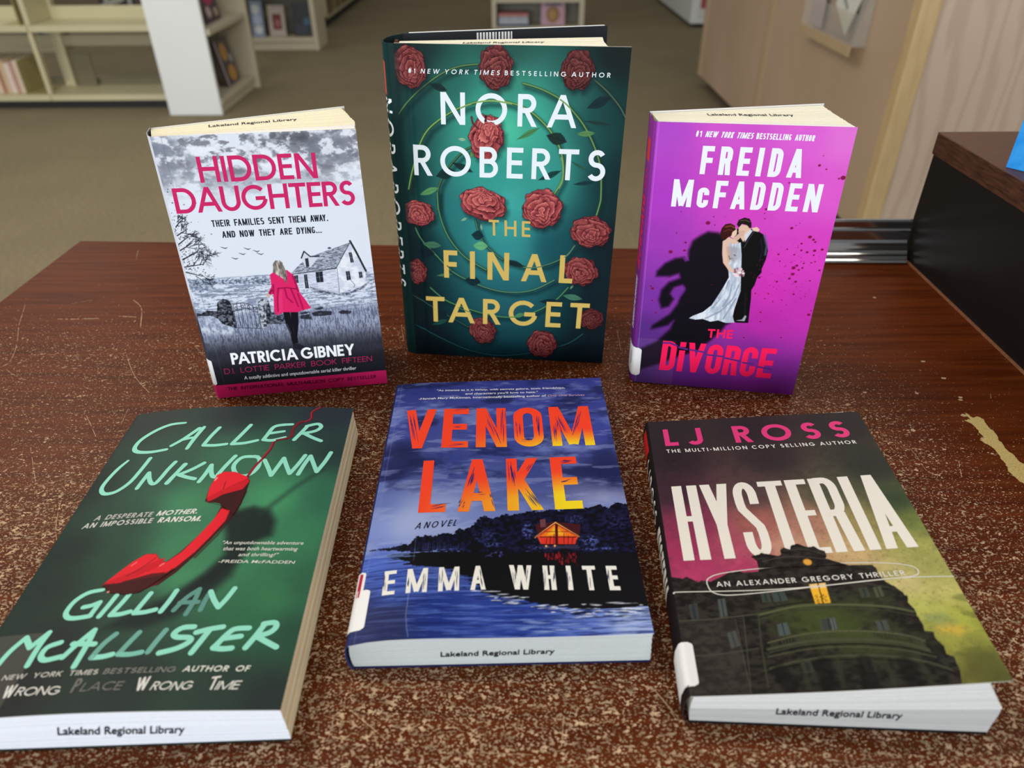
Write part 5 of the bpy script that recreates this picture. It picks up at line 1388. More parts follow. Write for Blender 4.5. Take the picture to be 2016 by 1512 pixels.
    k.ribbon([(x, y, 1) for x, y, w in bez([(118.5,211.3),(115.6,208.4),(113.4,201.4),(113.5,194.0),(104.9,189.9)], 6)], 1.7, (120, 36, 46)); k.ribbon([(x, y, 1) for x, y, w in bez([(101.0,171.7),(99.5,168.1),(97.8,163.5),(95.7,154.2)], 6)], 1.7, (140, 36, 48))
    k.on('cord_over_lettering', fc, b, .06)


def lying_back(b, root, col):
    B = BOOKS[b]; w = WRAP[b][-1]
    x1 = B['cor'][2][0] - (0 if b != 'hys' else -2)
    m = MB().box((w[0] / 1000, 0, 0.00005), (x1 / 1000, B['H'] / 1000, 0.0005))
    o = mesh('back_cover', m.V, m.F, M['ink'], root, col=np.tile(lin(col255(col)), (len(m.V), 1)))
    return o


book_caller()


# ================================================================== BOOK: blue paperback with a lit lake house (lying, centre)
def art_venom(p):
    r = random.Random(21); U, Vv = p.U, p.Vv
    P = []
    for q, c in zip([(11.8,215.1),(77.0,217.7),(135.8,208.3),(10.3,172.6),(76.7,160.3),(130.9,157.9),(5.2,123.8),(45.7,128.1),(97.0,126.6),(142.1,116.9),(3.8,95.3),(43.4,80.9),(20.2,78.1),(76.3,95.1),(139.0,92.7)], ((58, 66, 142), (56, 64, 146), (60, 68, 152), (62, 70, 144), (62, 70, 150), (62, 72, 156), (50, 58, 120), (56, 66, 136), (62, 72, 140), (42, 48, 96), (100, 116, 180), (150, 164, 216), (164, 178, 224), (92, 106, 172), (150, 156, 200))):
        P.append((q[0], q[1], c))
    for q, c in zip([(5.5,82.6),(24.7,80.1),(43.3,81.9),(2.6,69.3),(5.3,50.8),(20.2,37.4),(42.9,17.5),(75.8,12.1),(116.1,7.1),(144.2,5.0),(19.4,8.7),(0.9,21.8),(91.8,5.0)], ((136, 152, 212), (172, 184, 226), (164, 174, 218), (128, 146, 212), (70, 98, 196), (66, 94, 186), (32, 50, 128), (42, 64, 150), (92, 116, 200), (172, 190, 234), (34, 44, 98), (44, 56, 112), (36, 58, 146))):
        P.append((q[0], q[1], c))
    p.gradpts(P, 3.2)
    hz = [(0.2,60.3),(67.1,55.4)]
    sky = sm(hz[1][1] - 1, hz[1][1] + 1, Vv)
    p.mix(sky * sm(.52, .74, fbm(U * .035, Vv * .07, 3, 5)) * .75, (118, 134, 196))
    p.mix(sky * sm(.50, .74, fbm(U * .04 + 9, Vv * .09, 13, 5)) * sm([(28.5,90.8)][0][1], [(25.7,122.7)][0][1], Vv) * .85, (36, 42, 88))
    p.poly([(134.5,140.8),(150.0,146.6),(153.3,117.8),(146.1,109.3),(133.2,118.9)], (34, 40, 84), 5, .6, 6, .12)
    p.poly([(1.5,153.4),(14.2,156.2),(26.2,141.7),(25.7,122.7),(6.0,117.6),(-0.1,132.8)], (34, 38, 80), 5, .7, 6, .12)
    p.mix(sky * sm(.55, .7, fbm(U * .05, Vv * .2, 33, 5)) * .4, (160, 172, 218))
    # shore reflections and ripples
    wat = sm(hz[1][1] + .3, hz[1][1] - .3, Vv)
    rip = fbm(U * .05, Vv * 1.1, 43, 5)
    p.mix(wat * sm(.48, .68, rip) * .6, (104, 132, 214)); p.mix(wat * sm(.52, .70, fbm(U * .06, Vv * 1.4, 47, 4)) * .65, (24, 36, 98))
    K = (17, 16, 24)
    def ripmask(poly, c, a=1.0):
        m = Paint.__new__(Paint); m.u, m.v, m.nu, m.nv, m.U, m.Vv = p.u, p.v, p.nu, p.nv, p.U, p.Vv
        m.C = np.zeros(p.C.shape)
        P2 = np.array(poly)[:, :2]
        mk = np.zeros(U.shape)
        jit = (fbm(U * .05, Vv * 1.5, 61, 4) - .5) * 15
        m.U = p.U + jit; m.poly_full(P2)
        p.mix(m.C[..., 0] * a, c)
    ripmask([(13.6,56.1),(19.5,51.0),(27.0,47.0),(41.0,45.9),(49.8,43.8),(58.8,36.2),(65.7,28.6),(80.0,24.1),(100.7,19.0),(117.0,15.9),(133.5,15.7),(155.2,16.8),(161.8,53.0),(67.1,57.0),(26.1,56.3)], K)
    ripmask([(-0.1,56.3),(13.6,56.1),(26.1,55.7),(25.5,53.4),(9.3,54.4)], (120, 144, 206), .7)
    for k in range(60):
        t = r.random()
        q = [(64.1,27.5),(84.2,22.5),(100.6,18.0),(116.9,14.4),(133.3,14.3),(150.1,16.0)]
        i = min(int(t * 5), 4); f = t * 5 - i
        x = q[i][0] * (1 - f) + q[i + 1][0] * f + r.gauss(0, 3); y = q[i][1] * (1 - f) + q[i + 1][1] * f + r.gauss(0, 2.0)
        L = r.uniform(2, 9)
        p.line([(x - L / 2, y + r.uniform(-.3, .3), .3), (x, y, 1), (x + L / 2, y + r.uniform(-.3, .3), .3)], r.uniform(.4, .9), (226, 234, 248), .2, .9)
        x += r.uniform(-6, 6); y += r.uniform(-2.5, 2)
        p.line([(x - L / 2, y, .3), (x, y, 1), (x + L / 2, y, .3)], r.uniform(.4, .9), (18, 20, 34), .2, .9)
    for k in range(70):
        q = [(83.9,12.9),(150.0,1.0)]
        x = r.uniform(q[0][0], q[1][0]); y = r.uniform(q[1][1], q[0][1]); L = r.uniform(4, 14)
        p.line([(x - L / 2, y, .3), (x, y, 1), (x + L / 2, y, .3)], r.uniform(.3, .7), r.choice(((176, 196, 236), (140, 164, 220), (36, 50, 110))), .25, .7)
    # wooded shore
    p.poly([(-2.8,61.7),(3.8,61.0),(15.6,61.6),(21.7,63.6),(23.7,62.5),(27.7,68.1),(34.0,69.1),(39.5,68.6),(43.0,70.6),(48.6,69.8),(52.5,75.0),(54.9,72.7),(60.3,77.5),(63.9,82.9),(67.2,83.9),(71.5,81.4),(77.2,85.3),(81.9,84.6),(85.7,85.3),(91.5,87.6),(101.0,86.7),(104.9,88.7),(110.6,87.2),(116.7,91.2),(121.3,89.1),(127.9,88.6),(135.0,91.2),(139.4,88.3),(144.8,92.4),(152.2,90.1),(156.9,83.4),(161.7,52.3),(67.1,56.3),(26.0,57.0)], None, .25, 1, 1.6, .8, ((12, 12, 22), (30, 32, 62), .5, .7))
    for k in range(46):
        q = [(28.6,57.9),(52.8,57.2),(36.0,66.8)]
        x = r.uniform(q[0][0], q[1][0]); p.line([(x, q[0][1]), (x + r.uniform(-.2, .2), q[0][1] + r.uniform(2, 7))], .3, (58, 62, 110), .2, .5)
    for q, rx, ry, a in (([(90.9,71.9)][0], 4, 8, .8), ([(125.7,62.6)][0], 6, 5, .95), ([(98.6,58.8)][0], 10, 1.6, .9), ([(71.5,61.3)][0], 7, 2, .7), ([(130.0,56.4)][0], 12, 1.2, .8), ([(118.5,79.9)][0], 7, 4, .45), ([(141.7,76.3)][0], 8, 8, .25), ([(43.8,58.3)][0], 14, .8, .6), ([(67.0,67.5)][0], 10, 6, .3)):
        f = sm(.42, .66, fbm(U * .9, Vv * .9, int(q[0] * 7), 3)) * (1 - sm(.4, 1.15, np.hypot((U - q[0]) / rx, (Vv - q[1]) / ry)))
        p.mix(f * a, (96, 110, 196))
    # lit house
    p.poly([(95.3,76.4),(98.6,77.3),(107.1,78.1),(121.9,75.4),(120.3,66.9),(112.7,66.2),(97.2,66.7)], (72, 30, 34), .25, 1, .3, 1)
    p.poly([(98.6,80.2),(101.8,80.9),(101.8,74.4),(98.6,74.0)], (112, 66, 76), .2)
    p.poly([(96.4,66.8),(107.4,77.3),(119.7,66.2),(117.2,59.9),(98.2,60.8)], (226, 70, 44), .2)
    p.poly([(98.1,67.0),(107.4,76.2),(117.8,66.5)], (240, 124, 36), .3)
    p.poly([(102.0,67.8),(107.3,75.2),(112.1,67.5)], (252, 188, 46), 1.2, .95)
    p.poly([(98.5,65.7),(117.7,65.0),(117.0,60.6),(98.5,61.3)], (220, 58, 44), .3)
    p.line([(94.9,66.1),(107.4,77.5),(120.1,65.9)], .9, (252, 176, 96), .15)
    p.line([(94.4,65.8),(107.4,76.8),(120.4,65.6)], .4, (60, 20, 22), .15)
    p.line([(98.1,66.5),(118.2,65.7)], .7, (64, 20, 24), .15); p.line([(97.8,60.9),(117.9,60.1)], .6, (44, 16, 20), .2)
    p.line([(107.9,75.7),(107.0,60.8)], 1.6, (74, 26, 26), .2)
    for x in (1262, 1285, 1308, 1368, 1392, 1416, 1438):
        q = [(76.2,86.6),(85.7,86.4)]; du = (q[1][0] - q[0][0]) / 100
        x0 = q[0][0] + (x - 1000) * du
        yb, yt = [(106.9,61.0)][0][1], [(107.2,66.4)][0][1] + (60 - abs(x - 1338)) * .07
        p.line([(x0, yb), (x0 + .6, yt)], .35, (80, 22, 26), .15)
    p.line([(100.3,70.6),(114.2,70.1)], .4, (110, 36, 26), .15)
    p.poly([(95.0,58.9),(103.2,59.8),(118.6,59.9),(120.1,57.1),(103.0,57.3)], (66, 60, 84), .5, .7)
    for x in [(101.0,59.5),(105.9,59.6)]: p.blob(x[0], x[1], .6, .8, (250, 180, 110), .3)
    # red reflection
    for k in range(60):
        q = [(100.2,55.0),(117.4,46.7)]
        x = r.uniform(q[0][0], q[1][0]); y = r.triangular(q[1][1], q[0][1], q[0][1] - 1)
        p.line([(x, y), (x + r.uniform(-.2, .2), y - r.uniform(.8, 2.4))], r.uniform(.3, .8), r.choice(((150, 26, 34), (196, 44, 44), (110, 20, 34))), .25, .75)
    for k in range(26):
        q = [(67.1,55.9),(76.9,52.2)]
        p.line([(r.uniform(q[0][0], q[1][0]), r.uniform(q[1][1], q[0][1]))] * 2, .6, (96, 100, 190), .4, .7)
    # tape over the lower spine corner
    tp = [(26.7,66.6),(27.9,8.1),(29.8,1.4)]
    m = (U < tp[0][0] + .3) & (Vv < [(26.8,66.0)][0][1])
    lowtape = sm([(17.7,22.8)][0][1], [(18.2,18.7)][0][1], Vv) * (U < tp[1][0])
    p.mix(lowtape * .5, (46, 48, 82))
    p.line([(27.6,66.5),(28.0,50.4)], .25, (150, 164, 214), .2, .6); p.line([(27.5,28.3),(27.4,14.0),(28.7,6.2),(29.8,1.4)], .4, (140, 150, 190), .3, .7)
    p.mix(np.exp(-((U - 3.2) / .25) ** 2) * .4, (128, 140, 210))


def _poly_full(s, P):
    """even-odd fill without a window, soft one grid step"""
    X, Y = s.U, s.Vv; ins = np.zeros(X.shape, bool); n = len(P)
    for i in range(n):
        x0, y0 = P[i]; x1, y1 = P[(i + 1) % n]
        if abs(y1 - y0) < 1e-12: continue
        ins ^= ((y0 > Y) != (y1 > Y)) & (X < (x1 - x0) * (Y - y0) / (y1 - y0) + x0)
    s.C[..., 0] = ins


Paint.poly_full = _poly_full


def book_venom():
    b = 'ven'; B = BOOKS[b]
    root = book_root(b, 'blue paperback lying flat with orange brush capitals above a lit lake house')
    pt = Paint(0, B['W'], 0, B['H'], .34); art_venom(pt)
    fc = painted_sheet('front_cover', b, pt, root)
    sp = Paint(-wraplen(b), 0, 0, B['H'], .8); sp.fill((40, 48, 100))
    painted_sheet('spine', b, sp, root, back=(60, 66, 110))
    lying_back(b, root, (38, 44, 90))
    pb = page_block_lying(b, root, 'page_block', 30, lambda f: 151.4 - 1.0 * f, 0.7, B['H'] - .7, ((194, 200, 200), (222, 214, 190), (240, 240, 236)), 8)
    st = [(44.9,0.4,7.5),(102.2,0.4,8.1),(45.1,0.4,11.3)]
    stamp_text(pb, lambda uv, h: np.stack([uv[:, 0], 0.45 - h, uv[:, 1]], 1), (st[0][0], st[0][2]), (st[1][0], st[1][2]), (st[2][0], st[2][2]), (24, 26, 34))
    OR = np.array((252, 72, 44.)); YL = np.array((252, 222, 40.))
    v0, v1 = [(76.6,148.3)][0][1], [(76.7,163.8)][0][1]
    w0, w1 = [(76.2,89.6)][0][1], [(76.4,112.2)][0][1]
    ux0, ux1 = [(34.0,149.6)][0][0], [(129.7,146.0)][0][0]
    def c1(p):
        t = np.clip((v1 - p[1]) / (v1 - v0), 0, 1) * np.clip((p[0] - ux0 - 8) / (ux1 - ux0 - 20), 0, 1)
        return tuple(OR + (YL - OR) * t)
    def c2(p):
        f = np.clip((p[0] - ux0 + 6) / (ux1 - ux0 - 10), 0, 1)
        t = np.clip((w1 + 10 * f - p[1]) / (w1 - w0) * 1.1, 0, 1) * f ** .8
        return tuple(OR + (YL - OR) * min(1, t))
    k = Ink()
    bw = {'V': .56, 'E': .46, 'N': .54, 'O': .52, 'M': .74, 'L': .44, 'A': .62, 'K': .58}
    k.text('VENOM', *[(10.4,148.0),(138.5,146.6),(9.9,191.3)], c1, tf=.051, tr=.12, narrow=True, widths=bw)
    k.text('LAKE', *[(27.0,87.5),(124.8,88.2),(26.5,134.9)], c2, tf=.070, tr=.15, narrow=True, widths=bw)
    r = random.Random(4)
    BG = (44, 46, 112)
    def bristle(q0, q1, n, sp_):
        a, c = np.array(q0[:2]), np.array(q1[:2]); d = c - a; nn = np.array([-d[1], d[0]]) / np.linalg.norm(d)
        for i in range(n):
            o = nn * r.uniform(-sp_, sp_); t0 = r.uniform(0, .5); t1 = min(1, t0 + r.uniform(.25, .6))
            k.ribbon([tuple(a + d * t0 + o) + (.3,), tuple(a + d * (t0 + t1) / 2 + o) + (1,), tuple(a + d * t1 + o) + (.3,)], r.uniform(.25, .6), BG)
    for q, n, s_ in (([(13.4,187.1),(21.0,150.4)], 7, 1.6), ([(41.6,188.9),(54.1,189.4)], 3, 1.0), ([(42.6,170.2),(51.3,170.8)], 4, 1.4), ([(65.5,186.2),(75.0,150.0)], 6, 1.8), ([(78.6,190.4),(78.2,149.9)], 8, 2.0), ([(88.0,177.8),(88.0,156.4)], 7, 1.6), ([(101.0,180.9),(100.9,154.2)], 7, 1.6), ([(89.5,153.8),(99.7,153.4)], 4, 1.4), ([(114.2,184.0),(120.9,154.9)], 6, 1.8), ([(113.7,176.6),(113.5,150.2)], 6, 1.8), ([(133.0,184.9),(124.2,156.5)], 6, 1.8), ([(40.4,150.2),(54.7,151.0)], 4, 1.0),
                      ([(34.1,91.9),(46.4,94.3)], 5, 1.6), ([(59.6,127.7),(55.6,106.8)], 9, 1.8), ([(50.9,90.8),(54.4,98.3)], 6, 2.2), ([(69.5,103.6),(72.4,91.0)], 3, 1.6), ([(82.2,134.2),(83.8,109.0)], 9, 2.2), ([(89.3,108.9),(98.3,90.3)], 8, 2.0), ([(113.7,130.6),(124.7,131.7)], 4, 1.4), ([(113.3,111.6),(121.3,113.5)], 5, 1.8), ([(58.7,103.2),(66.5,103.7)], 3, 1.4), ([(97.3,133.7),(89.5,117.7)], 2, 1.4)):
        bristle(q[0], q[1], n, s_)
    k.on('title_lettering', fc, b)
    k = Ink(); WH = (242, 240, 232)
    aw = {'E': .46, 'M': .78, 'A': .58, 'W': .98, 'H': .52, 'T': .56}
    k.text('EMMA', *[(13.5,27.8),(67.6,29.8),(13.1,44.1)], WH, tf=.045, tr=.36, widths=aw)
    k.text('WHITE', *[(80.3,29.7),(138.4,27.1),(80.0,46.2)], WH, tf=.045, tr=.36, widths=aw)
    BG = (70, 74, 100)
    for q, n, s_ in (([(14.0,42.5),(14.4,28.9)], 5, 1), ([(26.7,42.5),(27.4,29.4)], 3, .9), ([(35.2,43.2),(35.4,30.1)], 4, .9), ([(43.3,44.1),(43.8,29.9)], 3, .9), ([(52.0,44.0),(52.6,30.8)], 4, .9), ([(64.2,43.9),(66.6,30.7)], 4, .9), ([(81.7,44.7),(83.5,30.4)], 4, .9), ([(90.0,45.0),(88.6,30.8)], 4, .9), ([(98.7,44.2),(98.4,30.0)], 4, .9), ([(103.8,44.1),(103.5,29.8)], 4, .9), ([(111.8,43.8),(111.5,29.6)], 4, .9), ([(122.7,42.8),(122.1,29.1)], 4, .9), ([(133.6,42.3),(133.1,28.7)], 4, .9)):
        bristle(q[0], q[1], n, s_)
    k.on('author_lettering', fc, b)
    k = Ink(); q = (226, 228, 240); q2 = (214, 176, 206)
    k.small('"As intense as it is twisty, with secrets galore, toxic friendships,', *[(29.5,213.4),(123.5,212.5),(29.6,215.6)], q, bold=.016); k.small('and characters you\'ll love to hate."', *[(50.5,208.2),(103.4,208.1),(50.6,210.5)], q, bold=.016)
    k.small('-Hannah Mary McKinnan, internationally bestselling author of', *[(17.1,203.5),(109.1,203.2),(17.2,205.9)], q, bold=.016); k.small('Only One Survives', *[(110.1,203.1),(136.7,202.6),(110.4,205.5)], q2, shear=.2)
    k.on('quote_lettering', fc, b)
    k = Ink()
    k.text('A NOVEL', *[(26.2,74.3),(49.7,76.1),(27.0,79.4)], (26, 28, 48), t=.13, tr=.26, space=.5, jitter=.03, slant=.1)
    k.on('tagline_lettering', fc, b)
    q = [(0.1,7.8),(1.5,33.2),(0.2,28.7),(1.7,45.8),(7.0,24.4)]
    patch('call_number_label', b, -8, [(7.0,24.4)][0][0] , q[0][1], q[1][1], 2.0, .25, 'label', root)
    p2 = patch('collection_label', b, -8, [(2.9,38.0)][0][0], q[2][1], q[3][1], 2.0, .2, 'label', root)
    k = Ink(); RD = (188, 34, 60)
    a = [(-0.4,28.9),(-0.1,44.6),(1.4,44.1),(1.3,28.9)]
    k.poly(a, RD); k.on('red_border', p2, b, .3)


book_venom()


# ================================================================== BOOK: dark thriller with a lit window in a grand building (lying, right)
def art_hysteria(p):
    r = random.Random(31); U, Vv = p.U, p.Vv
    P = []
    for q, c in zip([(10.0,192.1),(65.6,187.6),(120.2,189.0),(12.7,162.5),(71.1,158.1),(124.5,148.1),(8.8,131.1),(53.2,128.2),(95.8,124.9),(129.3,115.5),(16.5,105.4),(53.3,103.2),(78.8,101.4),(104.5,102.3),(133.5,99.6),(8.4,85.6),(36.0,84.2),(64.5,85.2),(92.8,80.4),(126.3,80.2),(130.4,66.4),(14.8,73.1)],
                    ((54, 48, 50), (52, 46, 48), (50, 46, 46), (52, 44, 48), (56, 50, 50), (52, 54, 48), (66, 46, 56), (82, 66, 66), (78, 80, 64), (56, 70, 50), (134, 54, 84), (166, 100, 92), (178, 126, 108), (160, 146, 92), (116, 128, 66), (158, 54, 92), (178, 84, 104), (206, 158, 132), (204, 172, 122), (170, 168, 92), (150, 150, 82), (176, 62, 104))):
        P.append((q[0], q[1], c))
    for q, c in zip([(11.8,73.0),(37.8,73.0),(113.8,58.7),(129.8,53.6),(115.5,39.3),(129.8,32.4),(118.2,20.4),(132.4,19.2),(122.7,5.8),(132.8,2.0),(131.1,7.1)],
                    ((176, 60, 102), (178, 60, 102), (206, 190, 132), (196, 188, 112), (184, 186, 96), (168, 172, 72), (160, 158, 72), (140, 142, 66), (110, 110, 54), (84, 84, 46), (106, 106, 52))):
        P.append((q[0], q[1], c))
    p.gradpts(P, 3.4)
    g = fbm(U * .25, Vv * .25, 7, 5)
    p.C *= (.90 + .2 * g[..., None])
    p.mix(sm(.55, .72, fbm(U * .07, Vv * .13, 71, 5)) * sm([(134.0,87.9)][0][0] - 50, [(134.0,87.9)][0][0], U) * sm(120, 90, Vv) * .5, (96, 102, 50))
    p.poly([(115.4,30.3),(124.1,30.9),(132.8,27.7),(126.9,25.5),(117.7,27.4)], (216, 178, 74), 3, .75, 3, .2)
    p.poly([(114.6,37.1),(123.3,37.3),(126.5,32.7),(117.9,32.3)], (132, 146, 96), 3, .6, 3, .2)
    p.poly([(121.7,14.9),(136.2,16.8),(136.8,0.8),(116.8,1.2)], (84, 84, 44), 4, .55, 3, .2)
    p.mix(sm(.62, .74, fbm(U * .9, Vv * .9, 77, 4)) * .22, (70, 62, 50))
    p.mix(sm(128, 140, Vv) * sm(.45, .7, g) * .25, (36, 32, 34))
    K = (39, 36, 34)
    bl = [(-11.0,5.1)][0]
    p.poly([(-6.8,69.9),(5.9,66.7),(7.3,68.2),(13.5,64.1),(15.1,65.3),(19.6,64.1),(24.8,66.9),(29.4,69.3),(30.5,71.0),(31.8,69.4),(34.5,71.3),(37.1,69.4),(45.0,69.5)] + [(45.5,71.6),(45.8,76.8),(43.3,80.2),(48.1,81.3),(48.8,82.6),(50.2,81.7),(57.3,79.4),(58.9,80.1),(59.4,83.9),(61.5,85.1),(64.2,83.8),(65.3,86.3),(69.1,87.4),(72.5,85.2),(74.8,84.5),(77.0,85.2),(79.2,82.5),(81.8,81.2),(81.5,77.7),(80.4,76.2),(86.6,72.8),(90.8,70.9),(102.0,70.2),(102.7,67.8)] + [(103.0,68.6),(102.7,63.4),(104.6,58.5),(107.6,55.5),(109.9,51.6),(110.2,49.8),(111.4,49.3),(110.1,45.0),(111.6,41.1),(111.3,37.4),(111.9,32.3),(111.3,28.5),(114.9,27.7),(114.2,24.5),(116.2,19.5),(115.6,15.6),(118.3,13.6),(117.9,11.2),(117.6,6.2),(115.2,-1.3),(98.3,-5.6),(-11.8,-2.4)], None, .25, 1, .25, 1.2, ((32, 29, 28), (52, 49, 44), .3, .5))
    # greenish light on the curved front
    for q, rx, ry, a in (([(70.0,34.8)][0], 30, 14, .85), ([(63.6,44.3)][0], 26, 9, .55), ([(88.0,22.7)][0], 28, 14, .5), ([(91.7,47.1)][0], 18, 10, .4)):
        p.mix((1 - sm(.1, 1.2, np.hypot((U - q[0]) / rx, (Vv - q[1]) / ry) + .5 * (fbm(U * .3, Vv * .3, 5) - .5))) * a, (72, 84, 42))
    LN = (98, 98, 74); DK = (24, 22, 22)
    for q, w, c in (([(39.2,42.4),(59.6,46.7),(82.3,46.1),(99.4,43.6),(110.4,39.8)], 1.3, (92, 96, 68)), ([(38.7,39.9),(59.0,44.1),(81.6,43.8),(98.6,41.2),(110.3,37.3)], .6, (64, 66, 50)), ([(40.8,45.6),(60.1,48.6),(73.9,48.4)], .6, DK),
                    ([(40.2,26.4),(55.3,29.9),(68.9,31.1),(86.2,30.2),(102.2,26.8),(109.3,23.0)], .8, LN), ([(39.4,22.8),(54.2,25.7),(67.7,26.6),(84.7,25.7),(100.6,22.4),(109.1,18.4)], 1.6, (76, 78, 58)), ([(39.7,20.3),(53.6,23.2),(66.9,24.1),(83.9,23.2),(99.8,20.2),(109.8,15.9)], .7, DK), ([(38.5,18.7),(53.2,21.5),(66.5,22.5),(83.4,21.6),(99.2,18.6),(110.8,14.2)], .6, (84, 86, 64)),
                    ([(38.0,12.7),(51.7,16.0),(69.4,17.7),(90.1,16.3),(105.2,12.4),(114.5,7.3)], 1.0, (76, 78, 58)), ([(36.8,11.1),(51.3,14.2),(68.8,15.7),(89.4,14.4),(104.5,10.6),(115.3,5.2)], .6, DK),
                    ([(0.5,40.4),(16.5,40.9),(39.3,43.1)], .7, (84, 84, 72)), ([(1.2,38.3),(16.2,38.8),(39.8,40.8)], .5, DK), ([(4.2,20.6),(17.8,21.2),(35.2,23.6)], .7, (72, 72, 62)), ([(31.8,42.7),(30.3,28.1),(27.5,3.8)], .6, (72, 72, 62)), ([(39.3,43.1),(36.9,25.7),(35.1,3.5)], .8, (66, 66, 54)),
                    ([(43.5,62.4),(58.9,62.5),(67.8,60.0)], .6, (66, 66, 56)), ([(77.9,59.0),(91.1,59.5),(105.1,54.7)], .6, (66, 66, 56)), ([(48.4,76.0),(62.9,78.7),(79.8,75.7)], .6, (72, 70, 62)), ([(60.9,82.7),(71.9,83.0),(81.1,78.5)], .5, (72, 70, 62))):
        p.line(bez(q, 8), w, c, .3, .9)
    for k in range(44):
        t = k / 43
        q = bez([(41.2,26.7),(55.4,30.4),(69.1,31.5),(86.3,30.6),(102.4,27.2),(108.6,23.5)], 11)
        a = q[min(len(q) - 1, int(t * (len(q) - 1)))]
        p.line([(a[0], a[1] - .4), (a[0], a[1] - 4.0)], .5, (70, 72, 54), .25, .8)
    for k in range(70):
        q = bez([(39.9,21.1),(53.8,24.0),(67.2,25.0),(84.2,24.1),(100.1,21.0),(110.1,16.7)], 14); a = q[min(len(q) - 1, k)]
        p.blob(a[0], a[1], .35, .45, (84, 86, 64), .3, .7)
    WB = (82, 92, 96)
    for q, c in (([(21.2,52.6),(24.7,53.2),(24.3,42.6),(20.8,41.6)], WB), ([(46.6,36.4),(51.4,37.5),(51.6,30.6),(46.2,29.7)], WB), ([(67.3,38.6),(74.4,39.0),(73.8,32.1),(66.6,31.7)], (60, 66, 66)), ([(72.0,38.6),(73.8,38.8),(73.3,32.2),(71.4,31.8)], (110, 122, 128)), ([(92.0,35.5),(96.7,35.6),(96.4,30.1),(91.5,30.0)], (76, 82, 82)), ([(48.5,55.7),(54.5,56.1),(55.1,50.7),(48.5,49.9)], (66, 80, 78)),
                 ([(6.6,50.0),(10.3,50.5),(10.1,41.4),(6.8,40.8)], (58, 62, 68)), ([(22.3,32.6),(26.3,33.5),(27.1,25.6),(22.8,24.1)], (76, 82, 84)), ([(43.1,56.2),(47.0,56.5),(46.9,50.4),(42.9,49.9)], (58, 74, 66)), ([(97.4,55.7),(101.0,56.0),(100.7,50.0),(97.2,49.5)], (84, 90, 66)), ([(52.4,15.1),(56.4,15.6),(56.6,10.3),(52.7,9.7)], (52, 56, 54)), ([(79.7,15.5),(83.8,15.2),(83.4,8.8),(79.1,9.0)], (56, 60, 52)), ([(90.8,55.6),(94.5,55.8),(94.1,50.2),(90.4,50.0)], (62, 72, 60))):
        p.poly(q, c, .3, .85)
        a, c2, d, e = q
        p.line([((a[0] + c2[0]) / 2, (a[1] + c2[1]) / 2), ((d[0] + e[0]) / 2, (d[1] + e[1]) / 2)], .45, (34, 34, 34), .2)
        p.line([a[:2], c2[:2], d[:2], e[:2], a[:2]], .5, (86, 86, 72), .25, .5)
    for q in ([(55.9,32.3),(58.6,33.9),(60.7,31.8)], [(83.9,31.1),(86.8,33.5),(88.5,30.7)]): p.poly(q, (46, 48, 36), .4)
    for k in range(5):
        x = 700 + k * 0
    for q in ([(52.7,16.6),(52.5,2.7)], [(69.1,16.7),(67.2,2.0)], [(88.9,15.4),(88.7,0.6)], [(103.2,11.3),(105.0,-0.5)]):
        p.line(q, 2.2, (58, 60, 46), .8, .6)
    for q in ([(42.8,11.0),(44.2,3.1)], [(62.3,14.0),(60.7,2.3)], [(80.1,14.0),(79.2,1.3)], [(96.8,11.8),(97.3,0.0)]):
        p.line(q, 7, (26, 24, 24), 1.4, .6)
    # the lit window
    YW = (244, 184, 52)
    p.poly([(67.9,59.7),(72.0,60.2),(71.2,47.8),(67.6,47.5)], YW, .2); p.poly([(72.3,60.0),(75.9,60.3),(75.0,47.8),(71.6,47.6)], YW, .2)
    p.poly([(67.9,59.7),(75.9,60.3),(75.7,57.2),(67.9,56.7)], (248, 212, 160), .4, .8)
    for k in range(40):
        q = [(68.7,52.9),(74.2,47.7)]
        x = r.uniform(q[0][0], q[1][0]); y = r.uniform(q[1][1], q[0][1])
        p.line([(x, y), (x + r.uniform(-.8, .8), y + r.uniform(-.8, .8))], .28, (66, 48, 20), .15, .8)
    p.line([(72.2,60.2),(71.5,47.6)], .5, (60, 44, 20), .15)
    q = [(70.9,74.2),(72.7,74.1)]
    p.blob(q[0][0], q[0][1], 2.6, 2.6, (70, 54, 34), .15); p.blob(q[0][0], q[0][1], 2.1, 2.1, (226, 164, 66), .2)
    # tape over the lower spine corner
    tp = [(1.4,39.8),(27.7,40.4),(27.0,1.4)]
    p.poly([(-3, tp[0][1]), (tp[1][0], tp[1][1]), (tp[2][0], -3), (-3, -3)], (92, 88, 82), .15, .22)
    p.line([tp[1][:2], (tp[2][0], 0)], .3, (120, 116, 108), .2, .5)


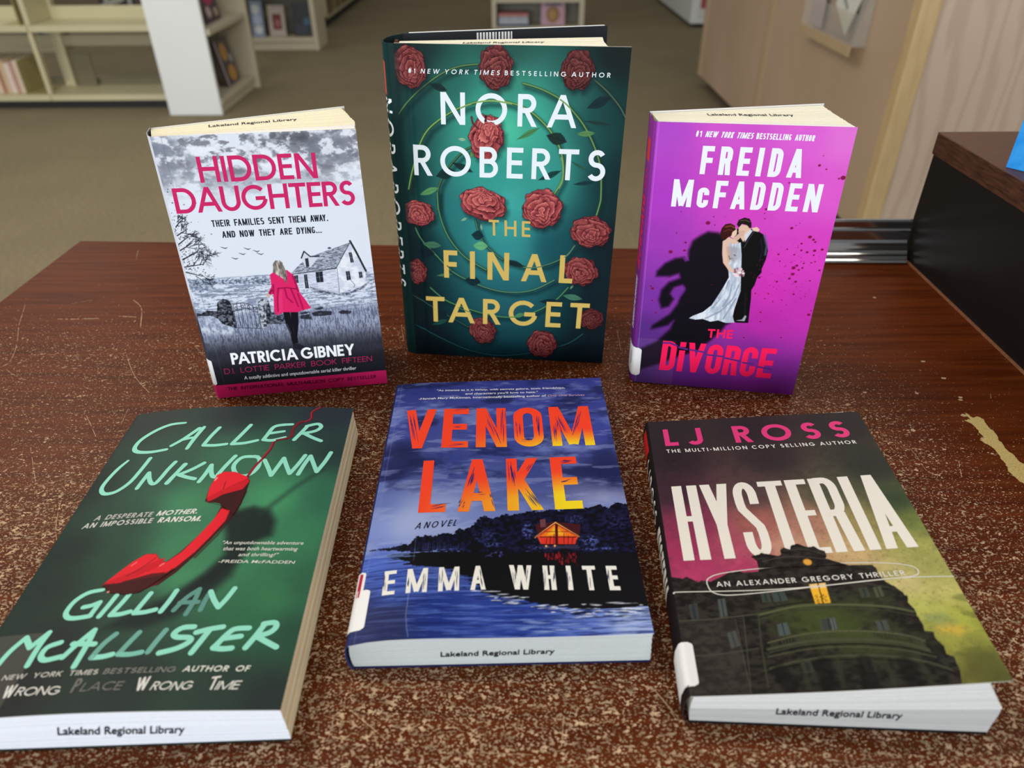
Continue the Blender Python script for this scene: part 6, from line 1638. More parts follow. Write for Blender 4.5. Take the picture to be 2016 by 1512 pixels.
def book_hysteria():
    b = 'hys'; B = BOOKS[b]
    root = book_root(b, 'lying paperback with its cover lifted, tall off-white capitals over a grand dark building')
    pt = Paint(0, B['W'], 0, B['H'], .34); art_hysteria(pt)
    fc = painted_sheet('front_cover', b, pt, root)
    sp = Paint(-wraplen(b), 0, 0, B['H'], .5); sp.fill((34, 30, 32))
    sp.poly([(-24, 196), (-3, 196), (-3, 174), (-24, 174)], (196, 40, 40), .3)
    spo = painted_sheet('spine', b, sp, root, back=(60, 56, 56))
    k = Ink()
    k.text('LJ ROSS', (-15, 168), (-15, 118), (-5, 168), (232, 232, 232), t=.15, tr=.3)
    k.text('HYSTERIA', (-17, 108), (-17, 62), (-4, 108), (222, 218, 210), t=.2, tr=.1, narrow=True, eq=.42)
    k.on('spine_lettering', spo, b)
    lying_back(b, root, (36, 32, 34))
    def xr(f): return 138.2 if f < .47 else 138.2 - 12 * ((f - .47) / .53) ** 0.9
    pb = page_block_lying(b, root, 'page_block', 34, xr, 0.8, B['H'] - .8, ((184, 185, 184), (222, 216, 200), (242, 240, 232)), 12)
    st = [(39.3,0.5,8.7),(96.5,0.5,9.1),(39.0,0.5,13.4)]
    stamp_text(pb, lambda uv, h: np.stack([uv[:, 0], 0.5 - h, uv[:, 1]], 1), (st[0][0], st[0][2]), (st[1][0], st[1][2]), (st[2][0], st[2][2]), (40, 40, 48))
    k = Ink(); PK = (226, 64, 128)
    k.text('LJ ROSS', *[(9.1,175.1),(124.5,174.8),(9.0,192.2)], PK, t=.20, tr=.40, space=1.1, widths={'J': .5})
    k.on('author_lettering', fc, b)
    k = Ink(); WH = (234, 232, 226)
    k.text('THE MULTI-MILLION COPY SELLING AUTHOR', *[(9.3,168.2),(125.3,168.1),(9.0,171.5)], WH, t=.17, tr=.34, space=.85)
    k.on('tagline_lettering', fc, b)
    k = Ink()
    k.text('AN ALEXANDER GREGORY THRILLER', *[(22.1,60.6),(115.2,62.1),(22.0,63.8)], WH, t=.15, tr=.30, space=.85)
    k.on('series_lettering', fc, b)
    k = Ink(); OW = (238, 233, 222)
    hw = {c: .40 for c in 'HYSTERA'}; hw['A'] = .46; hw['Y'] = .46; hw['E'] = .33; hw['R'] = .42; hw['H'] = .42; hw['T'] = .40
    k.text('HYSTERIA', *[(7.7,78.8),(128.3,80.4),(8.1,137.0)], OW, tf=.049, tr=.03, narrow=True, widths=hw, hmul=.72)
    # worn flecks on the big letters
    r = random.Random(2)
    L, R_, T_ = [(7.7,78.8),(128.3,80.4),(8.1,137.0)]
    for i in range(150):
        a = r.random(); c = r.random()
        q = np.array(L) * (1 - a) + np.array(R_) * a + (np.array(T_) - np.array(L)) * c
        k.next(); s = r.uniform(.08, .3); w = r.uniform(.2, 1.4); an = r.uniform(0, 3.1)
        d = np.array([math.cos(an), math.sin(an)]); n = np.array([-d[1], d[0]])
        k.poly([q - d * w, q + n * s, q + d * w, q - n * s], (186, 180, 170)) if False else None
    k.on('title_lettering', fc, b)
    overlay('dome_over_lettering', b, pt, [(43.3,80.2),(48.1,81.3),(48.8,82.6),(50.2,81.7),(57.3,79.4),(58.9,80.1),(59.4,83.9),(61.5,85.1),(64.2,83.8),(65.3,86.3),(69.1,87.4),(72.5,85.2),(74.8,84.5),(77.0,85.2),(79.2,82.5),(81.8,81.2),(81.5,77.7),(80.4,76.2),(86.6,72.8),(90.8,70.9),(45.5,71.6),(45.8,76.8)], .3, fc)
    k = Ink()
    for q in (bez([(17.5,63.0),(18.7,66.2),(25.2,69.1),(41.4,71.2),(61.4,72.4),(80.8,72.7),(99.7,71.8),(113.2,70.0),(120.6,67.3),(121.8,63.7),(118.4,61.3),(105.2,60.4),(86.3,59.2),(67.2,57.8),(47.9,56.2),(33.4,55.2),(23.8,55.4),(18.9,58.0),(17.5,63.0)], 8), bez([(0.2,57.2),(1.3,58.1),(19.4,57.8),(38.6,57.5),(57.7,57.7),(76.8,58.6),(100.6,60.3),(119.0,60.5),(137.0,59.4)], 8)):
        k.ribbon([(x, y, 1) for x, y, w in q], .55, (222, 220, 210))
    k.on('ellipse_line', fc, b)
    q = [(0.2,4.8),(1.8,28.1)]
    patch('call_number_label', b, -17, [(4.9,14.5)][0][0], q[0][1] , q[1][1], 2.2, .3, 'label', root)


book_hysteria()



# ================================================================== the display table
def table_mat():
    m, nt, b = nmat('worn_mahogany_laminate')
    N = nt.nodes.new; L = nt.links.new
    tc = N('ShaderNodeTexCoord')
    mp = N('ShaderNodeMapping'); mp.inputs['Scale'].default_value = (5, 90, 5); mp.inputs['Rotation'].default_value = (0, 0, math.radians(2))
    g = N('ShaderNodeTexNoise'); g.inputs['Scale'].default_value = 2.2; g.inputs['Detail'].default_value = 6
    L(tc.outputs['Object'], mp.inputs['Vector']); L(mp.outputs['Vector'], g.inputs['Vector'])
    r = N('ShaderNodeValToRGB')
    r.color_ramp.elements[0].position = .3; r.color_ramp.elements[1].position = .75
    r.color_ramp.elements[0].color = (*rgb(74, 29, 9), 1); r.color_ramp.elements[1].color = (*rgb(108, 51, 19), 1)
    L(g.outputs['Fac'], r.inputs['Fac'])
    at = N('ShaderNodeAttribute'); at.attribute_name = 'wear'
    def specks(sx, sy, detail, lo, hi):
        mq = N('ShaderNodeMapping'); mq.inputs['Scale'].default_value = (sx, sy, 1); mq.inputs['Rotation'].default_value = (0, 0, math.radians(-8))
        s = N('ShaderNodeTexNoise'); s.inputs['Scale'].default_value = 1.0; s.inputs['Detail'].default_value = detail; s.inputs['Roughness'].default_value = .6
        L(tc.outputs['Object'], mq.inputs['Vector']); L(mq.outputs['Vector'], s.inputs['Vector'])
        # threshold slides with the amount of wear
        th = N('ShaderNodeMapRange'); th.inputs['To Min'].default_value = lo; th.inputs['To Max'].default_value = hi
        L(at.outputs['Fac'], th.inputs['Value'])
        d = N('ShaderNodeMath'); d.operation = 'SUBTRACT'; L(s.outputs['Fac'], d.inputs[0]); L(th.outputs['Result'], d.inputs[1])
        k = N('ShaderNodeMapRange'); k.inputs['From Min'].default_value = 0; k.inputs['From Max'].default_value = .025
        L(d.outputs['Value'], k.inputs['Value'])
        return k.outputs['Result']
    a1 = specks(360, 540, 1.6, .78, .562)
    a2 = specks(760, 1000, 1.6, .76, .572)
    mx = N('ShaderNodeMath'); mx.operation = 'MAXIMUM'; L(a1, mx.inputs[0]); L(a2, mx.inputs[1])
    # colour of the exposed core differs from fleck to fleck
    cv = N('ShaderNodeTexNoise'); cv.inputs['Scale'].default_value = 160; cv.inputs['Detail'].default_value = 1
    L(tc.outputs['Object'], cv.inputs['Vector'])
    cr = N('ShaderNodeValToRGB')
    cr.color_ramp.elements[0].position = .35; cr.color_ramp.elements[1].position = .68
    cr.color_ramp.elements[0].color = (*rgb(134, 110, 86), 1); cr.color_ramp.elements[1].color = (*rgb(212, 182, 148), 1)
    L(cv.outputs['Fac'], cr.inputs['Fac'])
    mc = N('ShaderNodeMix'); mc.data_type = 'RGBA'
    L(mx.outputs['Value'], mc.inputs['Factor']); L(r.outputs['Color'], mc.inputs['A']); L(cr.outputs['Color'], mc.inputs['B'])
    L(mc.outputs['Result'], b.inputs['Base Color'])
    ro = N('ShaderNodeMapRange'); ro.inputs['To Min'].default_value = .34; ro.inputs['To Max'].default_value = .75
    L(mx.outputs['Value'], ro.inputs['Value']); L(ro.outputs['Result'], b.inputs['Roughness'])
    b.inputs['Specular IOR Level'].default_value = .05
    bp = N('ShaderNodeBump'); bp.inputs['Strength'].default_value = .35; bp.inputs['Distance'].default_value = .0004; bp.invert = True
    L(mx.outputs['Value'], bp.inputs['Height']); L(bp.outputs['Normal'], b.inputs['Normal'])
    return m


def build_table():
    root = empty('display_table', (0.27, 0.25, FLOOR_Z))
    tag(root, 'worn dark red-brown laminate table that carries the six books', 'table')
    yaw = math.radians(-2.85); ex = np.array([math.cos(yaw), math.sin(yaw)]); ey = np.array([-math.sin(yaw), math.cos(yaw)])
    c0 = np.array([-.482, .772]); WX, DY = 1.55, 1.08
    nx, ny = 90, 66
    V = []; wear = []
    off = np.array([0.27, 0.25])
    def W_(x, y):
        w = sm(.66, .40, y) * 1.0
        w *= 1 - .80 * sm(.20, .40, x - .22 * (0.5 - y))
        w *= 1 - .28 * sm(-.16, -.34, x) * sm(.30, .42, y)
        w *= .72 + .4 * fbm(np.array([x * 9 + 3]), np.array([y * 9 + 3]), 5)[0]
        w = max(w, .62 * sm(.68, .53, y) * sm(.40, .18, x))
        return float(np.clip(w, 0, 1))
    for j in range(ny + 1):
        for i in range(nx + 1):
            p = c0 + ex * (WX * i / nx) - ey * (DY * (1 - j / ny))
            V.append((p[0] - off[0], p[1] - off[1], -FLOOR_Z)); wear.append(W_(p[0], p[1]))
    idx = lambda i, j: j * (nx + 1) + i
    F = [(idx(i, j), idx(i + 1, j), idx(i + 1, j + 1), idx(i, j + 1)) for j in range(ny) for i in range(nx)]
    top_n = len(F)
    # underside and edges
    cs = [idx(0, 0), idx(nx, 0), idx(nx, ny), idx(0, ny)]
    n = len(V)
    for c in cs:
        V.append((V[c][0], V[c][1], -FLOOR_Z - .030)); wear.append(0)
    F += [(n + 3, n + 2, n + 1, n)]
    for s_, e_, ids in ((0, 1, [idx(i, 0) for i in range(nx + 1)]), (1, 2, [idx(nx, j) for j in range(ny + 1)]), (2, 3, [idx(nx - i, ny) for i in range(nx + 1)]), (3, 0, [idx(0, ny - j) for j in range(ny + 1)])):
        F.append(tuple([n + s_, n + e_] + ids[::-1]))
    mats = [0] * len(F)
    # long scratches and the chipped strip, all part of the worn surface
    r = random.Random(9)
    def flat(pts, h, k):
        n = len(V)
        for q in pts: V.append((q[0] / 1000 - off[0], q[1] / 1000 - off[1], -FLOOR_Z + h)); wear.append(0)
        F.append(tuple(range(n, n + len(pts)))); mats.append(k)
    def scratch(q, w, k=1, h=.00006):
        P = bez(q, 6)
        for i in range(len(P) - 1):
            a, c = np.array(P[i][:2]), np.array(P[i + 1][:2]); d = c - a; L = np.linalg.norm(d)
            if L < .01 or r.random() < .2: continue
            nn = np.array([-d[1], d[0]]) / L; w0, w1 = w * r.uniform(.2, .75) / 2, w * r.uniform(.2, .75) / 2
            flat([a - nn * w0, c - nn * w1, c + nn * w1, a + nn * w0], h, k)
    for q, w in (([(-462.5,621.8),(-455.1,603.8),(-446.7,582.6),(-431.9,552.7),(-424.2,534.0),(-420.3,518.4),(-423.7,511.9)], .7), ([(-363.9,630.4),(-353.6,620.3),(-345.7,607.7),(-333.9,575.9)], 1.0), ([(-331.7,538.5),(-323.0,523.7),(-304.8,495.8),(-284.5,473.7)], .8), ([(-420.5,593.9),(-407.7,592.9),(-392.3,593.3),(-377.8,594.1)], 1.6), ([(-363.1,597.6),(-355.0,597.0),(-344.7,595.8)], 1.4),
                 ([(-339.2,469.0),(-335.9,470.1),(-331.1,471.1)], 2.6), ([(-297.7,485.6),(-296.3,487.6)], 3.0), ([(-419.7,622.6),(-410.9,626.8),(-402.1,630.9)], .5), ([(-326.0,451.8),(-312.3,434.0),(-301.0,418.5)], .7), ([(-292.3,453.2),(-289.2,433.7)], .6), ([(-378.2,470.9),(-365.7,455.8)], .6), ([(-415.4,507.6),(-403.7,499.1),(-392.2,492.8)], .5),
                 ([(-406.3,745.6),(-399.5,723.7)], .6), ([(-293.0,352.3),(-283.6,327.3),(-268.5,302.3)], .7), ([(-342.3,407.3),(-318.7,369.7)], .5), ([(-341.2,367.4),(-320.0,365.7),(-297.3,374.5)], .6), ([(-131.6,578.3),(-118.1,534.6)], .5), ([(-99.5,577.8),(-89.0,526.1)], .6), ([(93.7,566.2),(92.6,531.9)], .5),
                 ([(306.5,386.7),(301.9,375.4),(299.6,368.6)], .9), ([(265.9,386.2),(267.0,375.7)], .8), ([(370.3,464.1),(367.6,458.5)], .6), ([(266.0,408.2),(278.5,398.7),(279.4,375.6),(287.4,368.7)], .6),
                 ([(-81.9,206.7),(-65.1,193.7),(-59.7,188.7)], .8), ([(21.5,183.3),(23.9,203.3)], .6), ([(-26.3,183.6),(8.6,181.9)], .5), ([(-90.7,201.5),(-75.4,197.5)], .6), ([(75.1,202.9),(80.4,192.6)], .8), ([(69.6,213.7),(79.0,197.7)], .8)):
        scratch(q, w)
    chip = [(338.5,442.6),(339.4,439.4),(341.1,434.2),(344.9,435.6),(348.0,432.0),(346.3,422.0),(347.4,416.0),(345.5,408.3),(345.9,403.6),(345.2,397.1),(346.8,392.5),(346.7,386.2),(348.8,380.9),(349.3,359.9),(339.8,344.1),(337.1,360.8),(335.4,366.6),(334.0,369.9),(333.6,374.2),(336.2,381.9),(335.7,387.2),(337.1,397.2),(335.4,402.8),(332.2,407.9),(335.9,409.4),(336.7,414.2),(336.7,421.1),(336.2,427.1),(332.7,431.2),(338.2,432.1)]
    rag = []
    for i in range(len(chip)):
        a, c = np.array(chip[i][:2]), np.array(chip[(i + 1) % len(chip)][:2])
        for t in (0, .33, .66): rag.append(a + (c - a) * t + np.array([r.uniform(-.7, .7), r.uniform(-.7, .7)]) * (t > 0))
    flat(rag, .00008, 2)
    for q in [(332.9,392.7),(334.8,409.4),(335.9,437.3),(274.2,467.5),(290.3,419.6),(286.7,419.6),(255.3,452.1),(344.8,459.9),(344.9,486.5),(346.5,624.3),(337.5,380.2),(343.1,456.6),(313.9,465.9),(340.4,511.5)]:
        s = r.uniform(1.2, 3.0); a0 = r.uniform(0, 6)
        flat([(q[0] + s * r.uniform(.5, 1.1) * math.cos(a0 + t), q[1] + .7 * s * r.uniform(.5, 1.1) * math.sin(a0 + t)) for t in np.linspace(0, 5.5, 8)], .00007, 1)
    o = mesh('tabletop', V, F, table_mat(), root)
    o.data.materials.append(plain('scratched_core', rgb(206, 172, 134), .8, noise=.25, nscale=300))
    o.data.materials.append(plain('bare_particle_board', rgb(214, 194, 128), .9, c2=rgb(178, 148, 84), nscale=900, stretch=(1, 1, 1)))
    o.data.polygons.foreach_set('material_index', mats)
    a = o.data.attributes.new('wear', 'FLOAT', 'POINT'); a.data.foreach_set('value', np.array(wear, np.float32))
    # pale edge band along the left and back edges, and the legs
    wood = M['walnut']
    def W3(x, y): p = c0 + ex * x - ey * y; return (p[0] - off[0], p[1] - off[1])
    for lx, ly in ((.06, .06), (WX - .06, .06), (.06, DY - .06), (WX - .06, DY - .06)):
        m = MB(); pts = [W3(lx - .03, ly - .03), W3(lx + .03, ly - .03), W3(lx + .03, ly + .03), W3(lx - .03, ly + .03)]
        m.hexa([(x, y, 0) for x, y in pts] + [(x, y, .7198) for x, y in pts]); m.build('leg', wood, root, .003)
    for a_, b_ in (((.09, .05), (WX - .09, .07)), ((.09, DY - .07), (WX - .09, DY - .05)), ((.05, .09), (.07, DY - .09)), ((WX - .07, .09), (WX - .05, DY - .09))):
        pts = [W3(a_[0], a_[1]), W3(b_[0], a_[1]), W3(b_[0], b_[1]), W3(a_[0], b_[1])]
        m = MB().hexa([(x, y, .64) for x, y in pts] + [(x, y, .7195) for x, y in pts]); m.build('apron', wood, root, .002)


build_table()


# polished trim strip at the back of the table: a hollow cove profile with two ribs
def build_trim():
    root = empty('metal_trim_strip', (0.30, 0.70, 0.0003), math.radians(-1.2))
    tag(root, 'polished aluminium cove strip on the table edge behind the purple book', 'trim strip')
    P = [(0, 0), (-.0006, .0015), (0, .0035), (.0016, .0045), (.0022, .0075), (.0034, .0090), (.0048, .0098), (.0054, .0125), (.0066, .0142), (.0086, .0160), (.0106, .0185), (.0116, .0215), (.0120, .0300), (.0112, .0318), (.0116, .0336), (.0124, .0350), (.0124, .0405), (.0132, .0424), (.0152, .0430), (.0172, .0422), (.0176, .0380), (.0176, .0)]
    m = MB().prism(P, 'x', -.14, .109)
    m.build('cove_profile', M['chrome'], root)


build_trim()


# dark raised shelf standing on the right of the table
def build_riser():
    x0, y1 = .412, .722
    root = empty('shelf_riser', (x0 + .25, .40, 0.0003))
    tag(root, 'black-sided riser with a walnut laminate top standing on the table', 'riser')
    ox, oy = x0 + .25, .40
    def bx(name, a, b, mat, bev=.0006):
        m = MB().box((a[0] - ox, a[1] - oy, a[2]), (b[0] - ox, b[1] - oy, b[2])); return m.build(name, mat, root, bev)
    bx('top_board', (x0 + .0012, -.05, .1075), (x0 + .5, y1, .1275), M['walnut'], .0005)
    bx('edge_band', (x0, -.05, .1075), (x0 + .0012, y1 - .003, .1270), M['walnut_edge'], 0)
    bx('side_panel', (x0 + .001, -.04, 0), (x0 + .019, y1 - .004, .1074), M['black'])
    bx('side_panel', (x0 + .48, -.04, 0), (x0 + .498, y1 - .004, .1074), M['black'])
    bx('back_panel', (x0 + .020, y1 - .02, 0), (x0 + .479, y1 - .004, .1074), M['black_edge'])
    # pale line where the riser meets the table
    bx('foot_strip', (x0 - .0012, -.04, 0), (x0 + .0009, y1 - .006, .0015), plain('pale_foot_edge', rgb(150, 96, 66), .6, noise=.3, nscale=200), 0)


build_riser()


def build_blue_book():
    # stands on the riser at the right edge of the picture
    a = np.array([[0.4183, 0.6148], [0.4268, 0.6028]])
    root = empty('picture_book', (a[0][0], a[0][1], .1281), math.atan2(a[1][1] - a[0][1], a[1][0] - a[0][0]))
    tag(root, 'bright blue standing book at the right edge on the riser', 'book')
    w, h, t = .15, .19, .009
    m = MB().box((0, 0, 0), (w, .0012, h)); m.build('front_cover', M['blue'], root, .0003)
    m = MB().box((0, t - .0012, 0), (w, t, h)); m.build('back_cover', M['blue'], root, .0003)
    m = MB().box((w - .0012, .0013, 0), (w, t - .0013, h)); m.build('spine', M['blue'], root, 0)
    m = MB().box((.002, .0014, .002), (w - .0014, t - .0014, h - .002)); m.build('page_block', M['paper_white'], root, 0)


build_blue_book()

# ================================================================== the library room
V = [(-9, -4, FLOOR_Z), (9, -4, FLOOR_Z), (9, 13, FLOOR_Z), (-9, 13, FLOOR_Z), (-9, -4, FLOOR_Z - .1), (9, -4, FLOOR_Z - .1), (9, 13, FLOOR_Z - .1), (-9, 13, FLOOR_Z - .1)]
tag(mesh('floor', V, [(0, 1, 2, 3), (7, 6, 5, 4), (4, 5, 1, 0), (5, 6, 2, 1), (6, 7, 3, 2), (7, 4, 0, 3)], carpet_mat()), kind='structure')
tag(MB().box((-9, 13.001, FLOOR_Z), (9, 13.1, 2.0)).build('wall_back', plain('warm_grey_wall', rgb(176, 168, 150), .8, noise=.05, nscale=2)), kind='structure')

M['shade_steel'] = plain('shaded_steel', rgb(118, 110, 84), .55, noise=.08, nscale=6)  # darker copy of the shelving steel, the bay's inner shade put into its colour
R0 = random.Random(77)


def shelf_book(label, loc, size, col, rz=0.0, tilt=0.0, group=None, band=None, lie=False, name='book', cat='book', deco=None):
    """one library book: boards, spine and pages; origin at its foot"""
    w, d, h = size            # thickness, depth, height
    root = empty(name, loc, rz)
    if tilt: root.rotation_euler[1] = tilt
    tag(root, label, cat, group)
    mc = col if not isinstance(col, tuple) else plain('cloth', rgb(*col), .5, noise=.15, nscale=60)
    m = MB()
    m.box((-w / 2, -d, 0), (-w / 2 + .002, 0, h)); m.box((w / 2 - .002, -d, 0), (w / 2, 0, h)); m.box((-w / 2 + .002, -d, 0), (w / 2 - .002, -d + .002, h))
    m.build('cover', mc, root)
    MB().box((-w / 2 + .0022, -d + .0022, .002), (w / 2 - .0022, -.003, h - .003)).build('page_block', M['paper_white'], root)
    if band:
        MB().box((-w / 2 + .0005, -d - .0008, h * .05), (w / 2 - .0005, -d - .0001, h * .22)).build('spine_label', plain('spine_label', rgb(*band), .5, noise=.05, nscale=50), root)
    return root


def face_out(label, loc, size, tilt_x, rz, base, shapes, group=None):
    """a book shown face out, leaning back; shapes are printed on its front cover"""
    w, t, h = size
    root = empty('book', loc, rz); root.rotation_euler[0] = tilt_x
    tag(root, label, 'book', group)
    fc = MB().box((-w / 2, 0, 0), (w / 2, .002, h)).build('front_cover', plain('cover_stock', rgb(*base), .4, noise=.18, nscale=22), root)
    MB().box((-w / 2, t - .002, 0), (w / 2, t, h)).build('back_cover', plain('cover_stock', rgb(*base), .4, noise=.1, nscale=20), root)
    MB().box((-w / 2, .0021, 0), (-w / 2 + .002, t - .0021, h)).build('spine', plain('cover_stock', rgb(*base), .4, noise=.1, nscale=20), root)
    MB().box((-w / 2 + .0022, .0022, .002), (w / 2 - .003, t - .0022, h - .002)).build('page_block', M['paper_white'], root)
    for i, (kind, x, z, sx, sz, c) in enumerate(shapes):
        if kind == 'e': poly = [(x + sx * math.cos(a), z + sz * math.sin(a)) for a in np.linspace(0, 2 * math.pi, 25)[:-1]]
        else: poly = [(x - sx, z - sz), (x + sx, z - sz), (x + sx, z + sz), (x - sx, z + sz)]
        d = .0003 + .0002 * i
        MB().prism(poly, 'y', -d, -.00005).build('cover_picture', plain('cover_print', rgb(*c), .4, noise=.25, nscale=60), fc)
    return root


# ---- steel shelving on the left, bays facing the table
def build_steel_shelving():
    y0 = 4.46
    root = empty('steel_shelving', (-2.75, y0, FLOOR_Z))
    tag(root, 'cream steel shelving with an empty open bay at the left', 'shelving')
    ox, oy, oz = -2.75, y0, FLOOR_Z
    def bx(name, a, b, mat, bev=.002):
        return MB().box((a[0] - ox, a[1] - oy, a[2] - oz), (b[0] - ox, b[1] - oy, b[2] - oz)).build(name, mat, root, bev)
    xL, xR, xd = -4.1, -1.935, -2.66
    bx('kick_board', (xL, y0 + .01, FLOOR_Z), (xR, y0 + .03, -.710), M['kick'])
    for a, b in ((xL, xd - .002), (xd + .002, xR)):
        bx('base_shelf', (a, y0, -.708), (b, y0 + .27, -.676), M['steel_cream'])
        bx('base_rail', (a, y0 + .272, -.70), (b, y0 + .285, -.64), M['shade_steel'])
        bx('shelf', (a, y0, -.345), (b, y0 + .25, -.312), M['steel_cream'])
        bx('shelf_back_rail', (a, y0 + .252, -.345), (b, y0 + .262, -.245), M['steel_cream'])
        bx('cross_rail', (a, y0 + .268, -.46), (b, y0 + .282, -.40), M['steel_grey'])
    bx('upright', (xd - .03, y0 + .255, FLOOR_Z), (xd + .03, y0 + .30, .55), M['steel_cream'])
    bx('divider', (xd - .012, y0 + .008, -.675), (xd + .012, y0 + .040, -.346), M['steel_cream'])
    # perforated strip on the divider
    st = MB()
    for k in range(12):
        st.box((xd - .026 - ox, y0 + .2505 - oy, -.645 + k * .023 - oz), (xd - .004 - ox, y0 + .2548 - oy, -.634 + k * .023 - oz))
    st.build('slot_strip', M['steel_grey'], root)
    bx('divider', (xd - .014, y0 + .02, -.311), (xd + .014, y0 + .25, .55), M['steel_cream'])
    bx('base_support', (xd + .05, y0 + .24, -.675), (xd + .17, y0 + .25, -.50), M['shade_steel'])
    # steel bookend and the books against it
    be = empty('bookend', (-2.80, y0 + .13, -.6755)); tag(be, 'tan steel bookend on the bottom shelf beside the pale books', 'bookend')
    prof = [(-.11, 0), (.11, 0), (.11, .165), (.105, .176), (.095, .18), (-.095, .18), (-.105, .176), (-.11, .165)]
    MB().prism(prof, 'x', -.0015, .0015).build('upright_plate', M['bookend'], be)
    MB().box((.0018, -.10, 0), (.10, .10, .002)).build('foot_plate', M['bookend'], be)
    x = -2.822
    for k, (c, w) in enumerate((((226, 206, 184), .026), ((196, 150, 132), .020), ((232, 212, 200), .030), ((214, 188, 150), .024), ((178, 120, 100), .02), ((222, 200, 170), .03), ((206, 190, 176), .026))):
        x -= w / 2 + .002
        lab = ['cream spined book against the tan bookend on the bottom shelf', 'dusty pink thin book next to the cream one', 'pale pink thick book in the bottom shelf row', 'light tan book in the bottom shelf row'][k] if k < 4 else 'pale spined book far left on the bottom shelf'
        shelf_book(lab, (x, y0 + .21, -.6755), (w, .15, .175 - .006 * (k % 3)), c, group='books by the bookend')
        x -= w / 2
    # second bookend and dark books on the shelf above
    be = empty('bookend', (-2.705, y0 + .13, -.3115)); tag(be, 'tan steel bookend on the upper shelf at the left', 'bookend')
    MB().prism([(-.11, 0), (.11, 0), (.11, .24), (-.11, .24)], 'x', -.0015, .0015).build('upright_plate', M['bookend'], be, .0004)
    MB().box((-.10, -.10, 0), (-.0018, .10, .002)).build('foot_plate', M['bookend'], be)
    # dark books behind the shelf, on the other side of the range
    x = -2.10
    for k, (c, w) in enumerate((((64, 42, 32), .05), ((70, 48, 36), .05), ((150, 146, 140), .026), ((40, 30, 28), .03), ((140, 136, 130), .026), ((48, 38, 34), .03), ((150, 148, 142), .024), ((34, 28, 26), .03))):
        shelf_book(['brown volume at the right end of the far upper row', 'second brown volume from the white panel', 'grey spined book among dark volumes, nearest the brown ones', 'black volume in the far upper row', 'grey spined book in the middle of the dark volumes', 'dark brown thin volume in the far upper row', 'grey spined book at the left end of the dark volumes', 'black volume standing last beside the leaning board'][k],
                   (x, y0 + .50, -.345), (w, .16, .25), c, group='dark books on the far shelf')
        x -= w + .006
    bx('shelf', (xd + .016, y0 + .301, -.375), (xR, y0 + .53, -.3455), M['steel_grey'])
    bx('shelf', (xL, y0 + .301, -.50), (xd - .032, y0 + .53, -.47), M['steel_grey'])
    lb = empty('shelf_board', (-2.45, y0 + .322, -.345)); tag(lb, 'grey-brown board leaning on the rear shelf behind the cream rail', 'board')
    m = MB().prism([(-.19, 0), (-.16, 0), (.22, .115), (.22, .14), (.19, .14)], 'y', -.007, .007); m.build('board', M['grey_back'], lb, .002)
    # grey-green files under the upper shelf, far left
    x = -2.72
    for k in range(6):
        c = ((60, 64, 62), (150, 160, 160), (70, 84, 80), (120, 132, 130), (48, 52, 52), (104, 118, 118))[k]
        shelf_book('low grey-green book on the rear shelf, left of the divider', (x, y0 + .50, -.4695), (.032, .15, .07), c, group='books behind the left bay')
        x -= .036
    bx('base_shelf', (xL, y0 + .301, -.708), (xR, y0 + .53, -.676), M['steel_grey'])


build_steel_shelving()


# ---- end display with a white panel, its bay facing right
def build_end_display():
    root = empty('display_shelf', (-1.77, 4.65, FLOOR_Z))
    tag(root, 'white end panel shelving unit with a bay facing right', 'shelving')
    ox, oy, oz = -1.77, 4.65, FLOOR_Z
    def bx(name, a, b, mat, bev=.003):
        return MB().box((a[0] - ox, a[1] - oy, a[2] - oz), (b[0] - ox, b[1] - oy, b[2] - oz)).build(name, mat, root, bev)
    bx('end_panel', (-1.915, 4.285, FLOOR_Z), (-1.62, 4.310, .60), M['panel_white'])
    bx('upright', (-1.88, 4.950, FLOOR_Z), (-1.595, 4.985, .60), M['cream_melamine'])
    bx('back_board', (-1.88, 4.311, FLOOR_Z), (-1.86, 4.949, .60), M['grey_back'])
    bx('base_shelf', (-1.859, 4.311, -.70), (-1.615, 4.949, -.672), M['cream_melamine'])
    bx('plinth', (-1.859, 4.311, FLOOR_Z), (-1.625, 4.949, -.701), M['cream_melamine'])
    bx('shelf', (-1.859, 4.311, -.345), (-1.605, 4.949, -.315), M['cream_melamine'])
    bx('sloped_back', (-1.80, 4.312, -.671), (-1.79, 4.948, -.346), M['grey_back'])
    face_out('dark boxed book with orange circles facing out on the lower right-hand bay', (-1.665, 4.72, -.668), (.22, .02, .25), -.18, math.pi / 2, (84, 74, 80),
             [('e', -.01, .175, .055, .05, (196, 150, 74)), ('e', .02, .055, .06, .045, (204, 152, 62)), ('e', .07, .13, .02, .025, (190, 190, 196)), ('r', -.104, .125, .006, .122, (236, 226, 230))])
    face_out('dark book with a magenta patch on the upper right-hand bay', (-1.665, 4.60, -.3105), (.24, .02, .25), -.18, math.pi / 2, (82, 62, 74),
             [('e', .0, .13, .07, .05, (196, 52, 110)), ('e', -.05, .05, .035, .03, (210, 190, 190)), ('r', .06, .04, .03, .02, (190, 170, 150))])
    # face-out cover, grey, standing behind the dark one
    face_out('plain grey book standing nearest the white panel', (-1.72, 4.44, -.668), (.2, .015, .24), -.12, math.pi / 2, (138, 140, 130), [])


build_end_display()


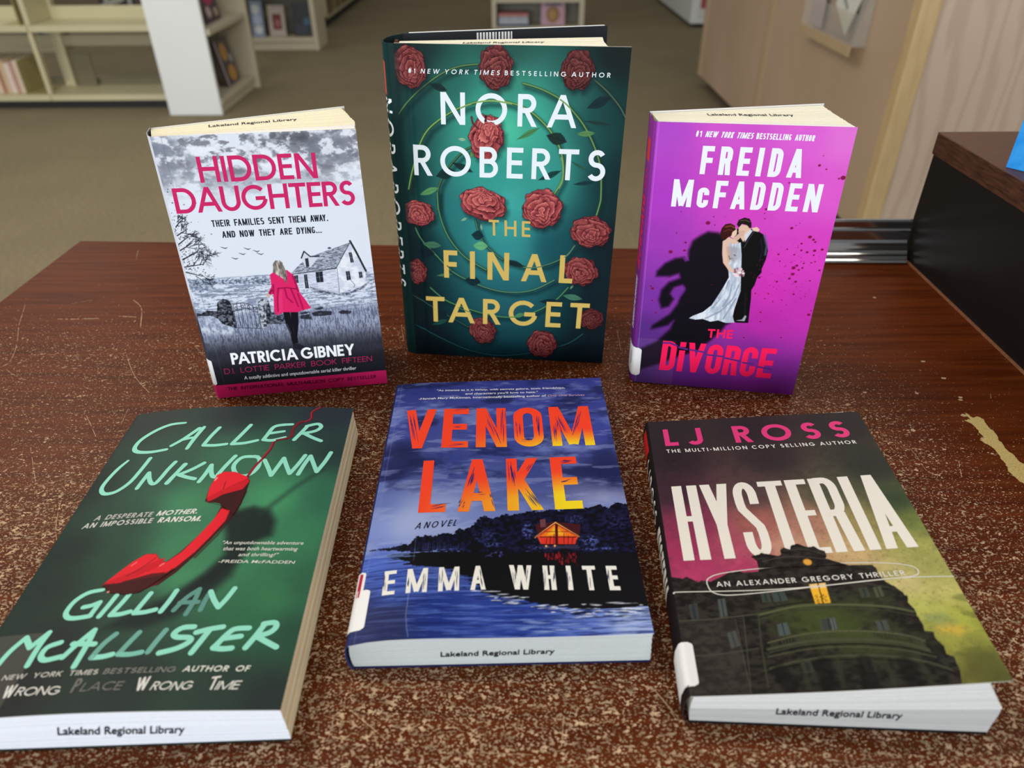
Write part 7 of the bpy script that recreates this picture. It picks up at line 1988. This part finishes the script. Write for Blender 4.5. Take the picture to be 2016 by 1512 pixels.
# ---- unit behind it, facing the table
def build_far_unit():
    root = empty('display_shelf', (-1.73, 6.35, FLOOR_Z))
    tag(root, 'cream display shelf behind the end unit with three face-out books', 'shelving')
    ox, oy, oz = -1.73, 6.35, FLOOR_Z
    def bx(name, a, b, mat, bev=.003):
        return MB().box((a[0] - ox, a[1] - oy, a[2] - oz), (b[0] - ox, b[1] - oy, b[2] - oz)).build(name, mat, root, bev)
    bx('side_panel', (-1.515, 6.20, FLOOR_Z), (-1.48, 6.52, .5), M['cream_melamine'])
    bx('side_panel', (-2.05, 6.20, FLOOR_Z), (-2.02, 6.52, .5), M['cream_melamine'])
    bx('base_shelf', (-2.019, 6.205, -.690), (-1.516, 6.51, -.660), M['cream_melamine'])
    bx('plinth', (-2.019, 6.215, FLOOR_Z), (-1.516, 6.50, -.691), M['cream_melamine'])
    bx('back_board', (-2.019, 6.50, -.659), (-1.516, 6.515, .5), M['grey_back'])
    bx('shelf', (-2.019, 6.205, -.33), (-1.516, 6.50, -.30), M['cream_melamine'])
    face_out('white book with a dark red picture on the far cream shelf', (-1.80, 6.27, -.657), (.125, .015, .215), -.14, 0, (196, 184, 176), [('r', .002, .10, .034, .055, (120, 44, 42)), ('e', .005, .09, .018, .03, (176, 106, 100))])
    face_out('dark navy book at the right end of the far cream shelf', (-1.60, 6.27, -.657), (.14, .015, .23), -.14, 0, (46, 48, 54), [('e', .03, .10, .025, .03, (60, 104, 130)), ('r', -.02, .05, .04, .03, (58, 64, 84))])
    face_out('pale blue and white glossy book left of the white one', (-1.945, 6.25, -.657), (.09, .02, .25), -.14, 0, (150, 170, 200), [('e', -.005, .19, .03, .035, (226, 232, 240)), ('e', .0, .12, .032, .035, (198, 214, 246)), ('e', .005, .05, .03, .03, (232, 236, 240))])


build_far_unit()


# ---- long range running away on the left, book spines facing the aisle
def build_long_range():
    root = empty('book_range', (-1.75, 8.4, FLOOR_Z))
    tag(root, 'long low bookcase running away on the left of the aisle', 'bookcase')
    ox, oy, oz = -1.75, 8.4, FLOOR_Z
    def bx(name, a, b, mat, bev=.003):
        return MB().box((a[0] - ox, a[1] - oy, a[2] - oz), (b[0] - ox, b[1] - oy, b[2] - oz)).build(name, mat, root, bev)
    bx('plinth', (-2.0, 7.3, FLOOR_Z), (-1.66, 11.5, -.68), M['kick'])
    bx('base_shelf', (-2.0, 7.28, -.679), (-1.62, 11.5, -.66), M['steel_grey'])
    bx('back_board', (-2.0, 7.28, -.659), (-1.98, 11.5, .4), M['steel_grey'])
    bx('end_panel', (-1.979, 7.26, -.659), (-1.62, 7.279, .4), M['steel_cream'])
    y = 7.30; k = 0
    cols = ((150, 136, 92), (112, 82, 62), (158, 146, 104), (120, 98, 74), (168, 156, 116), (92, 70, 58), (140, 128, 92), (128, 108, 76))
    proto = {}
    while y < 9.6:
        w = R0.choice((.06, .045, .075)); ci = R0.randrange(len(cols))
        if (w, ci) not in proto:
            rt = shelf_book('dull tan or brown book on the low shelf along the aisle', (-1.80, y + w / 2, -.6595), (w, .16, .24), cols[ci], rz=math.pi / 2, group='books in the long low bookcase')
            proto[(w, ci)] = rt
        else:
            src = proto[(w, ci)]; c = src.copy(); COL.objects.link(c); c.location = (-1.80, y + w / 2, -.6595)
            for ch in list(src.children):
                d = ch.copy(); COL.objects.link(d); d.parent = c
        y += w + .004


build_long_range()


# ---- small white unit in the middle of the aisle
def build_aisle_unit():
    root = empty('aisle_display', (.25, 7.3, FLOOR_Z))
    tag(root, 'small off-white bookcase at the end of the aisle', 'bookcase')
    ox, oy, oz = .25, 7.3, FLOOR_Z
    def bx(name, a, b, mat, bev=.003):
        return MB().box((a[0] - ox, a[1] - oy, a[2] - oz), (b[0] - ox, b[1] - oy, b[2] - oz)).build(name, mat, root, bev)
    bx('side_panel', (-.155, 7.15, FLOOR_Z), (-.116, 7.45, .4), M['cream_melamine'])
    bx('side_panel', (.612, 7.15, FLOOR_Z), (.655, 7.45, .4), M['cream_melamine'])
    bx('base_shelf', (-.115, 7.155, FLOOR_Z), (.611, 7.44, -.735), M['cream_melamine'])
    bx('back_board', (-.115, 7.43, -.734), (.611, 7.448, .4), M['grey_back'])
    bx('shelf', (-.115, 7.155, -.545), (.611, 7.42, -.515), M['cream_melamine'])
    z = -.7345
    for k, (c, t, w) in enumerate((((88, 90, 120), .022, .28), ((196, 202, 212), .030, .26), ((176, 186, 200), .026, .255), ((196, 128, 124), .026, .265))):
        r = empty('book', (.035, 7.26, z)); tag(r, ['dark blue book at the bottom of the lying stack', 'white book above the blue one in the stack', 'pale grey book under the red one in the stack', 'faded red book on top of the lying stack'][k], 'book', 'stack on the small bookcase')
        MB().box((-w / 2, -.09, 0), (w / 2, .09, .002)).box((-w / 2, -.09, t - .002), (w / 2, .09, t)).box((-w / 2, -.09, .0021), (w / 2, -.088, t - .0021)).build('cover', plain('cloth', rgb(*c), .5, noise=.2, nscale=40), r)
        MB().box((-w / 2 + .003, -.0875, .0022), (w / 2 - .003, .087, t - .0022)).build('page_block', M['paper_white'], r)
        z += t + .0004
    face_out('pink book with a large brown-gold disc on the small bookcase', (.385, 7.22, -.7315), (.21, .02, .178), -.08, 0, (206, 160, 178), [('e', .0, .085, .06, .066, (150, 108, 40)), ('e', -.005, .085, .03, .04, (186, 140, 60)), ('r', 0, .163, .07, .012, (120, 92, 124))])


build_aisle_unit()


# ---- shelf end on the right of the aisle, half hidden by the counter
def build_right_unit():
    root = empty('bookcase', (1.745, 7.36, FLOOR_Z))
    tag(root, 'white bookcase end seen past the left corner of the counter', 'bookcase')
    MB().box((-.15, -.2, .03), (.35, 1.8, 1.1)).build('carcass', M['panel_white'], root, .004)
    MB().box((-.10, -.17, 0), (.33, 1.76, .0295)).build('plinth', M['kick'], root)
    nt_ = empty('notice', (1.70, 7.1585, -.58)); tag(nt_, 'red and white notice on the white bookcase end', 'notice')
    MB().box((-.045, -.002, -.1), (.10, 0, .25)).build('sheet', M['paper_white'], nt_)
    MB().box((-.03, -.0032, -.02), (.09, -.0021, .17)).build('red_print', plain('red_print', rgb(196, 96, 104), .5, noise=.4, nscale=16), nt_)


build_right_unit()


# ---- the big service counter on the right
def build_counter():
    root = empty('service_counter', (2.2, 3.7, FLOOR_Z))
    tag(root, 'tall tan laminate service counter with a pale oak front panel', 'counter')
    ox, oy, oz = 2.2, 3.7, FLOOR_Z
    def bx(name, a, b, mat, bev=.003):
        return MB().box((a[0] - ox, a[1] - oy, a[2] - oz), (b[0] - ox, b[1] - oy, b[2] - oz)).build(name, mat, root, bev)
    bx('side_panel', (1.20, 2.42, -.69), (1.23, 4.93, .35), M['counter'], .002)
    bx('corner_post', (1.195, 4.931, -.692), (1.235, 4.99, .35), M['strip'])
    bx('joint_strip', (1.193, 3.70, -.69), (1.1995, 3.765, .35), M['strip'], .001)
    bx('edge_post', (1.19, 2.362, -.75), (1.25, 2.419, .35), M['maple'], .006)
    bx('front_panel', (1.251, 2.372, -.75), (3.4, 2.40, .35), M['pale_oak'], .002)
    bx('kick_board', (1.26, 2.42, FLOOR_Z), (1.28, 4.93, -.691), plain('dark_plum_kick', rgb(52, 34, 36), .7, noise=.2, nscale=10))
    bx('countertop', (1.15, 2.33, .351), (3.45, 5.02, .39), M['maple'], .004)
    bx('back_panel', (1.24, 4.95, -.69), (3.4, 4.98, .35), M['counter'])
    # clear leaflet holder
    hd = empty('leaflet_holder', (1.1985, 2.95, -.14)); tag(hd, 'clear plastic leaflet holder on the side of the tan counter', 'leaflet holder')
    m = MB()
    m.box((-.003, -.27, 0), (0, .24, .30)).box((-.05, -.27, 0), (-.0031, .24, .003)).box((-.05, -.27, .0031), (-.047, .24, .10)).box((-.047, -.27, .0031), (-.0031, -.267, .20)).box((-.047, .237, .0031), (-.0031, .24, .20))
    m.build('tray', M['clear'], hd)
    MB().box((-.056, -.27, -.028), (-.0503, .24, .004)).build('front_lip', M['strip'], hd)
    lf = empty('leaflet', (1.172, 2.885, -.075)); tag(lf, 'white printed leaflet standing askew in the clear holder', 'leaflet'); lf.rotation_euler = (.55, 0, 0)
    s = MB().box((-.001, -.09, 0), (.001, .07, .20)).build('sheet', M['paper_white'], lf)
    for z, a, b_ in ((.05, -.03, .03), (.11, -.05, .02)):
        MB().box((-.0016, a, z), (-.0011, b_, z + .016)).build('print_block', M['grey_ink'], s)
    l2 = empty('leaflet', (1.18, 3.12, -.1365)); tag(l2, 'lilac leaflet at the left side of the clear holder', 'leaflet')
    MB().box((-.001, -.06, 0), (.001, .06, .25)).build('sheet', M['paper_lilac'], l2)


build_counter()
